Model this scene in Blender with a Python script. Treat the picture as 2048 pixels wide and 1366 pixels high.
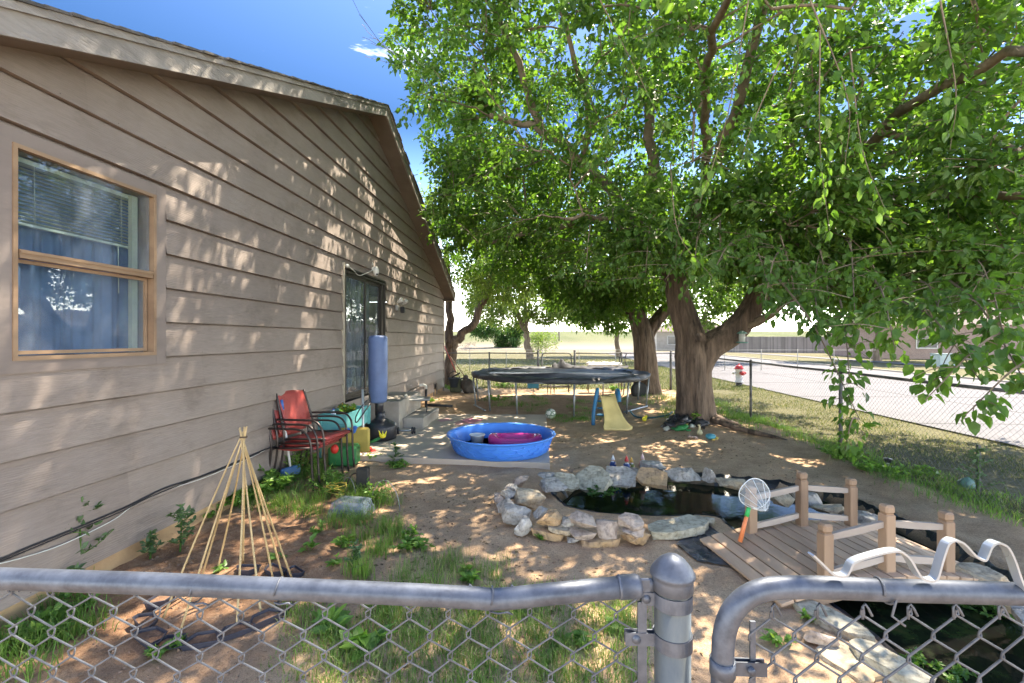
import bpy, bmesh, math, random
import numpy as np
from mathutils import Vector, Matrix, noise as mn
random.seed(7); RNG = np.random.default_rng(11)
S = bpy.context.scene; COL = S.collection
for o in list(bpy.data.objects): bpy.data.objects.remove(o)

# ---------------------------------------------------------------- camera, sky, sun, exposure
F = 920.0; TH = math.atan(54/F); EYE = 1.68; HOR = 677.0
cd = bpy.data.cameras.new('camera'); cam = bpy.data.objects.new('camera', cd); COL.objects.link(cam)
cam.location = (0, 0, EYE); cam.rotation_euler = (math.radians(90), 0, TH)
cd.sensor_width = 36; cd.lens = 36*F/2048; cd.shift_y = (HOR-683)/2048; cd.clip_start = .05; cd.clip_end = 3000
S.camera = cam
SUN = Vector((1.0, 1.45, 2.75)).normalized()
SUN_EL = math.asin(SUN.z); SUN_AZ = math.atan2(SUN.x, SUN.y)
w = bpy.data.worlds.new('World'); S.world = w; w.use_nodes = True
nt = w.node_tree; nt.nodes.clear()
wo = nt.nodes.new('ShaderNodeOutputWorld'); bg = nt.nodes.new('ShaderNodeBackground')
sk = nt.nodes.new('ShaderNodeTexSky'); sk.sky_type = 'NISHITA'; sk.sun_disc = False
sk.sun_elevation = SUN_EL; sk.sun_rotation = SUN_AZ; sk.air_density = 1.0; sk.dust_density = .35; sk.ozone_density = 4
tc = nt.nodes.new('ShaderNodeTexCoord'); mp = nt.nodes.new('ShaderNodeMapping'); mp.inputs['Scale'].default_value = (1.2, 1.2, 6.0)
cn = nt.nodes.new('ShaderNodeTexNoise'); cn.inputs['Scale'].default_value = 2.1; cn.inputs['Detail'].default_value = 9; cn.inputs['Roughness'].default_value = .62
cr = nt.nodes.new('ShaderNodeValToRGB'); cr.color_ramp.elements[0].position = .62; cr.color_ramp.elements[1].position = .85
cr.color_ramp.elements[0].color = (0, 0, 0, 1); cr.color_ramp.elements[1].color = (.75, .75, .75, 1)
mx = nt.nodes.new('ShaderNodeMixRGB'); mx.inputs[2].default_value = (7.0, 7.4, 8.0, 1)
L = nt.links.new
L(tc.outputs['Generated'], mp.inputs[0]); L(mp.outputs[0], cn.inputs[0]); L(cn.outputs['Fac'], cr.inputs[0])
hs = nt.nodes.new('ShaderNodeHueSaturation'); hs.inputs['Value'].default_value = 1.0; L(sk.outputs[0], hs.inputs['Color']); hs.inputs['Hue'].default_value = .508
sx_ = nt.nodes.new('ShaderNodeSeparateXYZ'); L(tc.outputs['Generated'], sx_.inputs[0])          # hazy bright horizon, deeper blue higher up
def wramp(stops):
    r = nt.nodes.new('ShaderNodeValToRGB'); e = r.color_ramp.elements; e[0].position, e[1].position = stops[0][0], stops[-1][0]
    for p, v in stops[1:-1]: e.new(p)
    for q, (p, v) in zip(r.color_ramp.elements, stops): q.color = (v, v, v, 1)
    L(sx_.outputs['Z'], r.inputs[0]); return r.outputs[0]
vm = nt.nodes.new('ShaderNodeMath'); vm.operation = 'MULTIPLY'; vm.inputs[1].default_value = 2.0; L(wramp([(0, .70), (.10, .66), (.22, .23), (.42, .068), (1, .27)]), vm.inputs[0]); L(vm.outputs[0], hs.inputs['Value'])
sm_ = nt.nodes.new('ShaderNodeMath'); sm_.operation = 'MULTIPLY'; sm_.inputs[1].default_value = 2.0; L(wramp([(0, .15), (.10, .22), (.24, .54), (.42, .64), (1, .45)]), sm_.inputs[0]); L(sm_.outputs[0], hs.inputs['Saturation'])
L(cr.outputs[0], mx.inputs[0]); L(hs.outputs[0], mx.inputs[1]); L(mx.outputs[0], bg.inputs[0]); L(bg.outputs[0], wo.inputs[0])
bg.inputs[1].default_value = .15
sd = bpy.data.lights.new('sun', 'SUN'); sd.energy = 2.0; sd.angle = math.radians(.53); sd.color = (1, .94, .84)
so = bpy.data.objects.new('sun', sd); COL.objects.link(so); so.rotation_euler = SUN.to_track_quat('Z', 'Y').to_euler(); so.location = (5, 5, 20)
S.view_settings.view_transform = 'Standard'; S.view_settings.look = 'None'; S.view_settings.exposure = 3.2; S.view_settings.use_white_balance = True; S.view_settings.white_balance_temperature = 7350; S.view_settings.gamma = 1
S.render.engine = 'CYCLES'; S.cycles.use_denoising = True; S.cycles.denoising_prefilter = 'ACCURATE'
S.cycles.max_bounces = 8; S.cycles.transparent_max_bounces = 12; S.cycles.diffuse_bounces = 6
S.cycles.sample_clamp_indirect = 12; S.cycles.caustics_reflective = False; S.cycles.caustics_refractive = False

# ---------------------------------------------------------------- where things are: metres right of, ahead of and above the viewer's feet
cT, sT = math.cos(TH), math.sin(TH)
def C(X, D, z=0.0): return Vector((X*cT - D*sT, X*sT + D*cT, z))
def G(px, py, z=0.0):            # measured point at height z
    D = (EYE-z)*F/(py-HOR); return C((px-1024)/F*D, D, z)
def A(px, py, D): return C((px-1024)/F*D, D, EYE-(py-HOR)/F*D)   # measured point at distance D

# ---------------------------------------------------------------- mesh helpers
def org(o):
    v = Vector((0, 0, 0))
    while o: v = v + o.location; o = o.parent
    return v
def tag(o, label=None, cat=None, group=None, kind=None):
    if label: o['label'] = label
    if cat: o['category'] = cat
    if group: o['group'] = group
    if kind: o['kind'] = kind
    return o
def root(name, loc, label, cat, group=None):
    o = bpy.data.objects.new(name, None); COL.objects.link(o); o.location = loc; o.empty_display_size = .1
    return tag(o, label, cat, group)
def link(name, me, mat, parent=None, loc=None):
    me.materials.append(mat); o = bpy.data.objects.new(name, me); COL.objects.link(o)
    if parent: o.parent = parent
    elif loc is not None: o.location = loc
    return o
class MB:
    def __init__(s): s.v = []; s.f = []; s.r = []; s.sm = []; s.rnd = 0.0
    def add(s, vs, fs, smooth=False):
        b = len(s.v); s.v.extend([tuple(q) for q in vs])
        for f in fs: s.f.append(tuple(b+i for i in f)); s.r.append(s.rnd); s.sm.append(smooth)
        return s
    def box(s, c, d, R=None, bev=0):
        x, y, z = d[0]/2, d[1]/2, d[2]/2; c = Vector(c)
        if bev:
            b = min(bev, .49*min(d)); vs = []; idx = {}
            for sx in (-1, 1):
                for sy in (-1, 1):
                    for sz in (-1, 1):
                        for k in range(3):
                            q = [sx*(x-b), sy*(y-b), sz*(z-b)]; q[k] = (sx*x, sy*y, sz*z)[k]
                            idx[(sx, sy, sz, k)] = len(vs); vs.append(Vector(q))
            fs = []
            for k in range(3):
                a, e = [(1, 2), (2, 0), (0, 1)][k]
                for sg in (-1, 1):
                    lp = []
                    for (p, q) in ((-1, -1), (1, -1), (1, 1), (-1, 1)):
                        t = [0, 0, 0]; t[k] = sg; t[a] = p; t[e] = q; lp.append(idx[(t[0], t[1], t[2], k)])
                    fs.append(lp if sg > 0 else lp[::-1])
                for p in (-1, 1):
                    for q in (-1, 1):
                        t0 = [0, 0, 0]; t1 = [0, 0, 0]; t0[k] = -1; t1[k] = 1; t0[a] = t1[a] = p; t0[e] = t1[e] = q
                        fs.append([idx[(*t0, a)], idx[(*t1, a)], idx[(*t1, e)], idx[(*t0, e)]])
            for sx in (-1, 1):
                for sy in (-1, 1):
                    for sz in (-1, 1): fs.append([idx[(sx, sy, sz, 0)], idx[(sx, sy, sz, 1)], idx[(sx, sy, sz, 2)]])
        else:
            vs = [Vector((i*x, j*y, k*z)) for i in (-1, 1) for j in (-1, 1) for k in (-1, 1)]
            fs = [(0, 1, 3, 2), (4, 6, 7, 5), (0, 4, 5, 1), (2, 3, 7, 6), (0, 2, 6, 4), (1, 5, 7, 3)]
        if R is not None: vs = [R @ q for q in vs]
        return s.add([q+c for q in vs], fs)
    def tube(s, pts, r, n=8, closed=False, caps=True, flat=None):
        pts = [Vector(p) for p in pts]; m = len(pts)
        rs = r if hasattr(r, '__len__') else [r]*m
        T = []
        for i in range(m):
            a = pts[(i-1) % m] if (closed or i > 0) else pts[i]; b = pts[(i+1) % m] if (closed or i < m-1) else pts[i]
            t = b-a; T.append(t.normalized() if t.length > 1e-9 else Vector((0, 0, 1)))
        u = T[0].orthogonal().normalized(); vs = []
        for i in range(m):
            u = (u - T[i]*u.dot(T[i])); u = u.normalized() if u.length > 1e-6 else T[i].orthogonal().normalized()
            q = T[i].cross(u)
            for k in range(n):
                a = 2*math.pi*k/n; vs.append(pts[i]+(u*math.cos(a)+q*math.sin(a))*rs[i])
        fs = []
        for i in range(m if closed else m-1):
            for k in range(n):
                j = (i+1) % m; fs.append((i*n+k, i*n+(k+1) % n, j*n+(k+1) % n, j*n+k))
        if caps and not closed: fs.append(tuple(range(n))[::-1]); fs.append(tuple((m-1)*n+k for k in range(n)))
        return s.add(vs, fs, n > 4)
    def lathe(s, prof, c=(0, 0, 0), n=24, R=None, sx=1, sy=1):
        c = Vector(c); vs = []; fs = []
        for (r, z) in prof:
            for k in range(n):
                a = 2*math.pi*k/n; q = Vector((r*math.cos(a)*sx, r*math.sin(a)*sy, z))
                vs.append((R @ q if R is not None else q)+c)
        for i in range(len(prof)-1):
            for k in range(n): fs.append((i*n+k, i*n+(k+1) % n, (i+1)*n+(k+1) % n, (i+1)*n+k))
        if prof[0][0] > 1e-5: fs.append(tuple(range(n))[::-1])
        if prof[-1][0] > 1e-5: fs.append(tuple((len(prof)-1)*n+k for k in range(n)))
        return s.add(vs, fs, True)
    def ball(s, c, r, n=14, m=9, R=None, nz=0, seed=0):
        rx, ry, rz = r if hasattr(r, '__len__') else (r, r, r); c = Vector(c); vs = [Vector((0, 0, -rz))]
        for i in range(1, m):
            p = -math.pi/2+math.pi*i/m
            for k in range(n):
                a = 2*math.pi*k/n; vs.append(Vector((rx*math.cos(p)*math.cos(a), ry*math.cos(p)*math.sin(a), rz*math.sin(p))))
        vs.append(Vector((0, 0, rz)))
        if nz: vs = [q*(1+nz*mn.noise(q*(2.5/max(rx, ry, rz))+Vector((seed, seed*2.3, 0)))) for q in vs]
        if R is not None: vs = [R @ q for q in vs]
        fs = [(0, 1+(k+1) % n, 1+k) for k in range(n)]
        for i in range(m-2):
            for k in range(n): fs.append((1+i*n+k, 1+i*n+(k+1) % n, 1+(i+1)*n+(k+1) % n, 1+(i+1)*n+k))
        e = len(vs)-1; b = 1+(m-2)*n; fs += [(b+k, b+(k+1) % n, e) for k in range(n)]
        return s.add([q+c for q in vs], fs, True)
    def prism(s, poly, d, smooth=False):
        poly = [Vector(p) for p in poly]; d = Vector(d); n = len(poly)
        return s.add(poly+[p+d for p in poly], [tuple(range(n))[::-1], tuple(range(n, 2*n))]+[(i, (i+1) % n, n+(i+1) % n, n+i) for i in range(n)], smooth)
    def build(s, name, mat, parent=None, base=None):
        if parent is not None: o0 = org(parent)
        elif base is not None: o0 = Vector(base)
        else:
            a = np.array(s.v); o0 = Vector(((a[:, 0].min()+a[:, 0].max())/2, (a[:, 1].min()+a[:, 1].max())/2, a[:, 2].min()))
        me = bpy.data.meshes.new(name); me.from_pydata([(q[0]-o0.x, q[1]-o0.y, q[2]-o0.z) for q in s.v], [], s.f)
        me.polygons.foreach_set('use_smooth', s.sm)
        if any(s.r): at = me.attributes.new('rnd', 'FLOAT', 'FACE'); at.data.foreach_set('value', s.r)
        bm = bmesh.new(); bm.from_mesh(me); bmesh.ops.recalc_face_normals(bm, faces=bm.faces); bm.to_mesh(me); bm.free()
        me.update(); return link(name, me, mat, parent, o0)
def npmesh(name, V, faces, rnd, mat, parent=None, base=None, smooth=False):
    o0 = org(parent) if parent is not None else Vector(base if base is not None else (0, 0, 0))
    V = np.asarray(V, dtype=np.float32)-np.array(o0, dtype=np.float32)
    me = bpy.data.meshes.new(name); me.vertices.add(len(V)); me.vertices.foreach_set('co', V.ravel())
    loops = np.concatenate([f.ravel() for f in faces]).astype(np.int32)
    tot = np.concatenate([np.full(len(f), f.shape[1], dtype=np.int32) for f in faces])
    st = np.concatenate([[0], np.cumsum(tot)[:-1]]).astype(np.int32)
    me.loops.add(len(loops)); me.loops.foreach_set('vertex_index', loops)
    me.polygons.add(len(tot)); me.polygons.foreach_set('loop_start', st); me.polygons.foreach_set('loop_total', tot)
    me.polygons.foreach_set('use_smooth', np.full(len(tot), smooth))
    if rnd is not None: at = me.attributes.new('rnd', 'FLOAT', 'FACE'); at.data.foreach_set('value', np.concatenate(rnd).astype(np.float32))
    me.update(calc_edges=True); return link(name, me, mat, parent, o0)
def copy_tree(o, parent=None):
    c = o.copy(); COL.objects.link(c); c.parent = parent
    for ch in list(o.children): copy_tree(ch, c)
    return c
def Rz(a): return Matrix.Rotation(a, 3, 'Z')
def Rx(a): return Matrix.Rotation(a, 3, 'X')
def Ry(a): return Matrix.Rotation(a, 3, 'Y')
def arc(c, r, a0, a1, n, u=(1, 0, 0), v=(0, 0, 1)):
    u = Vector(u); v = Vector(v); return [Vector(c)+u*(r*math.cos(a0+(a1-a0)*i/n))+v*(r*math.sin(a0+(a1-a0)*i/n)) for i in range(n+1)]
def smooth_line(pts, n=6):
    P = [Vector(p) for p in pts]; P = [P[0]*2-P[1]]+P+[P[-1]*2-P[-2]]; out = []
    for i in range(1, len(P)-2):
        for k in range(n):
            t = k/n; a, b, c, d = P[i-1], P[i], P[i+1], P[i+2]
            out.append(.5*((2*b)+(c-a)*t+(2*a-5*b+4*c-d)*t*t+(3*b-a-3*c+d)*t*t*t))
    out.append(P[-2]); return out

# ---------------------------------------------------------------- materials
MATS = {}
def nodes(name):
    m = bpy.data.materials.new(name); m.use_nodes = True; t = m.node_tree; t.nodes.clear()
    out = t.nodes.new('ShaderNodeOutputMaterial'); b = t.nodes.new('ShaderNodeBsdfPrincipled'); t.links.new(b.outputs[0], out.inputs[0])
    return m, t, b, out
def tex(t, scale=5, detail=4, rough=.6, vec=None, sc3=None, kind='Noise', coord='Object'):
    n = t.nodes.new('ShaderNodeTex'+kind); n.inputs['Scale'].default_value = scale
    if kind == 'Noise': n.inputs['Detail'].default_value = detail; n.inputs['Roughness'].default_value = rough
    c = t.nodes.new('ShaderNodeTexCoord'); m = t.nodes.new('ShaderNodeMapping'); m.inputs['Scale'].default_value = sc3 or (1, 1, 1)
    t.links.new(c.outputs[coord], m.inputs[0]); t.links.new(m.outputs[0], n.inputs['Vector']); return n
def ramp(t, src, stops):
    r = t.nodes.new('ShaderNodeValToRGB'); e = r.color_ramp.elements
    while len(e) < len(stops): e.new(.5)
    for i, (p, c) in enumerate(stops): e[i].position = p; e[i].color = (*c, 1) if len(c) == 3 else c
    t.links.new(src, r.inputs[0]); return r
def mixc(t, fac, a, b, mode='MIX'):
    m = t.nodes.new('ShaderNodeMixRGB'); m.blend_type = mode
    for i, q in ((0, fac), (1, a), (2, b)):
        if hasattr(q, 'links'): t.links.new(q, m.inputs[i])
        elif i == 0: m.inputs[0].default_value = q
        else: m.inputs[i].default_value = (*q, 1)
    return m.outputs[0]
def bump(t, b, src, strength=.3, dist=.01, prev=None):
    n = t.nodes.new('ShaderNodeBump'); n.inputs['Strength'].default_value = strength; n.inputs['Distance'].default_value = dist
    t.links.new(src, n.inputs['Height'])
    if prev: t.links.new(prev, n.inputs['Normal'])
    t.links.new(n.outputs[0], b.inputs['Normal']); return n.outputs[0]
def attr(t, name='rnd'):
    a = t.nodes.new('ShaderNodeAttribute'); a.attribute_name = name; return a.outputs['Fac']
def M(name, c1, c2=None, rough=.6, metal=0, scale=12, bmp=.15, bd=.004, sc3=None, spec=.4, rnd=0, coat=0, alpha=None, bs=None):
    if name in MATS: return MATS[name]
    m, t, b, out = nodes(name); c2 = c2 or tuple(x*.8 for x in c1)
    n = tex(t, scale, 6, .65, sc3=sc3); n2 = tex(t, scale*.23, 3, .5, sc3=sc3)
    add = t.nodes.new('ShaderNodeMath'); add.operation = 'ADD'; t.links.new(n.outputs[0], add.inputs[0]); t.links.new(n2.outputs[0], add.inputs[1])
    hf = t.nodes.new('ShaderNodeMath'); hf.operation = 'MULTIPLY'; hf.inputs[1].default_value = .5; t.links.new(add.outputs[0], hf.inputs[0])
    r = ramp(t, hf.outputs[0], [(.38, c2), (.6, c1)]); col = r.outputs[0]
    if rnd:
        g = ramp(t, attr(t), [(0, (1-rnd,)*3), (1, (1+rnd,)*3)]); col = mixc(t, 1, col, g.outputs[0], 'MULTIPLY')
    t.links.new(col, b.inputs['Base Color'])
    rr = t.nodes.new('ShaderNodeMapRange'); rr.inputs[3].default_value = max(0, rough-.12); rr.inputs[4].default_value = min(1, rough+.12)
    t.links.new(n2.outputs[0], rr.inputs[0]); t.links.new(rr.outputs[0], b.inputs['Roughness'])
    b.inputs['Metallic'].default_value = metal; b.inputs['Specular IOR Level'].default_value = spec; b.inputs['Coat Weight'].default_value = coat
    if bmp:
        bn = tex(t, bs or scale*3, 5, .6, sc3=sc3); bump(t, b, bn.outputs[0], bmp, bd)
    if alpha is not None: b.inputs['Alpha'].default_value = alpha
    MATS[name] = m; return m
def leafmat(name, stops, trans=.45, rough=.45, patch=0):
    m, t, b, out = nodes(name)
    r = ramp(t, attr(t), stops); col = r.outputs[0]
    n = tex(t, 1.3, 3, .5, coord='Object'); g = ramp(t, n.outputs[0], [(.35, (.78, .8, .8)), (.65, (1.2, 1.15, 1.05))]); col = mixc(t, 1, col, g.outputs[0], 'MULTIPLY')
    t.links.new(col, b.inputs['Base Color']); b.inputs['Roughness'].default_value = rough; b.inputs['Specular IOR Level'].default_value = .45
    tr = t.nodes.new('ShaderNodeBsdfTranslucent'); c2 = mixc(t, 1, col, (1.35, 1.5, .6), 'MULTIPLY'); t.links.new(c2, tr.inputs[0])
    ms = t.nodes.new('ShaderNodeMixShader'); ms.inputs[0].default_value = trans
    t.links.new(b.outputs[0], ms.inputs[1]); t.links.new(tr.outputs[0], ms.inputs[2]); t.links.new(ms.outputs[0], out.inputs[0])
    MATS[name] = m; return m
mulleaf = leafmat('mulberry leaf', [(0, (.045, .11, .022)), (.5, (.095, .19, .038)), (.85, (.165, .28, .062)), (1, (.30, .40, .12))], .52)
elmleaf = leafmat('feathery leaf', [(0, (.09, .15, .035)), (.6, (.16, .24, .06)), (1, (.28, .34, .10))], .45)
darkleaf = leafmat('dark evergreen leaf', [(0, (.02, .07, .015)), (1, (.07, .16, .035))], .3)
weedleaf = leafmat('weed leaf', [(0, (.09, .21, .04)), (.7, (.18, .33, .07)), (1, (.30, .42, .11))], .4)
greylf = leafmat('grey green leaf', [(0, (.07, .14, .06)), (1, (.16, .25, .12))], .3)
grassm = leafmat('grass blade', [(0, (.08, .19, .03)), (.45, (.15, .28, .05)), (.65, (.26, .32, .10)), (.8, (.44, .40, .22)), (1, (.58, .52, .34))], .3, .6)
drym = leafmat('dry lawn blade', [(0, (.06, .11, .025)), (.4, (.13, .155, .06)), (.7, (.25, .22, .12)), (1, (.34, .29, .19))], .25, .7)
bark = M('bark', (.19, .135, .098), (.04, .028, .021), .95, scale=16, bmp=1, bd=.05, sc3=(1, 1, .16), bs=14)
bark2 = M('pale bark', (.26, .2, .15), (.11, .08, .06), .9, scale=6, bmp=.9, bd=.04, sc3=(1, 1, .2), bs=14)
twig = M('twig bark', (.21, .16, .11), (.10, .075, .05), .85, scale=30, bmp=.3)
galv = M('galvanised pipe', (.115, .133, .168), (.06, .07, .092), .48, .4, scale=55, bmp=.25, bd=.001, bs=220)
galvw = M('galvanised wire', (.135, .147, .172), (.075, .083, .10), .6, .4, scale=60, bmp=.1, bd=.001)
galvp = M('weathered post metal', (.21, .22, .20), (.11, .125, .135), .45, .5, scale=22, bmp=.08, bd=.001, sc3=(1, 1, .3), bs=90)
oldfence = M('dull fence metal', (.15, .15, .15), (.07, .07, .07), .6, .4, scale=20)
oldwire = M('dull fence wire', (.20, .20, .20), (.12, .12, .12), .6, .4, scale=30, bmp=0)
alum = M('bright aluminium', (.42, .46, .51), (.32, .36, .40), .3, .45, scale=10, bmp=.05, bd=.001)
blackmetal = M('black metal', (.04, .038, .04), (.02, .02, .02), .4, .3, scale=30)
blackpl = M('black plastic', (.03, .03, .035), (.015, .015, .02), .35, scale=10, bmp=.1)
concrete = M('concrete', (.40, .36, .31), (.27, .235, .20), .85, scale=4, bmp=.35, bd=.004, bs=60)
woodb = M('weathered cedar', (.58, .40, .265), (.33, .215, .14), .75, scale=5, bmp=.4, bd=.003, sc3=(1, .12, 1), rnd=.18, bs=30)
woodv = M('cedar post', (.34, .225, .145), (.165, .105, .068), .75, scale=6, bmp=.4, bd=.003, sc3=(1, 1, .14), rnd=.15, bs=28)
woodr = M('cedar rail', (.46, .39, .33), (.30, .24, .2), .75, scale=6, bmp=.4, bd=.003, sc3=(.14, 1, 1), bs=28)
bamboo = M('bamboo cane', (.58, .43, .22), (.38, .25, .11), .5, scale=12, bmp=.15, sc3=(1, 1, .3), rnd=.2)

# ---------------------------------------------------------------- ground, pond basin, road
PW = [(1112,1008),(1150,975),(1230,966),(1330,961),(1450,972),(1560,984),(1650,1000),(1760,1045),(1900,1110),(2010,1185),(2120,1260),(2250,1400),(2150,1560),(1900,1450),(1850,1390),(1748,1300),(1668,1238),(1590,1180),(1505,1112),(1445,1056),(1400,1052),(1300,1054),(1200,1048),(1140,1035)]
WZ = -.14
POND = [G(a, b, WZ).xy for a, b in PW]; PN = np.array([(p.x, p.y) for p in POND])
def sdf(x, y):                    # signed distance to the pond edge, negative inside
    x = np.asarray(x, float); y = np.asarray(y, float); d = np.full(x.shape, 1e9); ins = np.zeros(x.shape, bool)
    for i in range(len(PN)):
        ax, ay = PN[i]; bx, by = PN[(i+1) % len(PN)]; ex, ey = bx-ax, by-ay
        t = np.clip(((x-ax)*ex+(y-ay)*ey)/(ex*ex+ey*ey), 0, 1); d = np.minimum(d, np.hypot(x-ax-t*ex, y-ay-t*ey))
        c = ((ay > y) != (by > y)) & (x < (bx-ax)*(y-ay)/(by-ay+1e-12)+ax); ins ^= c
    return np.where(ins, -d, d)
def wav(x, y, f, s):              # cheap smooth noise
    r = np.random.default_rng(s); z = 0
    for k in range(7):
        a = r.uniform(0, 6.28); q = f*r.uniform(.6, 1.7); z = z+np.sin(x*q*np.cos(a)+y*q*np.sin(a)+r.uniform(0, 6.28))*r.uniform(.4, 1)
    return z/3.2
def sstep(a, b, x): t = np.clip((x-a)/(b-a), 0, 1); return t*t*(3-2*t)
BEDC = G(450, 1170); 
def gz(x, y):
    x = np.asarray(x, float); y = np.asarray(y, float)
    yard = sstep(-3.4, -3.0, x)*(1-sstep(4.2, 4.6, x))*(1-sstep(15, 15.6, y))
    z = (.016*wav(x, y, 2.2, 1)+.009*wav(x, y, 7, 2)+.004*wav(x, y, 19, 3))*yard
    bed = np.exp(-(((x-BEDC.x+.1)/1.0)**2+((y-BEDC.y-.3)/1.5)**2)**2)
    z = z+bed*(.022*np.sin((y*1.0+x*.35)*7.0)*.6+.014*wav(x, y, 14, 5)+.012*wav(x, y, 26, 9))
    edge = np.exp(-((x-4.05)/.3)**2)*(1-sstep(8.5, 10, y)); z = z+.05*edge*(1+.5*wav(x, y, 5, 6))   # low bank of dirt along the fence
    z = z+.10*np.exp(-(((x-C(3.5, 8.7).x)/1.0)**2+((y-C(3.5, 8.7).y)/1.0)**2))
    z = z+.12*np.exp(-(((x-C(3.83, 13.1).x)/1.0)**2+((y-13.3)/1.0)**2))
    s = sdf(x, y); near = s < 1.0; z = np.where(near, z*sstep(0, .3, s)-.5*(1-sstep(-.30, .10, s)), z)
    far = sstep(60, 150, y)*4.1+sstep(150, 400, y)*1.5+.25*wav(x, y, .05, 8)*sstep(40, 90, y)
    z = np.where(y > 40, z+far-(sstep(14, 40, x)*0), z)
    return z
def gzz(x, y): return float(gz(np.array([x]), np.array([y]))[0])
def on(px, py, dz=0):             # measured point resting on the ground
    p = G(px, py, 0); p.z = gzz(p.x, p.y)+dz; return p
xs = np.concatenate([-np.geomspace(400, 3.6, 22), np.arange(-3.4, 4.8, .055), np.geomspace(5, 400, 34)])
ys = np.concatenate([np.linspace(-60, -1, 10), np.arange(-.8, 10, .055), np.arange(10, 16, .15), np.geomspace(16.3, 700, 60)])
X, Y = np.meshgrid(xs, ys, indexing='ij'); Z = gz(X, Y); nx, ny = len(xs), len(ys)
ii = (np.arange(nx-1)[:, None]*ny+np.arange(ny-1)[None]).ravel()
quad = np.stack([ii, ii+ny, ii+ny+1, ii+1], 1)
m, t, b, out = nodes('yard ground'); MATS['ground'] = m
n1 = tex(t, 3.5, 8, .7); n2 = tex(t, 60, 5, .75); n3 = tex(t, 9, 6, .7); n4 = tex(t, 220, 3, .6)
dirt = ramp(t, n1.outputs[0], [(.3, (.42, .27, .165)), (.55, (.58, .395, .25)), (.75, (.66, .47, .31))]).outputs[0]
soil = ramp(t, n3.outputs[0], [(.3, (.20, .105, .06)), (.5, (.36, .205, .12)), (.7, (.50, .32, .205))]).outputs[0]
lawn = ramp(t, n3.outputs[0], [(.3, (.075, .08, .035)), (.55, (.145, .135, .072)), (.75, (.22, .19, .115))]).outputs[0]
fld = ramp(t, tex(t, .12, 6, .6, sc3=(1, .25, 1)).outputs[0], [(.35, (.085, .105, .04)), (.6, (.13, .14, .065))]).outputs[0]
sp = ramp(t, n2.outputs[0], [(.33, (.22, .19, .17)), (.44, (.85, .84, .83)), (.6, (1.08, 1.08, 1.08)), (.72, (1.3, 1.27, 1.2))]).outputs[0]
gr = ramp(t, n4.outputs[0], [(.35, (.5, .5, .5)), (.6, (1.25, 1.25, 1.25))]).outputs[0]
def brk(a, w=.35):
    mm = t.nodes.new('ShaderNodeMath'); mm.operation = 'MULTIPLY_ADD'; mm.inputs[1].default_value = w; mm.inputs[2].default_value = -w/2
    t.links.new(n3.outputs[0], mm.inputs[0]); ad = t.nodes.new('ShaderNodeMath'); ad.use_clamp = True; t.links.new(attr(t, a), ad.inputs[0]); t.links.new(mm.outputs[0], ad.inputs[1]); return ad.outputs[0]
c = mixc(t, brk('soil'), dirt, soil); c = mixc(t, brk('lawn'), c, lawn); c = mixc(t, attr(t, 'field'), c, fld); c = mixc(t, .62, c, sp, 'MULTIPLY'); c = mixc(t, .65, c, gr, 'MULTIPLY')
c = mixc(t, attr(t, 'pale'), c, (.25, .215, .17)); c = mixc(t, attr(t, 'wet'), c, (.05, .05, .035))
t.links.new(c, b.inputs['Base Color']); b.inputs['Roughness'].default_value = .95; b.inputs['Specular IOR Level'].default_value = .15
q = bump(t, b, n2.outputs[0], .7, .02); bump(t, b, n4.outputs[0], .5, .006, q)
V = np.stack([X.ravel(), Y.ravel(), Z.ravel()], 1)
gr_o = npmesh('ground', V, [quad], None, m, smooth=True); tag(gr_o, kind='structure')
xv, yv = X.ravel(), Y.ravel(); nz1 = wav(xv, yv, 2.5, 21)*.25
soilv = np.clip(1.25-(((xv-BEDC.x+.2)/1.15)**2+((yv-BEDC.y-.5)/2.0)**2)+nz1, 0, 1)
lawnv = np.maximum(sstep(4.15, 4.5, xv+nz1*.5), sstep(15.0, 15.8, yv)); lawnv = np.maximum(lawnv, sstep(-1.0, -4, yv))
undertramp = .55*np.exp(-(((xv-.6)/2.6)**2+((yv-13)/2.0)**2))
fieldv = sstep(60, 110, yv)*(1-sstep(8, 20, xv)*0)
palev = np.exp(-((yv-70)/14)**2)*.85+.5*np.exp(-((yv-33)/5)**2)*(xv < 5)
wetv = 1-sstep(-.04, .03, sdf(xv, yv))
for nm, a in (('soil', soilv), ('lawn', lawnv), ('field', fieldv), ('pale', palev), ('wet', wetv)):
    at = gr_o.data.attributes.new(nm, 'FLOAT', 'POINT'); at.data.foreach_set('value', a.astype(np.float32))

roadm = M('pale concrete road', (.135, .13, .137), (.10, .097, .106), .85, scale=1.2, bmp=.2, bs=60)
def strip(name, x0, x1, y0, y1, z, mat, n=1, h=0):
    mb = MB()
    if h: mb.box(((x0+x1)/2, (y0+y1)/2, z+h/2), (x1-x0, y1-y0, h))
    else: mb.add([(x0, y0, z), (x1, y0, z), (x1, y1, z), (x0, y1, z)], [(0, 1, 2, 3)])
    return tag(mb.build(name, mat), kind='structure')
strip('road', 7.35, 17.5, -40, 62, .03, roadm)
rd_ = bpy.data.objects['road']
q = MB()
for k in range(20): q.box((12.4, -20+k*4.2, .0325), (10.1, .035, .004))
for xx in (10.7, 14.1): q.box((xx, 11, .0325), (.035, 100, .0046))
q.build('expansion_joints', M('tar joint', (.09, .085, .08), None, .8), rd_)
strip('kerb', 17.5, 17.65, -40, 62, -.02, concrete, h=.12)
strip('sidewalk', 23.3, 24.7, -40, 62, .035, roadm)

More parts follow.
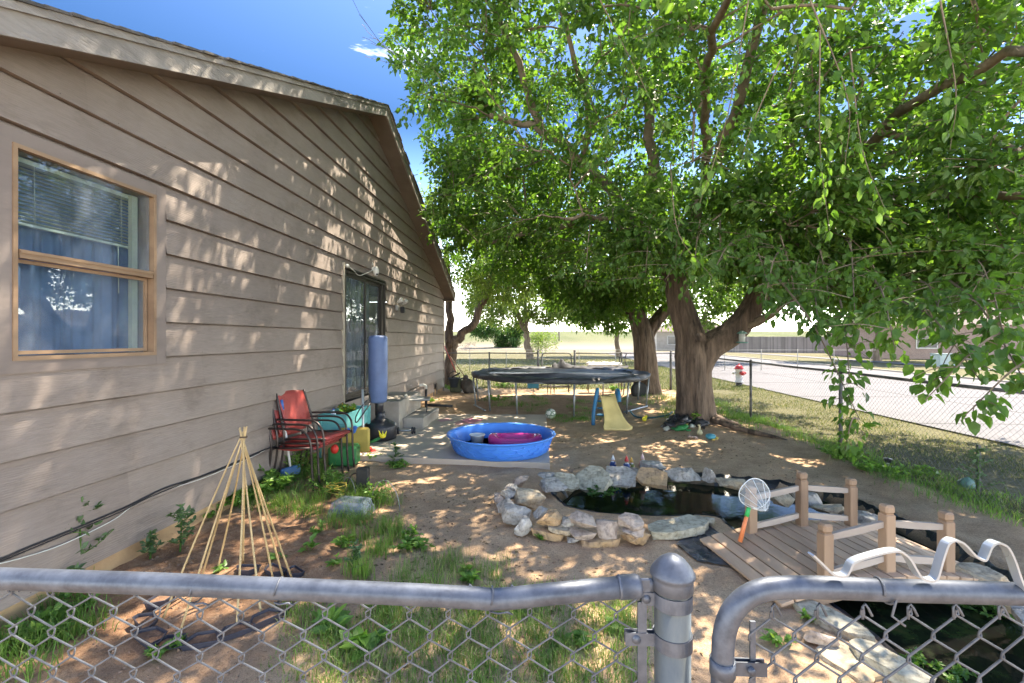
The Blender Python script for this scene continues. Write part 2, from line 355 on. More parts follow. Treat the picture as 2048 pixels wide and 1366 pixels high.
# pond liner, water
liner = M('black pond liner', (.035, .035, .04), (.02, .02, .024), .30, scale=4, bmp=.9, bd=.03, bs=7, spec=.6)
N = len(PN); cx, cy = PN.mean(0)
dense = []
for i in range(N):
    a, bb = PN[i], PN[(i+1) % N]; k = max(2, int(np.hypot(*(bb-a))/.05))
    for j in range(k): dense.append(a+(bb-a)*j/k)
dense = np.array(dense); nd = len(dense); tg = np.roll(dense, -3, 0)-np.roll(dense, 3, 0); tg /= np.linalg.norm(tg, axis=1)[:, None]
nrm = np.stack([tg[:, 1], -tg[:, 0]], 1); 
if sdf(dense[5:6, 0]+nrm[5, 0]*.05, dense[5:6, 1]+nrm[5, 1]*.05)[0] < 0: nrm = -nrm
s = np.arange(nd)*.05; rings = []
for off, z, amp in ((-.22, -.44, .01), (-.10, -.30, .02), (-.02, -.14, .025), (.035, -.012, .010), (.07, -.03, .004), (.11, -.06, .002)):
    wv = amp*(np.sin(s*23+off*20)+.8*np.sin(s*41+2+off*13)+.5*np.sin(s*67)); p = dense+nrm*(off+wv)[:, None]
    zz = z+wv*.6 if z < 0 else gz(p[:, 0], p[:, 1])+z+abs(wv)*.5
    rings.append(np.stack([p[:, 0], p[:, 1], zz], 1))
V = np.concatenate(rings); fs = []
for r_ in range(5):
    i = np.arange(nd); j = (i+1) % nd; fs.append(np.stack([r_*nd+i, r_*nd+j, (r_+1)*nd+j, (r_+1)*nd+i], 1))
ln = npmesh('pond_liner', V, fs, None, liner, base=(cx, cy, -.4), smooth=True)
tag(ln, 'wrinkled black plastic sheet lining the bank of the fish pond', 'pond liner')
# loose liner skirt lying on the sand beside the bridge
mb = MB(); P = [(1405,1050),(1480,1092),(1560,1150),(1620,1200),(1560,1185),(1480,1142),(1395,1128),(1352,1092),(1385,1066)]
PP = [on(a, b2, .012) for a, b2 in P]; cc = sum(PP, Vector())/len(PP); n = 14
vs = []; 
for k in range(n+1):
    for i in range(len(PP)*4):
        a = PP[i//4]; c2 = PP[(i//4+1) % len(PP)]; p = cc.lerp(a.lerp(c2, (i % 4)/4), k/n)
        h = .018*abs(math.sin(p.x*34+p.y*19)+.6*math.sin(p.x*71-p.y*40+1))*(1-.5*k/n); vs.append((p.x, p.y, gzz(p.x, p.y)+.008+h))
mm = len(PP)*4; mb.add(vs, [(k*mm+i, k*mm+(i+1) % mm, (k+1)*mm+(i+1) % mm, (k+1)*mm+i) for k in range(n) for i in range(mm)], True)
tag(mb.build('pond_liner', M('dusty black plastic', (.10, .10, .11), (.03, .03, .035), .28, scale=9, bmp=.8, bd=.02, bs=20, spec=.7)), 'loose flap of black plastic on the sand between long flat rock and bridge', 'pond liner')
m, t, b, out = nodes('pond water'); wn = tex(t, 5, 5, .6); wn2 = tex(t, 22, 3, .5)
b.inputs['Base Color'].default_value = (.012, .018, .010, 1); b.inputs['Roughness'].default_value = .04; b.inputs['IOR'].default_value = 1.33; b.inputs['Specular IOR Level'].default_value = .3
cc_ = ramp(t, tex(t, 2.6, 6, .7).outputs[0], [(.5, (.010, .014, .008)), (.62, (.03, .05, .015)), (.72, (.07, .055, .02))]); t.links.new(cc_.outputs[0], b.inputs['Base Color'])
q = bump(t, b, wn.outputs[0], .05, .03); bump(t, b, wn2.outputs[0], .06, .01, q)
wp = MB(); ring = [(p[0]+n_[0]*.03, p[1]+n_[1]*.03, WZ) for p, n_ in zip(dense[::3], nrm[::3])]
wp.add(ring, [tuple(range(len(ring)))]); tag(wp.build('water', m), kind='structure')

# ---------------------------------------------------------------- house
WX, Y0, Y1, YP, PK, SL = -3.07, 1.55, 14.6, 8.1, 5.85, .412
def rz(y): return PK-SL*abs(y-YP)
m, t, b, out = nodes('taupe lap siding'); MATS['siding'] = m
g1 = tex(t, 26, 6, .7, sc3=(1, .22, 1.6)); g2 = tex(t, 90, 4, .6, sc3=(1, .12, 1.5)); g3 = tex(t, 1.6, 5, .6); g4 = tex(t, 3.2, 8, .7, sc3=(1, .5, .9))
base_ = ramp(t, g3.outputs[0], [(.35, (.24, .194, .168)), (.7, (.285, .234, .204))]).outputs[0]
base_ = mixc(t, 1, base_, ramp(t, attr(t), [(0, (.93, .93, .93)), (1, (1.06, 1.06, 1.05))]).outputs[0], 'MULTIPLY')
base_ = mixc(t, 1, base_, ramp(t, g1.outputs[0], [(.32, (.90, .89, .88)), (.5, (1, 1, 1)), (.68, (1.06, 1.06, 1.06))]).outputs[0], 'MULTIPLY'); base_ = mixc(t, .6, base_, ramp(t, g2.outputs[0], [(.3, (.86, .86, .86)), (.7, (1.1, 1.1, 1.1))]).outputs[0], 'MULTIPLY'); base_ = mixc(t, .55, base_, ramp(t, g4.outputs[0], [(.34, (.62, .6, .58)), (.46, (1, 1, 1)), (1, (1.05, 1.05, 1.05))]).outputs[0], 'MULTIPLY')
t.links.new(base_, b.inputs['Base Color']); b.inputs['Roughness'].default_value = .62
wv_ = t.nodes.new('ShaderNodeTexWave'); wv_.wave_type = 'BANDS'; wv_.bands_direction = 'Z'; wv_.inputs['Scale'].default_value = 16; wv_.inputs['Distortion'].default_value = 14; wv_.inputs['Detail'].default_value = 3; wv_.inputs['Detail Scale'].default_value = .35
cc = t.nodes.new('ShaderNodeTexCoord'); mpn = t.nodes.new('ShaderNodeMapping'); mpn.inputs['Scale'].default_value = (1, .35, 1.4); t.links.new(cc.outputs['Object'], mpn.inputs[0]); t.links.new(mpn.outputs[0], wv_.inputs[0])
q = bump(t, b, g1.outputs[0], .35, .006); q = bump(t, b, wv_.outputs[0], .22, .004, q); bump(t, b, g2.outputs[0], .35, .003, q)
siding = m
trimm = M('taupe painted trim', (.265, .218, .192), (.21, .17, .15), .6, scale=7, bmp=.5, bd=.003, sc3=(1, .2, 1), bs=50)
rakem = M('weathered rake board', (.30, .27, .24), (.17, .15, .13), .7, scale=9, bmp=1, bd=.008, sc3=(1, .25, 1.6), bs=45)
soffm = M('shade toned soffit', (.20, .155, .125), (.15, .115, .09), .8, scale=4)  # house paint darkened: the overhang's shade is put into the colour
house = root('house', (WX, Y0, 0), 'single storey house with taupe lap siding and low gable roof', 'house')
openings = [(2.40, 3.585, 1.48, 2.90), (7.02, 9.03, .66, 2.80), (13.25, 13.62, -.1, .38)]
def clip(poly, f):
    o = []
    for i in range(len(poly)):
        a, c = poly[i], poly[(i+1) % len(poly)]; fa, fc = f(a), f(c)
        if fa >= 0: o.append(a)
        if (fa >= 0) != (fc >= 0): k = fa/(fa-fc); o.append((a[0]+(c[0]-a[0])*k, a[1]+(c[1]-a[1])*k))
    return o
wall = MB(); topz = lambda y: rz(y)-.17
nC = 20
for nC_ in range(nC):
    zb = .136+.28*nC_; zt = zb+.28
    joints = sorted([Y0, Y1]+[y for y in [Y0+((nC_*1.93) % 4.88)+k*4.88-random.uniform(0, .4) for k in range(-1, 4)] if Y0+.2 < y < Y1-.2])
    for a, c in zip(joints[:-1], joints[1:]):
        wall.rnd = random.uniform(.02, 1); cuts = {a, c}
        for o_ in openings:
            for q in o_[:2]:
                if a < q < c: cuts.add(q)
        zc = {zb, zb+.264, zt}
        for o_ in openings:
            for q in o_[2:]:
                if zb < q < zt: zc.add(q)
        if a < YP < c: cuts.add(YP)
        yl = sorted(cuts); zl = sorted(zc); warp = random.uniform(0, .006)
        for u0, u1 in zip(yl[:-1], yl[1:]):
            for v0, v1 in zip(zl[:-1], zl[1:]):
                if any(o_[0] <= (u0+u1)/2 <= o_[1] and o_[2] <= (v0+v1)/2 <= o_[3] for o_ in openings): continue
                pl = clip([(u0, v0), (u1, v0), (u1, v1), (u0, v1)], lambda p: topz(p[0])-p[1])
                if len(pl) < 3: continue
                fx = lambda z: WX+.030+warp-(.026+warp)*(z-zb)/.264 if z <= zb+.2641 else WX+.004-.018*(z-zb-.264)/.016
                wall.add([(fx(z), y, z) for y, z in pl], [tuple(range(len(pl)))])
                if v0 == zb:
                    lo = [p for p in pl if abs(p[1]-zb) < 1e-6]
                    if len(lo) >= 2:
                        ya, yb = min(p[0] for p in lo), max(p[0] for p in lo)
                        wall.add([(WX-.02, ya, zb), (WX-.02, yb, zb), (fx(zb), yb, zb), (fx(zb), ya, zb)], [(0, 1, 2, 3)])
        if c < Y1-.1 and zt < topz(c) and not any(o_[0]-.02 <= c <= o_[1]+.02 and zb < o_[3] and zt > o_[2] for o_ in openings):
            wall.rnd = .3; g = random.choice([.010, .018]); wall.add([(WX+.0315+warp, c-g/2, zb+.004), (WX+.0315+warp, c+g/2, zb+.004), (WX+.005, c+g/2, zt-.02), (WX+.006, c-g/2, zt-.02)], [(0, 1, 2, 3)])
wobj = wall.build('wall', siding, house)
j = MB(); j.box((WX+.012, Y1+.02, 1.35), (.045, .045, 3.1)); j.build('corner_trim', trimm, house)
j = MB(); j.box((WX-.06, (Y0+Y1)/2, .02), (.10, Y1-Y0, .30)); j.build('foundation', M('stained foundation', (.52, .35, .19), (.36, .22, .12), .9, scale=5, bmp=.4, bs=40), house)
j = MB(); 
for a, d in (((WX-6, Y1+.0, 1.4), (12, .06, 2.9)), ((WX-6, Y0, 1.4), (12, .06, 2.9)), ((WX-12, (Y0+Y1)/2, 1.4), (.06, Y1-Y0, 2.9))): j.box(a, d)
j.build('wall', trimm, house)
q = MB()
for nn_ in range(12):
    zb = .136+.28*nn_+.022; y = Y0+.25+.07*(nn_ % 3)
    while y < min(Y1-.1, 9.5):
        if topz(y) > zb+.1 and not any(o_[0]-.02 < y < o_[1]+.02 and o_[2]-.03 < zb < o_[3]+.03 for o_ in openings): xx = WX+.0305+.0035; q.add([(xx-.003+.0045*math.cos(a_)*0, y+.0042*math.cos(a_), zb+.0042*math.sin(a_)) for a_ in [k*math.pi/3 for k in range(6)]], [(0, 1, 2, 3, 4, 5)])
        y += .406+random.uniform(-.02, .02)
tag(q.build('nail_heads', M('rusty nail', (.12, .085, .065), None, .7, bmp=0), house), kind='stuff')
# vent in the foundation
j = MB(); j.box((WX-.10, 13.435, .14), (.02, .37, .5)); j.build('vent', M('dark opening', (.02, .017, .015), None, .9, bmp=0), house)
j = MB()
for zz in (.37,): j.box((WX+.01, 13.435, zz), (.03, .41, .03))
j.box((WX+.01, 13.235, .15), (.03, .03, .44)); j.box((WX+.01, 13.635, .15), (.03, .03, .44)); j.build('vent_frame', trimm, house)
# roof slabs with ragged shingle edge, rake boards and soffit
XR = -2.72
shing = M('dark asphalt shingle', (.13, .115, .10), (.06, .055, .05), .9, scale=30, bmp=.6, bd=.005, rnd=.3)
for sg in (-1, 1):
    j = MB(); ye = YP+sg*6.75; k = 0; y = YP; n = 46
    for i in range(n):
        ya = YP+sg*6.75*i/n; yb = YP+sg*6.75*(i+1)/n+sg*.02; e = random.uniform(-.006, .022); th = random.uniform(.010, .016); up = .010
        za, zb = rz(ya)+.012, rz(yb)+.012; j.rnd = random.uniform(.1, 1)
        xo = XR+.028+e
        j.add([(xo, ya, za+up*.2), (xo, yb, zb+up), (-15.6, yb, zb+up), (-15.6, ya, za+up*.2), (xo, ya, za-th), (xo, yb, zb-th+up*.3), (-15.6, yb, zb-th), (-15.6, ya, za-th)],
              [(0, 1, 2, 3), (4, 7, 6, 5), (0, 4, 5, 1), (3, 2, 6, 7), (1, 5, 6, 2), (0, 3, 7, 4)])
    j.build('roof', shing, house)
    def beam(x0, x1, dz0, dz1, name, mat, y_a=YP, y_b=ye):
        q = MB(); za, zb = rz(y_a), rz(y_b)
        q.prism([(x0, y_a, za+dz0), (x0, y_b, zb+dz0), (x0, y_b, zb+dz1), (x0, y_a, za+dz1)], (x1-x0, 0, 0)); return q.build(name, mat, house)
    ysp = YP+sg*(2.9 if sg < 0 else 3.4)
    beam(XR-.030, XR, -.185, -.002, 'rake_board', rakem, YP, ysp-sg*.002); beam(XR-.030, XR-.002, -.188, -.002, 'rake_board', rakem, ysp+sg*.002, ye)
    beam(XR+.0005, XR+.018, -.05, .0, 'rake_trim', rakem)
    beam(WX-.04, XR-.031, -.172, -.15, 'soffit', soffm)
    q = MB(); q.box((-9.2, ye+sg*.012, rz(ye)-.095), (12.9, .022, .18)); q.build('fascia', rakem, house)
    q = MB(); yw = Y0 if sg < 0 else Y1; q.box((-9.2, (ye+yw)/2, rz(ye)-.176), (12.9, abs(ye-yw), .014)); q.build('soffit', soffm, house)
# window: wooden frame, two sashes of glass, blind and curtains behind
oak = M('oak coloured frame', (.34, .225, .14), (.23, .15, .095), .5, scale=9, bmp=.2, sc3=(1, .3, 1))
m, t, b, out = nodes('dusty glass'); b.inputs['Base Color'].default_value = (.02, .025, .03, 1); b.inputs['Roughness'].default_value = .02
tr = t.nodes.new('ShaderNodeBsdfTransparent'); tr.inputs[0].default_value = (.80, .86, .88, 1); gl = t.nodes.new('ShaderNodeBsdfGlossy'); gl.inputs['Roughness'].default_value = .015
df = t.nodes.new('ShaderNodeBsdfDiffuse'); df.inputs[0].default_value = (.55, .62, .75, 1)
lw = t.nodes.new('ShaderNodeLayerWeight'); lw.inputs[0].default_value = .5; pw = t.nodes.new('ShaderNodeMath'); pw.operation = 'POWER'; pw.inputs[1].default_value = 3.5; t.links.new(lw.outputs['Facing'], pw.inputs[0]); fr = t.nodes.new('ShaderNodeMath'); fr.operation = 'MULTIPLY_ADD'; fr.inputs[1].default_value = .16; fr.inputs[2].default_value = .05; t.links.new(pw.outputs[0], fr.inputs[0]); m1 = t.nodes.new('ShaderNodeMixShader'); m2 = t.nodes.new('ShaderNodeMixShader')
t.links.new(fr.outputs[0], m1.inputs[0]); t.links.new(tr.outputs[0], m1.inputs[1]); t.links.new(gl.outputs[0], m1.inputs[2])
dr = ramp(t, tex(t, 2.2, 7, .65, sc3=(1, 1, .6)).outputs[0], [(.4, (.02, .02, .02)), (.75, (.20, .20, .20))])
t.links.new(dr.outputs[0], m2.inputs[0]); t.links.new(m1.outputs[0], m2.inputs[1]); t.links.new(df.outputs[0], m2.inputs[2]); t.links.new(m2.outputs[0], out.inputs[0])
bm_ = t.nodes.new('ShaderNodeBump'); bm_.inputs['Strength'].default_value = .04; bm_.inputs['Distance'].default_value = .02; t.links.new(tex(t, 3, 2, .5).outputs[0], bm_.inputs['Height']); t.links.new(bm_.outputs[0], gl.inputs['Normal'])
glass = m
wy0, wy1, wz0, wz1, wm = 2.49, 3.49, 1.55, 2.82, 2.18
win = MB(); e = .002
def rect_frame(mb, x0, x1, ya, yb, za, zb, tw):
    xc, d = (x0+x1)/2, x1-x0
    mb.box((xc, ya+tw/2, (za+zb)/2), (d, tw, zb-za)); mb.box((xc, yb-tw/2, (za+zb)/2), (d, tw, zb-za))
    mb.box((xc, (ya+yb)/2, za+tw/2), (d-.002, yb-ya-2*tw, tw)); mb.box((xc, (ya+yb)/2, zb-tw/2), (d-.002, yb-ya-2*tw, tw))
rect_frame(win, WX-.10, WX+.032, wy0, wy1, wz0, wz1, .024)
wf = win.build('window', oak, house)
q = MB(); rect_frame(q, WX-.02, WX+.024, 2.395, 3.59, 1.475, 2.905, .094); q.build('casing', trimm, wf)
q = MB(); q.box((WX+.010, (wy0+wy1)/2, wm), (.045, wy1-wy0-.064, .05)); q.box((WX+.036, (wy0+wy1)/2, wm+.012), (.008, wy1-wy0-.064, .016)); q.build('meeting_rail', oak, wf)
q = MB(); q.box((WX-.004, (wy0+wy1)/2, (wm+wz1)/2), (.004, wy1-wy0-.066, wz1-wm-.05)); q.build('pane', glass, wf)
q = MB(); q.box((WX-.030, (wy0+wy1)/2-.01, (wm+wz0)/2), (.004, wy1-wy0-.10, wm-wz0-.05)); q.build('pane', glass, wf)
q = MB(); rect_frame(q, WX-.045, WX-.018, wy0+.034, wy1-.034, wz0+.034, wm-.027, .022); q.build('sash', oak, wf)
q = MB()
for i in range(15):
    zz = wz1-.075-i*.0245; q.box((WX-.10, (wy0+wy1)/2-.035, zz), (.025, wy1-wy0-.14, .0014), Ry(-.22))
q.box((WX-.10, (wy0+wy1)/2-.035, wz1-.05), (.03, wy1-wy0-.14, .03)); q.box((WX-.10, (wy0+wy1)/2-.035, wz1-.06-24*.0155-.006), (.03, wy1-wy0-.14, .016)); 
for yy in (2.70, 3.30): q.tube([(WX-.086, yy, wz1-.06), (WX-.084, yy+.004, wz1-.43)], .0022, 5)
q.build('blind', M('ivory blind', (.62, .62, .50), (.5, .5, .4), .5), wf)
q = MB(); q.tube([(WX-.09, 3.28, 2.38), (WX-.09, 3.285, 2.02)], .003, 6); q.build('blind_cord', M('ivory blind', (.62, .62, .5)), wf)
q = MB(); q.box((WX-.07, wy1-.105, 2.18), (.03, .05, 1.2)); q.build('inner_jamb', M('cream jamb', (.55, .52, .38), None, .6), wf)
def curtain(mb, x, ya, yb, za, zb, amp, f, n=90, ph=0):
    vs = []
    for i in range(n+1):
        y = ya+(yb-ya)*i/n; dx = amp*math.sin(f*y+ph)+.5*amp*math.sin(f*2.3*y+1+ph)
        vs += [(x+dx, y, za), (x+dx*.6, y, zb)]
    mb.add(vs, [(2*i, 2*i+2, 2*i+3, 2*i+1) for i in range(n)], True)
q = MB(); curtain(q, WX-.165, wy0-.05, 2.93, 1.50, 2.9, .014, 44); curtain(q, WX-.175, 2.90, wy1+.05, 1.50, 2.9, .016, 38, ph=2)
q.build('curtain', M('blue curtain', (.16, .25, .42), (.09, .14, .25), .85, scale=4), wf)
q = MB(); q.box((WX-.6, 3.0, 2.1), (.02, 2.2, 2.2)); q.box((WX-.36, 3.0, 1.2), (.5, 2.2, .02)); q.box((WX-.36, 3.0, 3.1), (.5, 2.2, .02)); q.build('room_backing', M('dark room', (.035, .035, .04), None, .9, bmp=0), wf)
# sliding patio door
dy0, dy1, dz0, dz1 = 7.05, 9.0, .70, 2.77
bronze = M('dark bronze frame', (.045, .038, .033), (.03, .025, .022), .45, .4, scale=20)
q = MB(); rect_frame(q, WX-.10, WX+.02, dy0+.03, dy1-.0, dz0, dz1, .035); door = q.build('sliding_door', bronze, house)
q = MB(); q.box((WX+.012, 7.02, 1.76), (.05, .045, 2.22)); q.build('jamb', M('peeling cream jamb', (.46, .41, .32), (.3, .25, .19), .7, scale=14, bmp=.5), door)
q = MB(); q.box((WX-.02, (dy0+dy1)/2, dz1+.035), (.08, 2.0, .03)); q.build('header_gap', bronze, door)
for i, (ya, yb, xx) in enumerate(((7.11, 8.02, WX-.015), (7.96, 8.84, WX-.055))):
    q = MB(); rect_frame(q, xx-.018, xx+.018, ya, yb, dz0+.037, dz1-.037, .06 if i == 0 else .055); pn = q.build('door_panel', bronze, door)
    q = MB(); q.box((xx, (ya+yb)/2, (dz0+dz1)/2), (.004, yb-ya-.12, dz1-dz0-.19)); q.build('pane', glass, pn)
q = MB(); q.box((WX-.05, 8.905, 1.735), (.085, .12, 1.99)); q.build('dark_strip', bronze, door)  # solid dark strip closing the right end of the door
q = MB(); q.box((WX+.012, 7.975, 1.72), (.02, .02, .24), bev=.005); q.build('handle', blackpl, door)
q = MB(); curtain(q, WX-.35, 7.0, 9.1, .6, 2.9, .03, 26); q.build('curtain', M('grey lace curtain', (.16, .17, .17), (.08, .09, .09), .9, scale=30), door)
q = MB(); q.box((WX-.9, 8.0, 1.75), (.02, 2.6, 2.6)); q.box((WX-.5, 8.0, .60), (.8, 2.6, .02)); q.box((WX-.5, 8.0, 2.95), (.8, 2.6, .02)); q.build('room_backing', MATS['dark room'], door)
q = MB(); q.tube(smooth_line([(WX+.04, 7.07, 2.36), (WX+.06, 7.2, 2.3), (WX+.05, 7.25, 2.1), (WX+.04, 7.2, 1.9), (WX+.05, 7.22, 1.8)]), .006, 6); q.build('pull_cord', blackpl, door)
# fixtures on the wall
lt = root('security_camera', (WX+.03, 8.25, 2.9), 'white plastic camera unit fixed above the sliding door', 'camera')
q = MB(); q.ball((WX+.09, 8.26, 2.91), (.055, .05, .09)); q.build('housing', M('cream plastic', (.68, .66, .60), None, .5), lt)
q = MB(); q.box((WX+.04, 8.26, 2.95), (.05, .07, .07), bev=.01); q.tube([(WX+.05, 8.26, 3.0), (WX+.04, 8.22, 3.06)], .008, 6); q.build('bracket', MATS['cream plastic'], lt)
q = MB(); q.ball((WX+.125, 8.22, 2.85), .018); q.build('lens', blackpl, lt)
q = MB(); q.tube(smooth_line([(WX+.04, 7.08, 2.84), (WX+.06, 7.3, 2.79), (WX+.05, 7.55, 2.74), (WX+.06, 7.8, 2.80), (WX+.05, 8.2, 2.92)]), .007, 6)
q.ball((WX+.05, 7.1, 2.83), (.025, .05, .03)); tag(q.build('cable', MATS['cream plastic']), 'thin white wire looped along the top of the sliding door', 'cable')
fl = root('flood_light', (WX+.03, 9.75, 2.4), 'small twin lamp flood light on siding right of sliding door', 'outdoor light')
q = MB(); q.box((WX+.05, 9.65, 2.33), (.06, .12, .12), bev=.015); q.build('junction_box', M('grey box', (.3, .29, .27), None, .6), fl)
q = MB(); q.box((WX+.12, 9.83, 2.30), (.09, .11, .14), bev=.02); q.build('motion_sensor', blackpl, fl)
for yy in (9.58, 9.95):
    q = MB(); R = Ry(.9 if yy > 9.7 else 1.1)@Rx(.3); q.lathe([(.015, -.05), (.02, -.02), (.045, .06), (.05, .09), (.0, .09)], (WX+.11, yy, 2.46), 14, R); q.build('lamp_head', MATS['cream plastic'], fl)
# cables along the foot of the wall
def wallpt(px, py, dx=.03):
    D = F*(-(WX+dx))*1.0/((1024+F*math.tan(TH))-px)*1.0; D = F*(-(WX+dx))/cT/((1024+F*math.tan(TH)-px)); p = A(px, py, D); p.x = WX+dx; return p
for (nm, lab, mt, r, pts) in (('cable', 'thick black cable strapped along the foot of the siding', blackpl, .0075, [(-60,1136),(0,1118),(60,1093),(120,1069),(200,1036),(260,1010),(330,976),(400,953),(470,925),(530,899),(560,890)]),
        ('cable', 'second black cable running beside the thick one along the siding', blackpl, .005, [(-60,1142),(0,1123),(90,1086),(170,1053),(240,1024),(300,994),(380,962),(450,936),(520,905)]),
        ('cable', 'thin white cable sagging below the black one on the siding', M('white cable', (.72, .72, .68), None, .5), .0035, [(-60,1140),(0,1127),(60,1111),(120,1091),(180,1064),(230,1038),(262,1014),(285,1001),(340,978),(390,962),(430,947),(500,916),(530,900)])):
    q = MB(); q.tube(smooth_line([wallpt(a, c, .028+r) for a, c in pts], 4), r, 6); tag(q.build(nm, mt), lab, 'cable', 'cables along the foot of the siding')

# ---------------------------------------------------------------- trees
def leafset(P, Adir, L, W, flat=.5, up=None, rng=RNG, hang=0.0):
    n = len(P); A_ = Adir/np.linalg.norm(Adir, axis=1)[:, None]
    U = rng.normal(0, flat, (n, 3)); U[:, 2] += 1.0
    B = np.cross(A_, U); B /= np.linalg.norm(B, axis=1)[:, None]+1e-9; Nn = np.cross(B, A_)
    L = L[:, None]; W = W[:, None]; cup = rng.uniform(.05, .28, (n, 1)); dr = rng.uniform(.0, .3, (n, 1))
    v0 = P; tip = P+A_*L-Nn*L*dr
    l1 = P+A_*L*.28+B*W*.46+Nn*W*cup; r1 = P+A_*L*.28-B*W*.46+Nn*W*cup
    l2 = P+A_*L*.66+B*W*.36+Nn*W*(cup*.7)-Nn*L*dr*.4; r2 = P+A_*L*.66-B*W*.36+Nn*W*(cup*.7)-Nn*L*dr*.4
    md = P+A_*L*.5-Nn*L*dr*.22
    V = np.stack([v0, l1, l2, tip, r2, r1, md], 1).reshape(-1, 3); i = np.arange(n)[:, None]*7
    F1 = i+np.array([[0, 6, 2, 1]]); F2 = i+np.array([[6, 3, 2, 2]]); 
    q = np.concatenate([i+np.array([[0, 5, 4, 6]]), i+np.array([[0, 6, 2, 1]])]); tr_ = np.concatenate([i+np.array([[6, 4, 3]]), i+np.array([[6, 3, 2]])])
    return V, q, tr_
def leaves_obj(name, P, Ad, L, W, mat, parent=None, base=None, flat=.5, bias=None, rng=RNG):
    V, q, t3 = leafset(P, Ad, L, W, flat, rng=rng); n = len(P); r = rng.beta(2, 2.2, n) if bias is None else np.clip(bias+rng.normal(0, .12, n), 0, 1)
    return npmesh(name, V, [q, t3], [np.tile(r, 2), np.tile(r, 2)], mat, parent, base)
class Skel:
    def __init__(s): s.p = []; s.r = []; s.lines = []
    def line(s, pts, rad):
        s.lines.append((pts, rad)); s.p += [np.array(q) for q in pts]; s.r += list(rad)
    def limb(s, pts, r0, r1, n=5, wob=.02, seed=0):
        P = smooth_line(pts, n); k = len(P); rg = random.Random(seed)
        P = [p+Vector((rg.gauss(0, wob), rg.gauss(0, wob), rg.gauss(0, wob))) if 0 < i < k-1 else p for i, p in enumerate(P)]
        s.line(P, [r0+(r1-r0)*(i/(k-1))**.8 for i in range(k)])
    def grow(s, targets, rng, rmax=.05, rmin=.004, sag=.1, seg=6, wob=.05, kcost=.25, trunk=None, rk=.011):
        segs = []
        trunk = np.array(trunk)
        for T in targets:
            P = np.array(s.p); R = np.array(s.r); d = np.linalg.norm(P-T, axis=1); dt = np.linalg.norm(P-trunk, axis=1); tt = np.linalg.norm(T-trunk)
            cost = d+kcost*np.maximum(0, dt-tt*.9)*2+.3*np.abs(P[:, 2]-T[2])*(P[:, 2] > T[2])+(R < .007)*.8
            i = int(np.argmin(cost)); a = P[i]; v = T-a; ln = np.linalg.norm(v)
            if ln < .12: continue
            r0 = min(R[i]*.75, rk*ln+.004, rmax); r0 = max(r0, rmin*1.2); n = max(3, int(seg*min(1.6, ln)))
            side = rng.normal(0, 1, 3); side[2] = abs(side[2])*.6; pts = []
            for k in range(n+1):
                u = k/n; q = a+v*u+side*wob*ln*math.sin(math.pi*u)+np.array([0, 0, sag*ln*math.sin(math.pi*u)]) + (rng.normal(0, .012*ln, 3) if 0 < k < n else 0)
                pts.append(Vector(q))
            rad = [r0+(rmin-r0)*(k/n)**.7 for k in range(n+1)]
            s.line(pts, rad); segs.append((pts, ln))
        return segs
    def mesh(s, parent, mat, sides=lambda r: 12 if r > .12 else 8 if r > .04 else 5 if r > .012 else 3, name='trunk'):
        mb = MB()
        for pts, rad in s.lines: mb.tube(pts, rad, sides(max(rad)), caps=False)
        return mb.build(name, mat, parent)
def ell(rng, c, r, n, shell=.35):
    v = rng.normal(0, 1, (n, 3)); v /= np.linalg.norm(v, axis=1)[:, None]; u = rng.uniform(shell**3, 1, n)**(1/3)
    q = v*u[:, None]*np.array(r); c = np.array(c); X_ = c[0]+q[:, 0]; D_ = c[1]+q[:, 1]; z = c[2]+q[:, 2]
    return np.stack([X_*cT-D_*sT, X_*sT+D_*cT, z], 1)
def cam_xd(P): return P[:, 0]*cT+P[:, 1]*sT, -P[:, 0]*sT+P[:, 1]*cT
def foliage(segs, rng, per, L, jit, out=.7, start=.25, droop=.35, sub=None):
    P, Dd = [], []
    for pts, ln in segs:
        a = np.array(pts); n = max(4, int(per*(.5+ln))); u = rng.uniform(start, 1, n)**.8*(len(a)-1); i = np.minimum(u.astype(int), len(a)-2); f = (u-i)[:, None]
        c = a[i]*(1-f)+a[i+1]*f; t = a[-1]-a[0]; t = t/(np.linalg.norm(t)+1e-9)
        off = rng.normal(0, 1, (n, 3)); off /= np.linalg.norm(off, axis=1)[:, None]; r = rng.uniform(.02, jit, (n, 1)); P.append(c+off*r)
        d = off*out+t*.5+rng.normal(0, .35, (n, 3)); d[:, 2] -= droop; Dd.append(d)
    return np.concatenate(P), np.concatenate(Dd)

